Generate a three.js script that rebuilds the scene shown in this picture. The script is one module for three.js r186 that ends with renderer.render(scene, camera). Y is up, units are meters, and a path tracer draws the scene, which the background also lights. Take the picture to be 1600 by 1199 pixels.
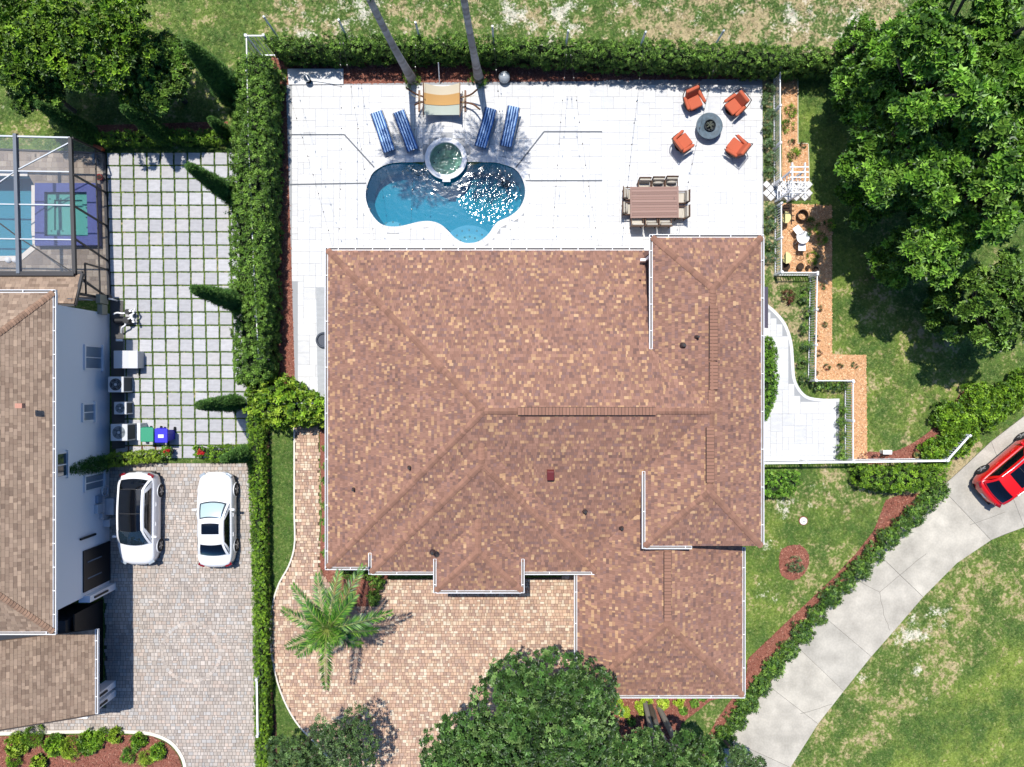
import * as THREE from 'three';
import { Sky } from 'three/addons/objects/Sky.js';
import { RoundedBoxGeometry } from 'three/addons/geometries/RoundedBoxGeometry.js';
import { createNoise2D, createNoise3D } from 'simplex-noise';

// ---------------------------------------------------------------- camera, sky, sun, exposure
const scene = new THREE.Scene();
const CAM_H = 37.04;                       // drone height in metres, looking straight down
const camera = new THREE.PerspectiveCamera(56.69, 1024 / 767, 0.5, 900);
camera.position.set(0, CAM_H, 0);
camera.up.set(0, 0, -1);
camera.lookAt(0, 0, 0);
const SUN = new THREE.Vector3(-0.1, 1, -0.35).normalize();   // high noon sun, shadows fall 0.35 m per metre of height
const sky = new Sky();
sky.name = 'sky'; sky.scale.setScalar(800);
sky.userData.kind = 'structure';
Object.assign(sky.material.uniforms.turbidity, { value: 5.0 });
Object.assign(sky.material.uniforms.rayleigh, { value: 0.8 });
Object.assign(sky.material.uniforms.mieCoefficient, { value: 0.004 });
sky.material.uniforms.sunPosition.value.copy(SUN);
scene.add(sky);
scene.environmentIntensity = 0.13;
const sun = new THREE.DirectionalLight(new THREE.Color(1, 0.945, 0.865), 4.3);
sun.name = 'sun';
sun.position.copy(SUN).multiplyScalar(90);
sun.castShadow = true;
sun.shadow.mapSize.set(4096, 4096);
Object.assign(sun.shadow.camera, { left: -42, right: 42, top: 42, bottom: -42, near: 1, far: 200 });
scene.add(sun, sun.target);
const renderer = new THREE.WebGLRenderer({ antialias: true });
renderer.toneMapping = THREE.LinearToneMapping;
renderer.toneMappingExposure = 1.22;
renderer.shadowMap.enabled = true;

// ---------------------------------------------------------------- helpers
function makeRng(s) { return () => { s = (s + 0x6d2b79f5) | 0; let t = Math.imul(s ^ (s >>> 15), 1 | s); t = (t + Math.imul(t ^ (t >>> 7), 61 | t)) ^ t; return ((t ^ (t >>> 14)) >>> 0) / 4294967296; }; }
const rnd = makeRng(20240611);
const rr = (a, b) => a + (b - a) * rnd();
const pick = (a) => a[Math.floor(rnd() * a.length)];
const noise2 = createNoise2D(makeRng(7)), noise3 = createNoise3D(makeRng(11));
const fbm = (x, y, o = 4) => { let s = 0, a = 0.5; for (let i = 0; i < o; i++) { s += a * noise2(x, y); x = x * 2.03 + 17.1; y = y * 2.03 - 9.7; a *= 0.5; } return s; };
const V = (x, y, z) => new THREE.Vector3(x, y, z);
const U = 30;                              // survey grid: 30 units per metre on the ground, origin under the drone at (800, 599.5)
const at = (u, v, h = 0) => V((u - 800) / U * (CAM_H - h) / CAM_H, h, (v - 599.5) / U * (CAM_H - h) / CAM_H);
const at2 = (u, v, h = 0) => { const p = at(u, v, h); return [p.x, p.z]; };
const poly = (pts, h = 0) => pts.map(([u, v]) => at2(u, v, h));
const lin = (hex, k = 1) => new THREE.Color(hex).multiplyScalar(k);
const K = 0.78;                            // sunlit tone -> base colour
const tone = (hex, k = K) => lin(hex, k);
const mixc = (a, b, t) => a.clone().lerp(b, t);
function inside(p, x, y) { let c = false; for (let i = 0, j = p.length - 1; i < p.length; j = i++) { const [xi, yi] = p[i], [xj, yj] = p[j]; if ((yi > y) !== (yj > y) && x < (xj - xi) * (y - yi) / (yj - yi) + xi) c = !c; } return c; }
function bounds(p) { const xs = p.map((q) => q[0]), ys = p.map((q) => q[1]); return [Math.min(...xs), Math.min(...ys), Math.max(...xs), Math.max(...ys)]; }
function smooth(pts, n = 6, closed = true) { const c = new THREE.CatmullRomCurve3(pts.map(([x, y]) => V(x, 0, y)), closed, 'centripetal'); return c.getPoints(pts.length * n).slice(0, closed ? -1 : undefined).map((p) => [p.x, p.z]); }
function offsetPoly(p, d) { const n = p.length, out = []; let area = 0; for (let i = 0; i < n; i++) { const a = p[i], b = p[(i + 1) % n]; area += a[0] * b[1] - b[0] * a[1]; } const s = area > 0 ? 1 : -1; for (let i = 0; i < n; i++) { const a = p[(i + n - 1) % n], b = p[(i + 1) % n]; let tx = b[0] - a[0], ty = b[1] - a[1]; const l = Math.hypot(tx, ty) || 1; out.push([p[i][0] + s * ty / l * d, p[i][1] - s * tx / l * d]); } return out; }

const used = new Map();
function numbered(n) { const k = used.get(n) || 0; used.set(n, k + 1); return k ? n + '_' + String(k).padStart(3, '0') : n; }
function tag(o, label, category, group, kind) { if (label) o.userData.label = label; if (category) o.userData.category = category; if (group) o.userData.group = group; if (kind) o.userData.kind = kind; return o; }
function thing(name, label, category, group, pos, turn = 0) { const o = new THREE.Group(); o.name = numbered(name); if (pos) o.position.copy(pos); o.rotation.y = turn; scene.add(o); return tag(o, label, category, group); }
function mesh(name, geometry, material, parent = scene) { const m = new THREE.Mesh(geometry, material); m.name = parent === scene ? numbered(name) : name; m.castShadow = m.receiveShadow = true; parent.add(m); return m; }

class GB {                                 // geometry collector: flat faces and ready geometries in one buffer
  constructor() { this.p = []; this.n = []; this.c = []; this.u = []; this.col = new THREE.Color(1, 1, 1); }
  color(c) { this.col = c; return this; }
  tri(a, b, c) { const n = b.clone().sub(a).cross(c.clone().sub(a)).normalize(); for (const q of [a, b, c]) { this.p.push(q.x, q.y, q.z); this.n.push(n.x, n.y, n.z); this.c.push(this.col.r, this.col.g, this.col.b); this.u.push(q.x, q.z); } return this; }
  quad(a, b, c, d) { return this.tri(a, b, c).tri(a, c, d); }
  add(g, m) { g = g.index ? g.toNonIndexed() : g.clone(); if (m) g.applyMatrix4(m); const P = g.attributes.position, N = g.attributes.normal, T = g.attributes.uv; for (let i = 0; i < P.count; i++) { this.p.push(P.getX(i), P.getY(i), P.getZ(i)); this.n.push(N.getX(i), N.getY(i), N.getZ(i)); this.c.push(this.col.r, this.col.g, this.col.b); if (T) this.u.push(T.getX(i), T.getY(i)); else this.u.push(P.getX(i), P.getZ(i)); } return this; }
  box(x, y, z, sx, sy, sz, ry = 0, rx = 0, rz = 0) { return this.add(new THREE.BoxGeometry(sx, sy, sz), new THREE.Matrix4().compose(V(x, y, z), new THREE.Quaternion().setFromEuler(new THREE.Euler(rx, ry, rz, 'YXZ')), V(1, 1, 1))); }
  rbox(x, y, z, sx, sy, sz, r = 0.02, ry = 0, rx = 0, rz = 0, s = 2) { return this.add(new RoundedBoxGeometry(sx, sy, sz, s, Math.min(r, sx / 2.01, sy / 2.01, sz / 2.01)), new THREE.Matrix4().compose(V(x, y, z), new THREE.Quaternion().setFromEuler(new THREE.Euler(rx, ry, rz, 'YXZ')), V(1, 1, 1))); }
  cyl(x, y, z, r0, r1, h, seg = 12, rx = 0, rz = 0, ry = 0) { return this.add(new THREE.CylinderGeometry(r1, r0, h, seg), new THREE.Matrix4().compose(V(x, y, z), new THREE.Quaternion().setFromEuler(new THREE.Euler(rx, ry, rz, 'YXZ')), V(1, 1, 1))); }
  bar(a, b, w, h = w) { const d = b.clone().sub(a), l = d.length(); const m = new THREE.Matrix4().lookAt(V(0, 0, 0), d, Math.abs(d.y) > 0.98 * l ? V(0, 0, 1) : V(0, 1, 0)); m.setPosition(a.clone().add(b).multiplyScalar(0.5)); return this.add(new THREE.BoxGeometry(w, h, l), m); }
  rod(a, b, r, r2 = r, seg = 8) { const d = b.clone().sub(a), l = d.length(); const q = new THREE.Quaternion().setFromUnitVectors(V(0, 1, 0), d.normalize()); return this.add(new THREE.CylinderGeometry(r2, r, l, seg), new THREE.Matrix4().compose(a.clone().add(b).multiplyScalar(0.5), q, V(1, 1, 1))); }
  tube(pts, r, seg = 16, rad = 6, closed = false) { return this.add(new THREE.TubeGeometry(new THREE.CatmullRomCurve3(pts, closed), seg, r, rad, closed)); }
  sph(x, y, z, r, sy = 1, seg = 12) { return this.add(new THREE.SphereGeometry(r, seg, Math.max(6, seg >> 1)), new THREE.Matrix4().compose(V(x, y, z), new THREE.Quaternion(), V(1, sy, 1))); }
  slab(pts, y0, y1, holes = []) { return this.add(slabGeo(pts, y0, y1, holes)); }
  geo() { const g = new THREE.BufferGeometry(); g.setAttribute('position', new THREE.Float32BufferAttribute(this.p, 3)); g.setAttribute('normal', new THREE.Float32BufferAttribute(this.n, 3)); g.setAttribute('color', new THREE.Float32BufferAttribute(this.c, 3)); g.setAttribute('uv', new THREE.Float32BufferAttribute(this.u, 2)); return g; }
  build(name, material, parent) { return mesh(name, this.geo(), material, parent); }
}
function slabGeo(pts, y0, y1, holes = []) {
  const s = new THREE.Shape(pts.map(([x, z]) => new THREE.Vector2(x, -z)));
  for (const h of holes) s.holes.push(new THREE.Path(h.map(([x, z]) => new THREE.Vector2(x, -z))));
  const g = new THREE.ExtrudeGeometry(s, { depth: y1 - y0, bevelEnabled: false });
  g.rotateX(-Math.PI / 2); g.translate(0, y0, 0); return g;
}
function std(color, roughness = 0.8, extra = {}) { return new THREE.MeshStandardMaterial({ color, roughness, ...extra }); }
function phys(color, roughness, extra = {}) { return new THREE.MeshPhysicalMaterial({ color, roughness, ...extra }); }
function dataTex(w, h, f, srgb = true) { const d = new Uint8Array(w * h * 4); for (let y = 0; y < h; y++) for (let x = 0; x < w; x++) { const c = f(x / w, y / h, x, y), i = (y * w + x) * 4; for (let k = 0; k < 3; k++) d[i + k] = Math.max(0, Math.min(255, c[k] * 255)); d[i + 3] = 255; } const t = new THREE.DataTexture(d, w, h); t.magFilter = THREE.LinearFilter; t.minFilter = THREE.LinearMipmapLinearFilter; t.wrapS = t.wrapT = THREE.MirroredRepeatWrapping; if (srgb) t.colorSpace = THREE.SRGBColorSpace; t.needsUpdate = true; return t; }
const enc = (x) => x <= 0.0031308 ? x * 12.92 : 1.055 * Math.pow(x, 1 / 2.4) - 0.055;   // linear -> texture value
function instances(name, geometry, material, list, parent, stuff = true) {   // list of {m: Matrix4, c: Color}
  const im = new THREE.InstancedMesh(geometry, material, list.length); im.name = name;
  list.forEach((e, i) => { im.setMatrixAt(i, e.m); if (e.c) im.setColorAt(i, e.c); });
  im.castShadow = im.receiveShadow = true; parent.add(im); if (stuff) im.userData.kind = 'stuff'; return im;
}
const xf = (p, q, s) => new THREE.Matrix4().compose(p, q, s.isVector3 ? s : V(s, s, s));
const ordinal = ['first', 'second', 'third', 'fourth', 'fifth', 'sixth', 'seventh', 'eighth', 'ninth', 'tenth', 'eleventh', 'twelfth', 'thirteenth', 'fourteenth', 'fifteenth'];

// ---------------------------------------------------------------- shared materials
const M = {
  vc: std(0xffffff, 0.85, { vertexColors: true }),
  vcRough: std(0xffffff, 0.95, { vertexColors: true }),
  white: std(lin('#ffffff', 0.78), 0.5),
  whiteMetal: std(lin('#ffffff', 0.76), 0.4),
  greyMetal: std(lin('#9aa0a4', 0.8), 0.45, { metalness: 0.5 }),
  black: std(lin('#16171a'), 0.55),
  bronze: std(lin('#2c2a2b'), 0.5),
  darkGlass: phys(lin('#0b0e14'), 0.06, { clearcoat: 1, clearcoatRoughness: 0.03 }),
  rubber: std(lin('#17171a'), 0.8),
  tanWood: std(lin('#6d4a33'), 0.6),
  clearGlass: phys(0xffffff, 0.03, { transmission: 1, thickness: 0 }),
};

// ================================================================ THE SETTING
// ---------------------------------------------------------------- lawn: colour of the turf, dry straw and pale sand at a place (survey units)
const G_RICH = tone('#557a2c', 0.62), G_MID = tone('#6a8636', 0.62), G_YEL = tone('#90a540', 0.62), STRAW = tone('#c2ae86', 0.72), SAND = tone('#dcd6c6', 0.85), SOIL = tone('#7d6a52', 0.6), G_DEEP = tone('#41631c', 0.6);
const REG = [   // [u0, v0, u1, v1, straw share, sand share, yellow share]
  [-400, -400, 430, 215, 0.34, 0.1, 0.5], [430, -400, 1000, 110, 0.50, 0.36, 0.15], [1000, -400, 1430, 110, 0.70, 0.36, 0.05],
  [1240, 110, 1345, 440, 0.10, 0.02, 0.55], [1280, 440, 1520, 740, 0.40, 0.06, 0.8], [1190, 425, 1275, 612, 0.55, 0.04, 0.1], [1190, 110, 1222, 425, 0.8, 0.18, 0],
  [1185, 738, 1420, 1090, 0.52, 0.34, 0.5], [1400, 690, 1530, 790, 0.75, 0.05, 0.1], [410, 660, 470, 1199, 0.16, 0.04, 0.05], [1050, 1085, 1150, 1170, 0.4, 0.1, 0.2], [1150, 800, 2000, 1700, 0.26, 0.10, 0.65], [498, 660, 515, 890, 0.6, 0.1, 0.1],
];
const SANDY = [[1468, 955, 34], [1415, 1000, 30], [1440, 985, 40], [1347, 1058, 16], [1436, 1052, 24], [1200, 850, 40], [1225, 800, 26], [1320, 800, 14], [1195, 920, 36], [1240, 30, 45], [1330, 32, 45], [870, 30, 60], [560, 15, 60], [800, 20, 40], [345, 170, 22], [480, 50, 26]];   // bare pale patches
function lawn(x, z) {
  const u = x * U + 800, v = z * U + 599.5;
  let straw = 0.25, sand = 0.06, yel = 0.3;
  const ju = u + 16 * noise2(x * 0.5, z * 0.5) + 9 * noise2(x * 2, z * 2), jv = v + 16 * noise2(x * 0.5 + 50, z * 0.5) + 9 * noise2(x * 2 + 50, z * 2);
  for (const r of REG) { const d = Math.min(ju - r[0], jv - r[1], r[2] - ju, r[3] - jv); if (d > -12) { const w = THREE.MathUtils.smoothstep(d, -12, 12); straw += (r[4] - straw) * w; sand += (r[5] - sand) * w; yel += (r[6] - yel) * w; } }
  if (u > 1230 && v > 850) {                                             // sandy scatter beside the driveway, mown bands lower down
    const d = (u - 1445) * 0.66 + (v - 935) * 0.75;
    if (d < 130) { straw += 0.22; sand += 0.14 * Math.max(0, 1 - Math.hypot(u - 1440, v - 990) / 150); }
    if (d > 150) { yel += 0.35; straw -= 0.06; }
  }
  const a = fbm(x * 0.32, z * 0.32, 4), b = fbm(x * 1.4 + 40, z * 1.4, 4), f = fbm(x * 5 + 9, z * 5, 3), g = noise2(x * 13, z * 13);
  let c = mixc(G_RICH, G_MID, THREE.MathUtils.clamp(0.5 + b * 0.9, 0, 1));
  c.lerp(G_YEL, THREE.MathUtils.clamp(yel * (0.55 + a * 1.2 + b * 0.4), 0, 0.9));
  c.lerp(G_DEEP, THREE.MathUtils.clamp(0.2 - f * 0.5 - a * 0.4, 0, 0.6));
  const s = a * 0.55 + b * 0.65 + f * 0.55;
  c.lerp(STRAW, THREE.MathUtils.smoothstep(s, 0.62 - straw * 1.25, 1.02 - straw * 1.1) * 0.88);
  const w = fbm(x * 0.8 + 70, z * 0.8 - 20, 3) * 0.7 + f * 0.5 + g * 0.2;
  for (const [su, sv, sr] of SANDY) { const d2 = Math.hypot(u - su, v - sv); if (d2 < sr) sand += 0.55 * (1 - d2 / sr); }
  c.lerp(SAND, THREE.MathUtils.smoothstep(w, 0.75 - sand * 1.1, 0.92 - sand * 0.9) * 0.8);
  const g2 = noise2(x * 29, z * 29); c.lerp(STRAW, THREE.MathUtils.clamp(g2 * 0.5 + f * 0.5 - 0.25 + straw * 0.25, 0, 0.45)); c.multiplyScalar(1.06 + 0.2 * g + 0.2 * f + 0.2 * g2);
  return c;
}
const LAWN_W = 84;
const lawnTex = dataTex(2048, 2048, (fx, fy) => { const c = lawn((fx - 0.5) * LAWN_W, (0.5 - fy) * LAWN_W); return [enc(c.r), enc(c.g), enc(c.b)]; });
lawnTex.repeat.set(1 / LAWN_W, 1 / LAWN_W); lawnTex.offset.set(0.5, 0.5);
const poolOutline = smooth(poly([[587, 266], [598.5, 259], [614, 254.5], [644, 253.4], [663, 253.3], [665.5, 256], [668.5, 263.5], [675, 271.5], [685, 277.8], [696.5, 280], [708, 277.8], [718, 271.5], [724.5, 263.5], [727.5, 256], [730, 253.1], [752.5, 253.3], [775, 254], [791, 258], [805, 264], [814.6, 275.5], [820, 289.5], [821, 303.5], [817, 317.5], [808.5, 330], [794.5, 340], [779, 347], [772, 354], [765, 365], [754, 375], [744, 379.6], [733, 381], [723, 379.6], [710.5, 372.6], [700, 362], [689.5, 352.5], [679, 348], [667, 346.4], [653, 348], [635, 352.5], [621, 355], [607, 354.6], [595, 351], [583, 339], [575, 324.5], [571, 309], [572, 295], [576.6, 281], [581, 272]]), 3);
const spaC = at(696.5, 247.5, 0.3), SPA_R = 1.09, SPA_IN = 0.83;
const poolHole = smooth(poly([[587, 266], [598.5, 259], [614, 254.5], [644, 253.4], [664, 253], [665.5, 240], [671, 229], [682, 221], [696.5, 218], [711, 221], [722, 229], [727.5, 240], [729, 253], [752.5, 253.3], [775, 254], [791, 258], [805, 264], [814.6, 275.5], [820, 289.5], [821, 303.5], [817, 317.5], [808.5, 330], [794.5, 340], [779, 347], [772, 354], [765, 365], [754, 375], [744, 379.6], [733, 381], [723, 379.6], [710.5, 372.6], [700, 362], [689.5, 352.5], [679, 348], [667, 346.4], [653, 348], [635, 352.5], [621, 355], [607, 354.6], [595, 351], [583, 339], [575, 324.5], [571, 309], [572, 295], [576.6, 281], [581, 272]]), 3);
const nPoolOutline = poly([[-160, 270], [10, 270], [44, 272], [54, 290], [54, 362], [56, 385], [33, 404], [-160, 406]]);
const nSpaRect = poly([[74, 303], [140, 303], [143, 372], [75, 372]]);
{
  const g = new GB(); const big = 260;
  const s = [[-big, -big], [big, -big], [big, big], [-big, big]];
  g.slab(s, -0.5, 0, [poolHole, nPoolOutline]);
  const m = g.build('ground', new THREE.MeshStandardMaterial({ map: lawnTex, roughness: 0.95 })); m.userData.kind = 'structure';
}
// paved and planted areas, as outlines on the ground
const A = {
  deck: poly([[447, 133], [700, 129], [942, 127.5], [942.5, 125.5], [1191, 124], [1193, 380], [1193, 480], [1000, 480], [600, 480], [530, 640], [462, 629]]),
  walk: smooth(poly([[1185, 470], [1196, 476], [1212, 490], [1226, 508], [1235, 535], [1238, 570], [1240, 592], [1247, 608], [1260, 621], [1284, 625.5]]), 4, false).concat(poly([[1311, 625.5], [1311, 722], [1185, 723]])),
  ownDrive: poly([[461, 659], [498, 659], [499, 890], [511, 905], [530, 945], [585, 950], [600, 905], [905, 902], [905, 1250], [560, 1260], [520, 1185]]).concat(smooth(poly([[490, 1155], [466, 1130], [446, 1095], [431, 1050], [424, 1000], [426, 950], [437, 912], [452, 885], [461, 855], [461, 800]]), 4, false)),
  nDrive: poly([[165, 724], [388, 724], [394, 800], [398, 950], [401, 1260], [292, 1260]]).concat(smooth(poly([[290, 1199], [284, 1180], [268, 1160], [240, 1147], [205, 1144], [100, 1144], [-60, 1150]]), 4, false)).concat(poly([[-60, 1120], [165, 1105]])),
  nPatio: poly([[164, 236], [366, 234], [380, 716], [176, 718]]),
  conc: poly([[1720, 560], [1640, 617], [1600, 650], [1548, 690], [1500, 735], [1440, 790], [1350, 880], [1280, 962], [1200, 1070], [1138, 1155], [1050, 1290], [1170, 1290], [1235, 1199], [1278, 1130], [1318, 1080], [1361, 1026], [1442, 932], [1495, 880], [1549, 844], [1600, 824], [1720, 790]]),
};
const blocked = [A.deck, A.walk, A.ownDrive, A.nDrive, A.nPatio, A.conc, poly([[512, 395], [1190, 375], [1190, 890], [1160, 1085], [905, 1085], [900, 905], [515, 890]], 3), poly([[-200, 205], [170, 240], [175, 1110], [-200, 1150]])];
// ---------------------------------------------------------------- planting beds with bark chips
const chipGeo = new THREE.BoxGeometry(0.085, 0.014, 0.026);
const RED_CHIP = ['#9c5c4a', '#ae6c58', '#884a3a', '#c58d76', '#744233', '#a5705c'].map((h) => tone(h, 0.76)), TAN_CHIP = ['#dba878', '#e5b78a', '#cc9566', '#ecc79e', '#bd8e64'].map((h) => tone(h, 0.92)), BROWN_CHIP = ['#6b4c3d', '#7d5a48', '#573b30', '#8d6c58'].map((h) => tone(h, 0.66));
const beds = [];
function bed(name, label, pts, chips, density, y = 0.022) {
  beds.push(pts);
  const g = new GB(); g.slab(pts, 0.002, y);
  const tex = chipTex(chips);
  const m = g.build(name, tex); tag(m, label, null, null, 'structure');
  const [x0, z0, x1, z1] = bounds(pts), list = [], n = Math.floor((x1 - x0) * (z1 - z0) * density), q = new THREE.Quaternion();
  for (let i = 0; i < n; i++) { const x = rr(x0, x1), z = rr(z0, z1); if (!inside(pts, x, z) || Math.abs(x) > 29 || Math.abs(z) > 23) continue; q.setFromEuler(new THREE.Euler(rr(-0.35, 0.35), rr(0, 6.3), rr(-0.3, 0.3))); list.push({ m: xf(V(x, y + rr(0, 0.02), z), q, V(rr(0.6, 1.5), 1, rr(0.7, 1.6))), c: pick(chips).clone().multiplyScalar(rr(0.75, 1.2)) }); }
  if (list.length) instances('bark_chips', chipGeo, chipMat, list, m);
  return m;
}
const chipMat = std(0xffffff, 0.9);
const chipCache = new Map();
function chipTex(chips) {
  if (!chipCache.has(chips)) { const t = dataTex(512, 512, (fx, fy) => { const a = fbm(fx * 90, fy * 40, 3), b = fbm(fx * 30 + 5, fy * 80, 3), k = Math.floor((Math.abs(a * 3.1 + b * 2.3) * 7) % chips.length), c = chips[k], s = 0.72 + 0.5 * Math.abs(b); return [enc(c.r * s), enc(c.g * s), enc(c.b * s)]; }); t.repeat.set(0.25, 0.25); chipCache.set(chips, new THREE.MeshStandardMaterial({ map: t, roughness: 0.95 })); }
  return chipCache.get(chips);
}
bed('mulch_bed', 'red bark strip under the back hedge', poly([[424, 88], [445, 96], [1000, 88], [1195, 92], [1195, 126], [942, 127], [700, 130], [447, 134], [450, 108], [430, 108]]), RED_CHIP, 170);
bed('mulch_bed', 'red bark strip between left hedge and white deck', poly([[424, 92], [436, 104], [448, 134], [462, 632], [436, 632], [428, 400]]), RED_CHIP, 170, 0.02);
bed('mulch_bed', 'red bark curve beside the hedge above the red car', smooth(poly([[1512, 604], [1520, 618], [1496, 655], [1470, 690], [1440, 712], [1400, 722], [1340, 722], [1345, 708], [1395, 706], [1430, 690], [1466, 662], [1490, 630]]), 3), RED_CHIP, 150);
bed('mulch_bed', 'red bark strip along the hedge beside the concrete drive', poly([[1384, 782], [1400, 775], [1450, 770], [1340, 885], [1250, 975], [1180, 1060], [1120, 1150], [1098, 1165], [1120, 1125], [1165, 1062], [1168, 1030], [1240, 962], [1300, 905], [1335, 868], [1365, 830]]), RED_CHIP, 150);
bed('mulch_bed', 'red bark ring round the small sapling', smooth(poly([[1222, 858], [1250, 852], [1264, 868], [1258, 895], [1240, 907], [1222, 900], [1217, 880]]), 3), RED_CHIP, 150);
bed('mulch_bed', 'red bark bed below the garage eave with bright shrubs', poly([[940, 1060], [1150, 1060], [1138, 1088], [1110, 1095], [1085, 1115], [1065, 1130], [1050, 1175], [980, 1175], [930, 1130]]), RED_CHIP, 150);
bed('mulch_bed', 'red bark bed at the foot of the feather palm', poly([[498, 880], [605, 880], [607, 902], [590, 925], [572, 958], [536, 950], [512, 915]]), RED_CHIP, 150);
bed('mulch_bed', 'small red bark patch at the garage corner', poly([[862, 1030], [908, 1030], [908, 1075], [870, 1066]]), RED_CHIP, 150);
bed('mulch_bed', 'brown bark line along the low clipped hedge', poly([[402, 650], [421, 672], [421, 900], [424, 1060], [432, 1130], [434, 1220], [416, 1220], [413, 900]]), BROWN_CHIP, 120);
bed('mulch_bed', 'red bark bed with rounded end in the neighbour front yard', poly([[-80, 1152], [100, 1149], [205, 1148.5], [238, 1151]]).concat(smooth(poly([[262, 1162], [278, 1180], [285, 1205], [284, 1260]]), 4, false)).concat(poly([[-80, 1260]])), RED_CHIP, 120);
bed('mulch_bed', 'red bark strip behind the neighbour patio hedge', poly([[150, 196], [356, 190], [356, 210], [150, 214]]), RED_CHIP, 120);
bed('mulch_bed', 'red bark strip beside the waste bins', poly([[196, 697], [262, 697], [262, 712], [196, 716]]), RED_CHIP, 150);
bed('mulch_bed', 'thin bark strip under the left eave by the brick path', poly([[499, 672], [530, 672], [530, 880], [499, 880], [503, 800]]), RED_CHIP, 40);
bed('wood_chip_path', 'tan wood chip path stepping past the picket fences', poly([[1221.5, 120], [1246, 120], [1246, 224], [1262, 224], [1264, 284], [1222, 284]]), TAN_CHIP, 260);
bed('wood_chip_path', 'tan wood chip sitting area and stepped path', poly([[1222, 318], [1300, 322], [1300, 554], [1353, 555], [1355, 719], [1331, 719], [1330, 596], [1272, 594], [1274, 428], [1222, 426]]), TAN_CHIP, 260);
{ // pale edging board on the tan path
  const g = new GB(); g.bar(at(1246.6, 125, 0.03), at(1246.6, 224, 0.03), 0.035, 0.07); g.bar(at(1246, 224.6, 0.03), at(1262, 224.6, 0.03), 0.035, 0.07); g.bar(at(1263, 225, 0.03), at(1264.5, 284, 0.03), 0.035, 0.07);
  tag(g.build('path_edging', std(tone('#e2d9c0'), 0.7)), 'pale timber edging between tan chips and lawn', 'edging');
}

// ---------------------------------------------------------------- travertine deck, piece by piece
const stoneTones = ['#f6f6f5', '#ffffff', '#f1f1f0', '#faf8f5', '#ececec', '#fbfbfb', '#f4f3f1'].map((h) => lin(h, 0.70));
const stoneTex = dataTex(512, 512, (fx, fy) => { const a = fbm(fx * 5, fy * 14, 5), b = fbm(fx * 40, fy * 60, 3); const s = 0.955 + 0.05 * a + 0.035 * b - 0.10 * Math.max(0, Math.abs(fbm(fx * 7 + 3, fy * 16 + 8, 4)) < 0.03 ? 0.5 : 0); return [s, s, s * 0.998]; });
stoneTex.repeat.set(0.27, 0.27);
const stoneMats = stoneTones.map((c) => new THREE.MeshStandardMaterial({ color: c, map: stoneTex, roughness: 0.6 }));
const DY = 0.05;
function paverGeo(w, d, t = 0.022, b = 0.004) {   // chamfered plate, 12 + 2 triangles, origin at the top centre
  const g = new GB(), x = w / 2, z = d / 2, xi = x - b, zi = z - b, T = 0, L = -b, B = -t;
  g.quad(V(-xi, T, zi), V(xi, T, zi), V(xi, T, -zi), V(-xi, T, -zi));
  const o = [V(-x, L, z), V(x, L, z), V(x, L, -z), V(-x, L, -z)], i = [V(-xi, T, zi), V(xi, T, zi), V(xi, T, -zi), V(-xi, T, -zi)], lo = [V(-x, B, z), V(x, B, z), V(x, B, -z), V(-x, B, -z)];
  for (let k = 0; k < 4; k++) { const n = (k + 1) % 4; g.quad(o[k], o[n], i[n], i[k]); g.quad(lo[k], lo[n], o[n], o[k]); }
  return g.geo();
}
const shiftUv = (geo, du, dv) => { const g = geo.clone(), t = g.attributes.uv; for (let i = 0; i < t.count; i++) t.setXY(i, t.getX(i) + du, t.getY(i) + dv); return g; };
function stoneField(parent, pts, keep, limit, mod = 0.31) {   // random ashlar of 1x1, 1x2, 2x1, 2x2, 2x3 modules
  const [x0, z0, x1, z1] = bounds(pts), nx = Math.ceil((x1 - x0) / mod), nz = Math.ceil((z1 - z0) / mod), taken = new Uint8Array(nx * nz), gap = 0.011, pieces = [];
  const free = (i, j, w, d) => { for (let a = i; a < i + w; a++) for (let b = j; b < j + d; b++) { if (a >= nx || b >= nz || taken[b * nx + a]) return false; const X = x0 + a * mod, Z = z0 + b * mod; for (const [e, f] of [[0, 0], [1, 0], [1, 1], [0, 1]]) if (!inside(pts, X + e * mod, Z + f * mod) || !keep(X + e * mod, Z + f * mod)) return false; } return true; };
  for (let j = 0; j < nz; j++) for (let i = 0; i < nx; i++) {
    if (taken[j * nx + i]) continue;
    const order = rnd() < 0.34 ? [[2, 2], [2, 1], [1, 2]] : rnd() < 0.5 ? [[3, 2], [1, 2], [2, 1]] : rnd() < 0.6 ? [[2, 3], [2, 1]] : rnd() < 0.5 ? [[1, 2], [2, 2]] : [[2, 1]];
    for (const [w, d] of [...order, [1, 1]]) if (free(i, j, w, d)) { for (let a = i; a < i + w; a++) for (let b = j; b < j + d; b++) taken[b * nx + a] = 1; pieces.push({ w, d, x: x0 + (i + w / 2) * mod, z: z0 + (j + d / 2) * mod }); break; }
  }
  pieces.sort((a, b) => b.w * b.d - a.w * a.d || a.x - b.x);
  const geos = new Map(), rest = new GB();
  pieces.forEach((p, k) => {
    const key = p.w + 'x' + p.d + '_' + (k % 4);
    if (!geos.has(key)) geos.set(key, shiftUv(paverGeo(p.w * mod - gap, p.d * mod - gap), rr(0, 9), rr(0, 9)));
    const y = DY + rr(-0.002, 0.002), t = Math.floor(rnd() * stoneMats.length);
    if (k < limit) { const m = mesh('stone_paver', geos.get(key), stoneMats[t], parent); m.position.set(p.x, y, p.z); }
    else { rest.color(stoneTones[t]).add(geos.get(key), new THREE.Matrix4().makeTranslation(p.x, y, p.z)); }
  });
  if (rest.p.length) rest.build('small_pavers', new THREE.MeshStandardMaterial({ vertexColors: true, map: stoneTex, roughness: 0.6 }), parent).userData.kind = 'stuff';
}
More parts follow.
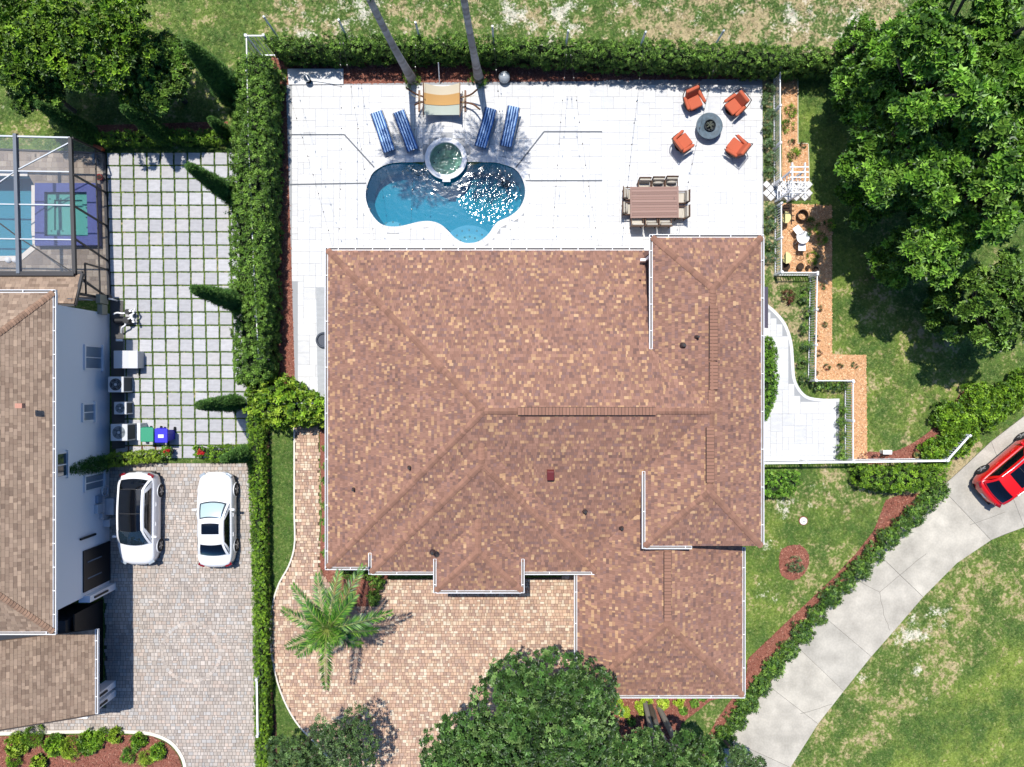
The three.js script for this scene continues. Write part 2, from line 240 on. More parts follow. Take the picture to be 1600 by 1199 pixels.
const groutMat = std(lin('#c0c2c4', 0.6), 0.9);
const spaHole = []; for (let i = 0; i < 40; i++) spaHole.push([spaC.x + Math.cos(i / 40 * 6.2832) * 0.95, spaC.z + Math.sin(i / 40 * 6.2832) * 0.95]);
{
  const inPool = offsetPoly(poolHole, 0.06);
  const hole = offsetPoly(poolHole, 0.02);
  const g = new GB(); g.slab(A.deck, 0.0, 0.036, [hole]);
  const d = g.build('pool_deck', groutMat); tag(d, 'white stone pool terrace behind the house', null, null, 'structure');
  stoneField(d, A.deck, (x, z) => !inside(inPool, x, z), 292);
  const co = offsetPoly(poolOutline, 0.33), ci = offsetPoly(poolOutline, -0.03), per = 2;   // coping, stone by stone
  for (let i = 0; i < co.length; i += per) { const n = co.length, a = [], z = []; for (let k = 0; k <= per; k++) { a.push(co[(i + k) % n]); z.unshift(ci[(i + k) % n]); } const q = [...a, ...z], c = q.reduce((s, p) => [s[0] + p[0] / q.length, s[1] + p[1] / q.length], [0, 0]); if (Math.hypot(c[0] - spaC.x, c[1] - spaC.z) < 1.27) continue; const s = new GB(); s.slab(q.map((p) => { const l = Math.hypot(p[0] - c[0], p[1] - c[1]); return [p[0] - (p[0] - c[0]) / l * 0.006, p[1] - (p[1] - c[1]) / l * 0.006]; }), 0.034, DY + 0.006 + rr(0, 0.003)); s.build('coping_stone', pick(stoneMats), d); }
  // slot drains let into the paving
  const drains = [[[450, 210.5], [538, 210.5], [585, 262]], [[453, 288.5], [572, 286.5]], [[941, 206], [850, 206], [806, 262]], [[821, 282.5], [941, 282.5]]];
  for (const path of drains) { const s = new GB(); for (let i = 0; i + 1 < path.length; i++) s.bar(at(...path[i], DY + 0.004), at(...path[i + 1], DY + 0.004), 0.075, 0.012); s.build('slot_drain', std(lin('#4a5058'), 0.6), d); }
  const s2 = new GB(); s2.bar(at(942.5, 127, DY + 0.003), at(946, 375, DY + 0.003), 0.03, 0.01); s2.build('expansion_joint', std(lin('#b9bdc0'), 0.7), d);
  // grey chip strip at the west wall
  const w = new GB(); w.slab(poly([[494, 449], [530, 449], [530, 626], [497, 626]]), 0.03, DY + 0.012); w.build('gravel_strip', new THREE.MeshStandardMaterial({ color: lin('#c9ccce', 0.7), map: stoneTex, roughness: 0.95 }), d);
}
{
  const g = new GB(); g.slab(A.walk, 0.0, 0.036); const d = g.build('side_walkway', groutMat); tag(d, 'white stone side walkway curving beside the house', null, null, 'structure');
  stoneField(d, A.walk, () => true, 150);
  const e = new GB(); const path = smooth(poly([[1196, 476], [1212, 490], [1226, 508], [1235, 535], [1238, 570], [1240, 592], [1247, 608], [1260, 621], [1284, 625.5], [1311, 625.5]]), 3, false);
  for (let i = 0; i + 1 < path.length; i++) e.bar(V(path[i][0], 0.03, path[i][1]), V(path[i + 1][0], 0.03, path[i + 1][1]), 0.16, 0.052);
  e.build('edge_stone', stoneMats[1], d);
}
// ---------------------------------------------------------------- small unit paving (own driveway and neighbour driveway)
function cobbles(parent, pts, palette, y, size, ringAt) {
  const g = new GB(), [x0, z0, x1, z1] = bounds(pts), gap = 0.012, b = 0.008;
  const one = (P, c) => { g.color(c); const ctr = P.reduce((s, p) => s.add(p), V(0, 0, 0)).multiplyScalar(0.25), I = P.map((p) => p.clone().lerp(ctr, b / 0.1)), L = P.map((p) => p.clone().setY(y - 0.012)); g.quad(I[0], I[1], I[2], I[3]); for (let k = 0; k < 4; k++) { const n = (k + 1) % 4; g.quad(L[k], L[n], I[n], I[k]); } };
  const col = (x, z) => { const t = fbm(x * 0.5, z * 0.5, 3); const c = palette[Math.min(palette.length - 1, Math.floor(Math.pow(rnd(), 1.15) * palette.length))].clone(); return c.multiplyScalar(rr(0.86, 1.12) * (1 + 0.12 * t)); };
  let z = Math.max(z0, -23);
  while (z < Math.min(z1, 23)) {
    const h = size * pick([0.75, 1, 1, 1.3]); let x = Math.max(x0, -29) - rnd() * 0.2;
    while (x < x1) {
      const w = size * pick([0.7, 1, 1, 1.35]), cx = x + w / 2, cz = z + h / 2;
      if (inside(pts, cx, cz) ) {
        if (h > size * 1.1 && rnd() < 0.4) { const m = z + h / 2; one([V(x + gap, y, m - gap / 2), V(x + w, y, m - gap / 2), V(x + w, y, z + gap), V(x + gap, y, z + gap)], col(cx, cz)); one([V(x + gap, y, z + h), V(x + w, y, z + h), V(x + w, y, m + gap / 2), V(x + gap, y, m + gap / 2)], col(cx, cz)); }
        else one([V(x + gap, y, z + h), V(x + w, y, z + h), V(x + w, y, z + gap), V(x + gap, y, z + gap)], col(cx, cz));
      }
      x += w;
    }
    z += h;
  }
  if (ringAt) for (let k = 0; k < 1; k++) { const ra = ringAt.r - k * size - 0.0 + gap, rb = ra + size - gap * 1.5 - (k === 0 ? 0 : 0), n = Math.max(4, Math.round(6.283 * (ra + size / 2) / (size * 1.05))); if (ra < 0.1) break; for (let i = 0; i < n; i++) { const a0 = i / n * 6.2832 + k, a1 = (i + 0.94) / n * 6.2832 + k, q = (r, a) => V(ringAt.x + Math.cos(a) * r, y + 0.005, ringAt.z + Math.sin(a) * r); one([q(ra, a1), q(rb, a1), q(rb, a0), q(ra, a0)], col(0, 0).multiplyScalar(1)); } }
  const m = g.build('unit_pavers', M.vcRough, parent); m.userData.kind = 'stuff'; return m;
}
{
  const g = new GB(); g.slab(A.ownDrive, 0.001, 0.03); const d = g.build('paver_driveway', std(tone('#7f6552', 0.55), 0.95)); tag(d, 'tan and pink paver driveway with curving front path', null, null, 'structure');
  cobbles(d, A.ownDrive, ['#d3b599', '#ccaa8f', '#c6a48c', '#dcc4a8', '#bd9c86', '#e0cdb4', '#b99d8a', '#b59683'].map((h) => tone(h, 0.83)), 0.042, 0.17);
  const e = new GB(), path = smooth(poly([[520, 1190], [490, 1157], [466, 1131], [446, 1096], [431, 1051], [424, 1000], [426, 950], [437, 912], [452, 885], [461, 855], [461, 800], [461, 700], [461, 660]]), 3, false);
  for (let i = 0; i + 1 < path.length; i++) e.bar(V(path[i][0] - 0.03, 0.03, path[i][1]), V(path[i + 1][0] - 0.03, 0.03, path[i + 1][1] ), 0.08, 0.07);
  e.build('edge_kerb', std(tone('#f0e8da'), 0.8), d);
}
{
  const g = new GB(); g.slab(A.nDrive, 0.001, 0.03); const d = g.build('neighbour_driveway', std(tone('#77706a', 0.55), 0.95)); tag(d, 'grey paver driveway with a paved circle beside the neighbour house', null, null, 'structure');
  const c = at(299, 1019); cobbles(d, A.nDrive, ['#cfc2b5', '#c8bbae', '#d6cabe', '#bfb3a8', '#d1bfb0', '#cac4bd'].map((h) => tone(h, 0.70)), 0.042, 0.185, { x: c.x, z: c.z, r: 1.42 });
  const e = new GB(), path = smooth(poly([[292, 1260], [290, 1199], [284, 1180], [268, 1160], [240, 1147], [205, 1143], [100, 1143], [-60, 1148]]), 5, false);
  for (let i = 0; i + 1 < path.length; i++) e.bar(V(path[i][0], 0.04, path[i][1]), V(path[i + 1][0], 0.04, path[i + 1][1]), 0.17, 0.1);
  e.build('edge_kerb', std(tone('#efe6d6'), 0.8), d);
}
let jointTurf;
// ---------------------------------------------------------------- neighbour patio: concrete squares in a grass grid
{
  const g = new GB(); g.slab(A.nPatio, 0.001, 0.018); const d = g.build('grid_patio', new THREE.MeshStandardMaterial({ map: lawnTex, color: 0xffffff, roughness: 0.95 })); tag(d, 'square concrete paver patio with green grass joints', null, null, 'structure');
  const tex = dataTex(256, 256, (fx, fy) => { const s = 0.93 + 0.07 * fbm(fx * 3, fy * 7, 4) + 0.05 * fbm(fx * 50, fy * 50, 2); return [s, s, s * 1.004]; }); tex.repeat.set(0.6, 0.6);
  const mats = ['#c4c3c4', '#cfcecf', '#bebdbe', '#c9c6c5'].map((h) => new THREE.MeshStandardMaterial({ color: tone(h, 0.84), map: tex, roughness: 0.85 }));
  const base = paverGeo(0.615, 0.615, 0.03, 0.008), geos = [0, 1, 2, 3].map(() => shiftUv(base, rr(0, 5), rr(0, 5))), ry = -0.018;
  const list = [];
  for (let j = 0; j < 23; j++) for (let i = 0; i < 10; i++) {
    const u = 177 + i * 21.1 + j * 0.62, v = 249 + j * 20.82 - i * 0.1;
    const m = mesh('concrete_paver', geos[(i * 7 + j * 3) % 4], pick(mats), d); const p = at(u, v); m.position.set(p.x, 0.046 + rr(-0.003, 0.003), p.z); m.rotation.y = ry + rr(-0.006, 0.006);
  }
  for (let k = 0; k < 9000; k++) {           // turf standing in the joints
    const i = Math.floor(rnd() * 11) - 0.5, j = Math.floor(rnd() * 24) - 0.5, along = rnd() < 0.5, t = rr(-0.5, 0.5);
    const ii = along ? i + t : i + rr(-0.045, 0.045), jj = along ? j + rr(-0.045, 0.045) : j + t, p = at(177 + ii * 21.1 + jj * 0.62, 249 + jj * 20.82 - ii * 0.1);
    if (!inside(A.nPatio, p.x, p.z)) continue;
    list.push({ m: xf(V(p.x, 0.016, p.z), new THREE.Quaternion().setFromEuler(new THREE.Euler(0, rr(0, 6.3), 0)), rr(0.6, 1.0)), c: pick([G_RICH, G_MID, G_DEEP]).clone().multiplyScalar(rr(0.8, 1.3)) });
  }
  jointTurf = [list, d];
}
// ---------------------------------------------------------------- poured concrete drive, slab by slab
{
  const tex = dataTex(1024, 1024, (fx, fy) => { const a = fbm(fx * 6, fy * 6, 5), b = fbm(fx * 90, fy * 90, 2), c = fbm(fx * 14 + 8, fy * 14, 3); let s = 0.9 + 0.11 * a + 0.05 * b + 0.06 * c; return [s, s * 0.995, s * 0.98]; }); tex.repeat.set(0.07, 0.07);
  const base = new GB(); base.slab(A.conc, 0.001, 0.02); const d = base.build('concrete_drive', std(tone('#6f6a62', 0.6), 0.95)); tag(d, 'pale concrete drive curving up past the red car', null, null, 'structure');
  const L = [[1720, 560], [1600, 650], [1548, 690], [1500, 735], [1470, 762], [1440, 790], [1400, 830], [1368, 862], [1320, 915], [1283, 960], [1245, 1010], [1200, 1071], [1138, 1155], [1050, 1290]];
  const R = [[1720, 790], [1640, 810], [1600, 824], [1572, 834], [1548, 844], [1495, 880], [1470, 905], [1442, 933], [1400, 982], [1361, 1026], [1318, 1080], [1278, 1131], [1235, 1199], [1170, 1290]];
  const cuts = [0, 2, 4, 7, 9, 10, 11, 12, 13];
  for (let k = 0; k + 1 < cuts.length; k++) { const a = cuts[k], b = cuts[k + 1], pts = [...L.slice(a, b + 1), ...R.slice(a, b + 1).reverse()], P = poly(pts), c = P.reduce((s, p) => [s[0] + p[0] / P.length, s[1] + p[1] / P.length], [0, 0]); const q = P.map((p) => { const l = Math.hypot(p[0] - c[0], p[1] - c[1]); return [p[0] - (p[0] - c[0]) / l * 0.012, p[1] - (p[1] - c[1]) / l * 0.012]; }); const g = new GB(); g.slab(q, 0.004, 0.045 + rr(0, 0.004)); g.build('concrete_slab', new THREE.MeshStandardMaterial({ color: tone(pick(['#e8e1d3', '#e0dacd', '#ece5d6', '#e3dccf']), 0.68), map: tex, roughness: 0.85 }), d); }
  const crack = (path) => { const g = new GB(); for (let i = 0; i + 1 < path.length; i++) { const a = at(...path[i]), b = at(...path[i + 1]); const n = 5; let prev = a; for (let k = 1; k <= n; k++) { const q = a.clone().lerp(b, k / n); if (k < n) { q.x += rr(-0.03, 0.03); q.z += rr(-0.03, 0.03); } g.bar(prev.clone().setY(0.049), q.clone().setY(0.049), 0.016, 0.004); prev = q; } } g.build('crack', std(lin('#6d6a63'), 0.95), d); };
  crack([[1335, 905], [1374, 925], [1447, 865]]); crack([[1374, 925], [1380, 960], [1390, 985]]); crack([[1250, 1115], [1300, 1100]]); crack([[1515, 820], [1570, 800]]);
}

// ================================================================ HOUSES
const PITCH = 0.417;
const SHINGLE_BROWN = [['#a17865', 12], ['#a97f6b', 9], ['#99715f', 8], ['#8e6b5e', 5], ['#927066', 4], ['#b38a6b', 4], ['#c49a74', 3.4], ['#cda67f', 1.4], ['#836358', 2]];
const SHINGLE_GREY = [['#a18a75', 10], ['#a8907b', 9], ['#9a836f', 8], ['#917a67', 5], ['#b39a83', 3], ['#8a7462', 4]];
function shingler(spec, k = 0.76) { const list = []; for (const [h, w] of spec) list.push([tone(h, k), w]); const tot = list.reduce((s, e) => s + e[1], 0); return (x, z) => { let t = rnd() * tot; for (const [c, w] of list) { t -= w; if (t <= 0) return c.clone().multiplyScalar(rr(0.9, 1.1) * (1 + 0.1 * fbm(x * 0.35, z * 0.35, 2))); } return list[0][0].clone(); }; }
const brownTab = shingler(SHINGLE_BROWN), greyTab = shingler(SHINGLE_GREY);
function clip(pts, f) { const out = []; for (let i = 0; i < pts.length; i++) { const a = pts[i], b = pts[(i + 1) % pts.length], fa = f(a), fb = f(b); if (fa >= 0) out.push(a); if (fa * fb < 0) { const t = fa / (fa - fb); out.push([a[0] + (b[0] - a[0]) * t, a[1] + (b[1] - a[1]) * t]); } } return out; }
// one convex roof face, laid with lapped shingle tabs; first edge of the outline is the eave
function tabs(g, P, color, expo = 0.145, widths = [0.08, 0.1, 0.13, 0.16, 0.21], hidden = null) {
  const u = P[1].clone().sub(P[0]).normalize(), n = u.clone().cross(P[2].clone().sub(P[0])).normalize(); if (n.y < 0) n.negate();
  const v = n.clone().cross(u); if (v.y < 0) v.negate();
  const o = P[0], q = P.map((p) => { const d = p.clone().sub(o); return [d.dot(u), d.dot(v)]; }), [a0, b0, a1, b1] = bounds(q);
  let area = 0; for (let i = 0; i < q.length; i++) { const s = q[i], t = q[(i + 1) % q.length]; area += s[0] * t[1] - t[0] * s[1]; } const sg = area > 0 ? 1 : -1;
  const edge = q.map((s, i) => { const t = q[(i + 1) % q.length]; return (p) => sg * ((t[0] - s[0]) * (p[1] - s[1]) - (t[1] - s[1]) * (p[0] - s[0])); });
  const to = (p, h) => o.clone().addScaledVector(u, p[0]).addScaledVector(v, p[1]).addScaledVector(n, h);
  const flip = u.clone().cross(v).dot(n) < 0;
  for (let y = b0 - 0.03; y < b1; y += expo) {
    let x = a0 - rnd() * 0.3;
    while (x < a1) {
      const w = pick(widths) * rr(0.9, 1.1), thick = rnd() < 0.45 ? 0.017 : 0.010;
      let r = [[x + 0.003, y], [x + w - 0.003, y], [x + w - 0.003, y + expo], [x + 0.003, y + expo]];
      for (const f of edge) { r = clip(r, f); if (r.length < 3) break; }
      x += w;
      if (r.length < 3) continue;
      const mid = to(r[0], 0); if (hidden && hidden(mid)) continue;
      g.color(color(mid.x, mid.z));
      const top = r.map((p) => to(p, 0.004 + thick * (1 - (p[1] - y) / expo)));
      for (let i = 1; i + 1 < top.length; i++) flip ? g.tri(top[0], top[i + 1], top[i]) : g.tri(top[0], top[i], top[i + 1]);
      for (let i = 0; i < r.length; i++) { const s = r[i], t = r[(i + 1) % r.length]; if (Math.abs(s[1] - y) < 1e-4 && Math.abs(t[1] - y) < 1e-4) { const sl = to(s, -0.004), tl = to(t, -0.004); flip ? g.quad(sl, top[i], top[(i + 1) % r.length], tl) : g.quad(sl, tl, top[(i + 1) % r.length], top[i]); } }
    }
  }
}
// rounded cap shingles up a hip or along a ridge (low end a, high end b); s is the half width
function caps(g, a, b, drop, color, s = 0.145, step = 0.14) {
  const d = b.clone().sub(a), L = d.length(); d.normalize(); const side = V(-d.z, 0, d.x).normalize(), up = V(0, 1, 0);
  const prof = [-1, -0.55, 0, 0.55, 1].map((t) => [t * s, -Math.abs(t) * s * drop + 0.02 * (1 - t * t)]);
  for (let t = 0; t < L - 0.02; t += step) {
    g.color(color(a.x, a.z).multiplyScalar(rr(0.82, 1.12)));
    const lo = prof.map(([x, y]) => a.clone().addScaledVector(d, t - 0.02 - 0.05 * (1 - (x / s) ** 2)).addScaledVector(side, x).addScaledVector(up, y + 0.062)), hi = prof.map(([x, y]) => a.clone().addScaledVector(d, Math.min(L + 0.05, t + step + 0.01)).addScaledVector(side, x * 0.96).addScaledVector(up, y + 0.020)), un = lo.map((p) => p.clone().addScaledVector(up, -0.05));
    for (let i = 0; i < 4; i++) { g.quad(lo[i], lo[i + 1], hi[i + 1], hi[i]); g.quad(un[i], un[i + 1], lo[i + 1], lo[i]); }
  }
}
const troughMat = std(lin('#7b7570'), 0.95), gutterMat = std(lin('#ffffff', 0.80), 0.4), underMat = std(lin('#3b302b'), 0.9), slabBrown = std(tone('#7a5a50', 0.6), 0.95);
function gutter(parent, a, b, out, hangerStep = 0.82) {   // U channel on the eave from a to b, out = outward direction
  const g = new GB(), d = b.clone().sub(a), L = d.length(); d.normalize(); const w = 0.125;
  const strip = (off, y, wid, hei) => { const c = out.clone().multiplyScalar(off); g.bar(a.clone().add(c).setY(a.y + y), b.clone().add(c).setY(b.y + y), wid, hei); };
  strip(0.012, -0.06, 0.035, 0.12); strip(w + 0.012, -0.055, 0.03, 0.13); const tr = new GB(); { const c = out.clone().multiplyScalar(w / 2 + 0.012); tr.bar(a.clone().add(c).setY(a.y - 0.075), b.clone().add(c).setY(b.y - 0.075), w - 0.03, 0.014); }
  for (const e of [a, b]) { const c = e.clone().addScaledVector(out, w / 2 + 0.01).setY(e.y - 0.06); g.bar(c.clone().addScaledVector(out, -w / 2), c.clone().addScaledVector(out, w / 2), 0.016, 0.118); }
  const m = g.build('gutter', gutterMat, parent); tr.build('trough', troughMat, m);
  const h = new GB(); for (let t = hangerStep * 0.6; t < L; t += hangerStep) { const p = a.clone().addScaledVector(d, t).setY(a.y + 0.006); h.bar(p.clone().addScaledVector(out, -0.03), p.clone().addScaledVector(out, w + 0.02), 0.035, 0.012); }
  if (h.p.length) h.build('hanger_straps', gutterMat, m).userData.kind = 'stuff';
  return m;
}
function hipRoof(parent, name, faces, hips, opt) {   // faces: outlines with the eave as first edge; hips: [low, high, drop]
  const s = new GB(); for (const P of faces) { const lowered = P.map((p) => p.clone().setY(p.y - 0.012)); for (let i = 1; i + 1 < P.length; i++) s.tri(lowered[0], lowered[i], lowered[i + 1]); const und = P.map((p) => p.clone().setY(p.y - 0.15)); for (let i = 1; i + 1 < P.length; i++) s.tri(und[0], und[i + 1], und[i]); s.quad(und[0], und[1], lowered[1], lowered[0]); }
  const r = s.build(name, opt.slab || slabBrown, parent);
  const g = new GB(); for (const P of faces) tabs(g, P, opt.tab, opt.expo, opt.widths, opt.hidden);
  g.build('shingles', M.vcRough, r).userData.kind = 'stuff';
  if (hips.length) { const c = new GB(); for (const [a, b, dr = 0.3] of hips) caps(c, a, b, dr, opt.cap); c.build('hip_cap_shingles', M.vcRough, r).userData.kind = 'stuff'; }
  return r;
}
// ---------------------------------------------------------------- the main house
const capTone = () => tone('#a27863', 0.74).multiplyScalar(rr(0.9, 1.1));
const hx = { mL: at(512.5, 640, 3).x, mB: at(600, 391.5, 3).z, mF: at(545, 886, 3).z };
const H = (() => {
  const E = 3.0, W = 5.05, half = (hx.mF - hx.mB) / 2, R = E + half * PITCH, rz = (hx.mF + hx.mB) / 2, wl = at(1020, 450, W).x, wl2 = at(1008.5, 800, W).x, wr = at(1189, 600, W).x, wb = at(1100, 371.5, W).z, wf = at(1050, 853, W).z, wx = (wl + wr) / 2, wx2 = (wl2 + wr) / 2, WR = W + (wr - wl) / 2 * PITCH, WR2 = W + (wr - wl2) / 2 * PITCH;
  return { E, W, half, R, rz, wl, wl2, wr, wb, wf, wx, wx2, WR, WR2, ridgeX: hx.mL + half };
})();
const house = thing('brown_roofed_house', 'large house under brown shingle hip roofs with white gutters', 'house');
{
  const { E, W, R, rz, wl, wl2, wr, wb, wf, wx, wx2, WR, WR2, ridgeX } = H, mL = hx.mL, mB = hx.mB, mF = hx.mF;
  const O = { tab: brownTab, cap: capTone };
  const mR = wx;    // the main ridge dies into the wing ridge
  // main block: back, west and front faces
  const p = { bl: V(mL, E, mB), fl: V(mL, E, mF), rl: V(ridgeX, R, rz), rr_: V(mR, R, rz), br: V(wl + 0.3, E, mB), fr: V(mR, E, mF) };
  const backEast = V(wl + 0.3, E, mB), wingSide = (q) => q.x > wl - 0.02 && q.y < W - 0.06;
  const main = hipRoof(house, 'main_roof', [
    [backEast, p.bl, p.rl, V(wl + 0.3, R, rz)],
    [V(mR, W - 0.3, mB + (W - 0.3 - E) / PITCH), V(wl + 0.303, W - 0.3, mB + (W - 0.3 - E) / PITCH), V(wl + 0.303, R, rz), p.rr_],
    [p.bl, p.fl, p.rl],
    [p.fl, p.fr, p.rr_, p.rl],
  ], [[p.bl, p.rl, 0.3], [p.fl, p.rl, 0.3], [p.rl.clone().add(V(0.1, 0, 0)), p.rr_.clone(), 0.38]], { ...O, hidden: wingSide });
  // east wing, one storey higher
  const w = { bl: V(wl, W, wb), br: V(wr, W, wb), fl: V(wl2, W, wf), fr: V(wr, W, wf), rb: V(wx, WR, wb + (wr - wl) / 2), rf: V(wx2, WR2, wf - (wr - wl2) / 2) };
  const zSplit = rz, splitR = V((wx + wx2) / 2, (WR + WR2) / 2, zSplit);
  const wing = hipRoof(house, 'wing_roof', [
    [w.bl, w.br, w.rb],
    [w.br, w.fr, w.rf, splitR, w.rb],
    [w.fl, w.fr, w.rf],
    [V(wl, W, zSplit), w.bl, w.rb, V(wx, WR, zSplit)],
    [w.fl, V(wl2, W, zSplit), V(wx2, WR2, zSplit), w.rf],
  ], [[w.bl, w.rb], [w.br, w.rb], [w.fl, w.rf], [w.fr, w.rf], [splitR.clone(), w.rb, 0.38], [splitR.clone(), w.rf, 0.38]], O);
  // front bay
  const B = 3.35, bl = at(580.5, 880, B).x, br = at(930.5, 880, B).x, bf = at(700, 893.5, B).z, bh = (br - bl) / 2, bR = B + bh * PITCH, bx = (bl + br) / 2, bz = bf - bh, bBack = mF - (bR - E) / PITCH, side = mF - (B - E) / PITCH;
  const bay = hipRoof(house, 'bay_roof', [
    [V(bl, B, bf), V(br, B, bf), V(bx, bR, bz)],
    [V(bl, B, side), V(bl, B, bf), V(bx, bR, bz), V(bx, bR, bBack)],
    [V(br, B, bf), V(br, B, side), V(bx, bR, bBack), V(bx, bR, bz)],
  ], [[V(bl, B, bf), V(bx, bR, bz)], [V(br, B, bf), V(bx, bR, bz)], [V(bx, bR, bz), V(bx, bR, bBack), 0.38]], O);
  // entry porch
  const Q = 3.65, ql = at(682, 900, Q).x, qr = at(814.5, 900, Q).x, qf = at(750, 922.5, Q).z, qh = (qr - ql) / 2, qR = Q + qh * PITCH, qx = (ql + qr) / 2, qBack = bf - (qR - B) / PITCH, qSide = bf - (Q - B) / PITCH;
  const porch = hipRoof(house, 'porch_roof', [
    [V(ql, Q, qf), V(qr, Q, qf), V(qx, qR, qf - qh)],
    [V(ql, Q, qSide), V(ql, Q, qf), V(qx, qR, qf - qh), V(qx, qR, qBack)],
    [V(qr, Q, qf), V(qr, Q, qSide), V(qx, qR, qBack), V(qx, qR, qf - qh)],
  ], [[V(ql, Q, qf), V(qx, qR, qf - qh)], [V(qr, Q, qf), V(qx, qR, qf - qh)], [V(qx, qR, qf - qh), V(qx, qR, qBack), 0.38]], O);
  // garage
  const gE = 3.02, gl = at(902, 1000, gE).x, gr = at(1160, 1000, gE).x, gf = at(1040, 1086.5, gE).z, gh = (gr - gl) / 2, gR = gE + gh * PITCH, gx = (gl + gr) / 2, gBack = mF - (gR - E) / PITCH, gTop = mF - 0.05;
  const gar = hipRoof(house, 'garage_roof', [
    [V(gl, gE, gf), V(gr, gE, gf), V(gx, gR, gf - gh)],
    [V(gl, gE, gTop), V(gl, gE, gf), V(gx, gR, gf - gh), V(gx, gR, gBack)],
    [V(gr, gE, gf), V(gr, gE, wf - 1.4), V(gx, gR, gBack), V(gx, gR, gf - gh)],
  ], [[V(gl, gE, gf), V(gx, gR, gf - gh)], [V(gr, gE, gf), V(gx, gR, gf - gh)], [V(gx, gR, gf - gh), V(gx, gR, wf - 0.5), 0.38]], O);
  // gutters
  const X = V(1, 0, 0), X_ = V(-1, 0, 0), Z = V(0, 0, 1), Z_ = V(0, 0, -1);
  gutter(main, V(mL, E, mB), V(wl, E, mB), Z_); gutter(main, V(mL, E, mB - 0.13), V(mL, E, mF + 0.13), X_, 2.2); gutter(main, V(mL - 0.13, E, mF), V(bl - 0.13, E, mF), Z, 2);
  gutter(bay, V(bl, B, side + 0.1), V(bl, B, bf + 0.13), X_, 3); gutter(bay, V(bl, B, bf), V(ql - 0.14, B, bf), Z, 2); gutter(bay, V(qr + 0.14, B, bf), V(br, B, bf), Z, 2); gutter(bay, V(br, B, side + 0.05), V(br, B, bf + 0.13), X, 3);
  gutter(porch, V(ql, Q, qSide + 0.05), V(ql, Q, qf + 0.13), X_, 2); gutter(porch, V(ql, Q, qf), V(qr, Q, qf), Z, 1.6); gutter(porch, V(qr, Q, qSide + 0.05), V(qr, Q, qf + 0.13), X, 2);
  gutter(wing, V(wl, W, wb - 0.13), V(wl, W, mB + (W - E) / PITCH - 0.1), X_, 1.2); gutter(wing, V(wl - 0.13, W, wb), V(wr + 0.13, W, wb), Z_, 1.4); gutter(wing, V(wr, W, wb), V(wr, W, wf - 0.05), X, 1.7);
  gutter(wing, V(wl2, W, mF - (W - E) / PITCH + 0.1), V(wl2, W, wf + 0.13), X_, 3); gutter(wing, V(wl2, W, wf), V(at(1081, 853, W).x, W, wf), Z, 3);
  gutter(gar, V(gl, gE, mF + 0.3), V(gl, gE, gf), X_, 1.5); gutter(gar, V(gl - 0.1, gE, gf), V(gr + 0.13, gE, gf), Z, 2.5); gutter(gar, V(gr, gE, wf + 0.55), V(gr, gE, gf), X, 1.6);
  // walls under the eaves
  const wallMat = std(lin('#e9dfcd', 0.75), 0.9), g = new GB(), ov = 0.45, wallBox = (x0, x1, z0, z1, y1) => g.box((x0 + x1) / 2, y1 / 2, (z0 + z1) / 2, x1 - x0, y1, z1 - z0);
  wallBox(mL + ov, mR, mB + ov, mF - ov, E - 0.02); wallBox(wl + ov, wr - ov, wb + ov, wf - ov, W - 0.02); wallBox(bl + ov, br - ov, rz, bf - ov, B - 0.02); wallBox(ql + ov, ql + ov + 0.4, bf - 1, qf - ov, Q - 0.02); wallBox(qr - ov - 0.4, qr - ov, bf - 1, qf - ov, Q - 0.02); wallBox(gl + ov, gr - ov, rz, gf - ov, gE - 0.02);
  g.build('wall', wallMat, house);
  { // south side of the wing between the two eaves: rendered in the same colour, closes under the hip
    const s = new GB(); s.box((wl2 + wr) / 2 + 0.1, (E + W) / 2, wf - ov - 0.1, wr - wl2 - 2 * ov, W - E, 0.16); s.build('upper_wall', wallMat, house);
    const brown = std(lin('#3a2c28'), 0.9), k = new GB(), z1 = mB + (W - E) / PITCH, z2 = mF - (W - E) / PITCH; k.box(wl + 0.14, (E + W) / 2 - 0.02, (wb + 0.5 + z1) / 2, 0.16, W - E + 0.1, z1 - wb - 0.5); k.build('shade_toned_side_wall', brown, house); k.p.length = k.n.length = k.c.length = k.u.length = 0; k.box(wl2 + 0.14, (E + W) / 2 - 0.02, (z2 + wf - 0.3) / 2, 0.16, W - E + 0.1, wf - 0.3 - z2); k.build('shade_toned_side_wall', brown, house);  // dark brown on these wing side walls paints in the shade beneath the eave
  }
  const win = (x, y, z, w, h, faceX) => { const f = new GB(); faceX ? f.box(x, y, z, 0.1, h + 0.16, w + 0.16) : f.box(x, y, z, w + 0.16, h + 0.16, 0.1); const m = f.build('window', M.white, house); const q = new GB(); faceX ? q.box(x, y, z, 0.13, h, w) : q.box(x, y, z, w, h, 0.13); q.build('pane', M.darkGlass, m); };
  for (const x of [-7, -4.4, -1.8, 1.2, 3.6]) win(x, 1.35, mB + ov, 1.7, 2.1, false);
  for (const z of [-4, 0.5, 4.4]) win(mL + ov, 1.6, z, 1.3, 1.3, true);
  for (const z of [-5, 1.5, 4]) win(wr - ov, 3.9, z, 1.3, 1.2, true);
  for (const x of [-5.2, 2.3]) win(x, 1.6, bf - ov, 1.5, 1.6, false);
  for (const x of [8.7]) win(x, 3.9, wb + ov, 1.5, 1.2, false);
  const door = new GB(); door.box(qx, 1.15, bf - ov, 1.7, 2.3, 0.12); const dm = door.build('door', std(lin('#4a2f22'), 0.5), house); const hd = new GB(); hd.sph(qx + 0.1, 1.05, bf - ov + 0.1, 0.04); hd.build('handle', M.greyMetal, dm);
  const gd = new GB(); gd.box(gl + ov, 1.1, gf - 3.2, 0.12, 2.2, 4.8); gd.build('garage_door', std(lin('#e8e2d6', 0.75), 0.6), house);
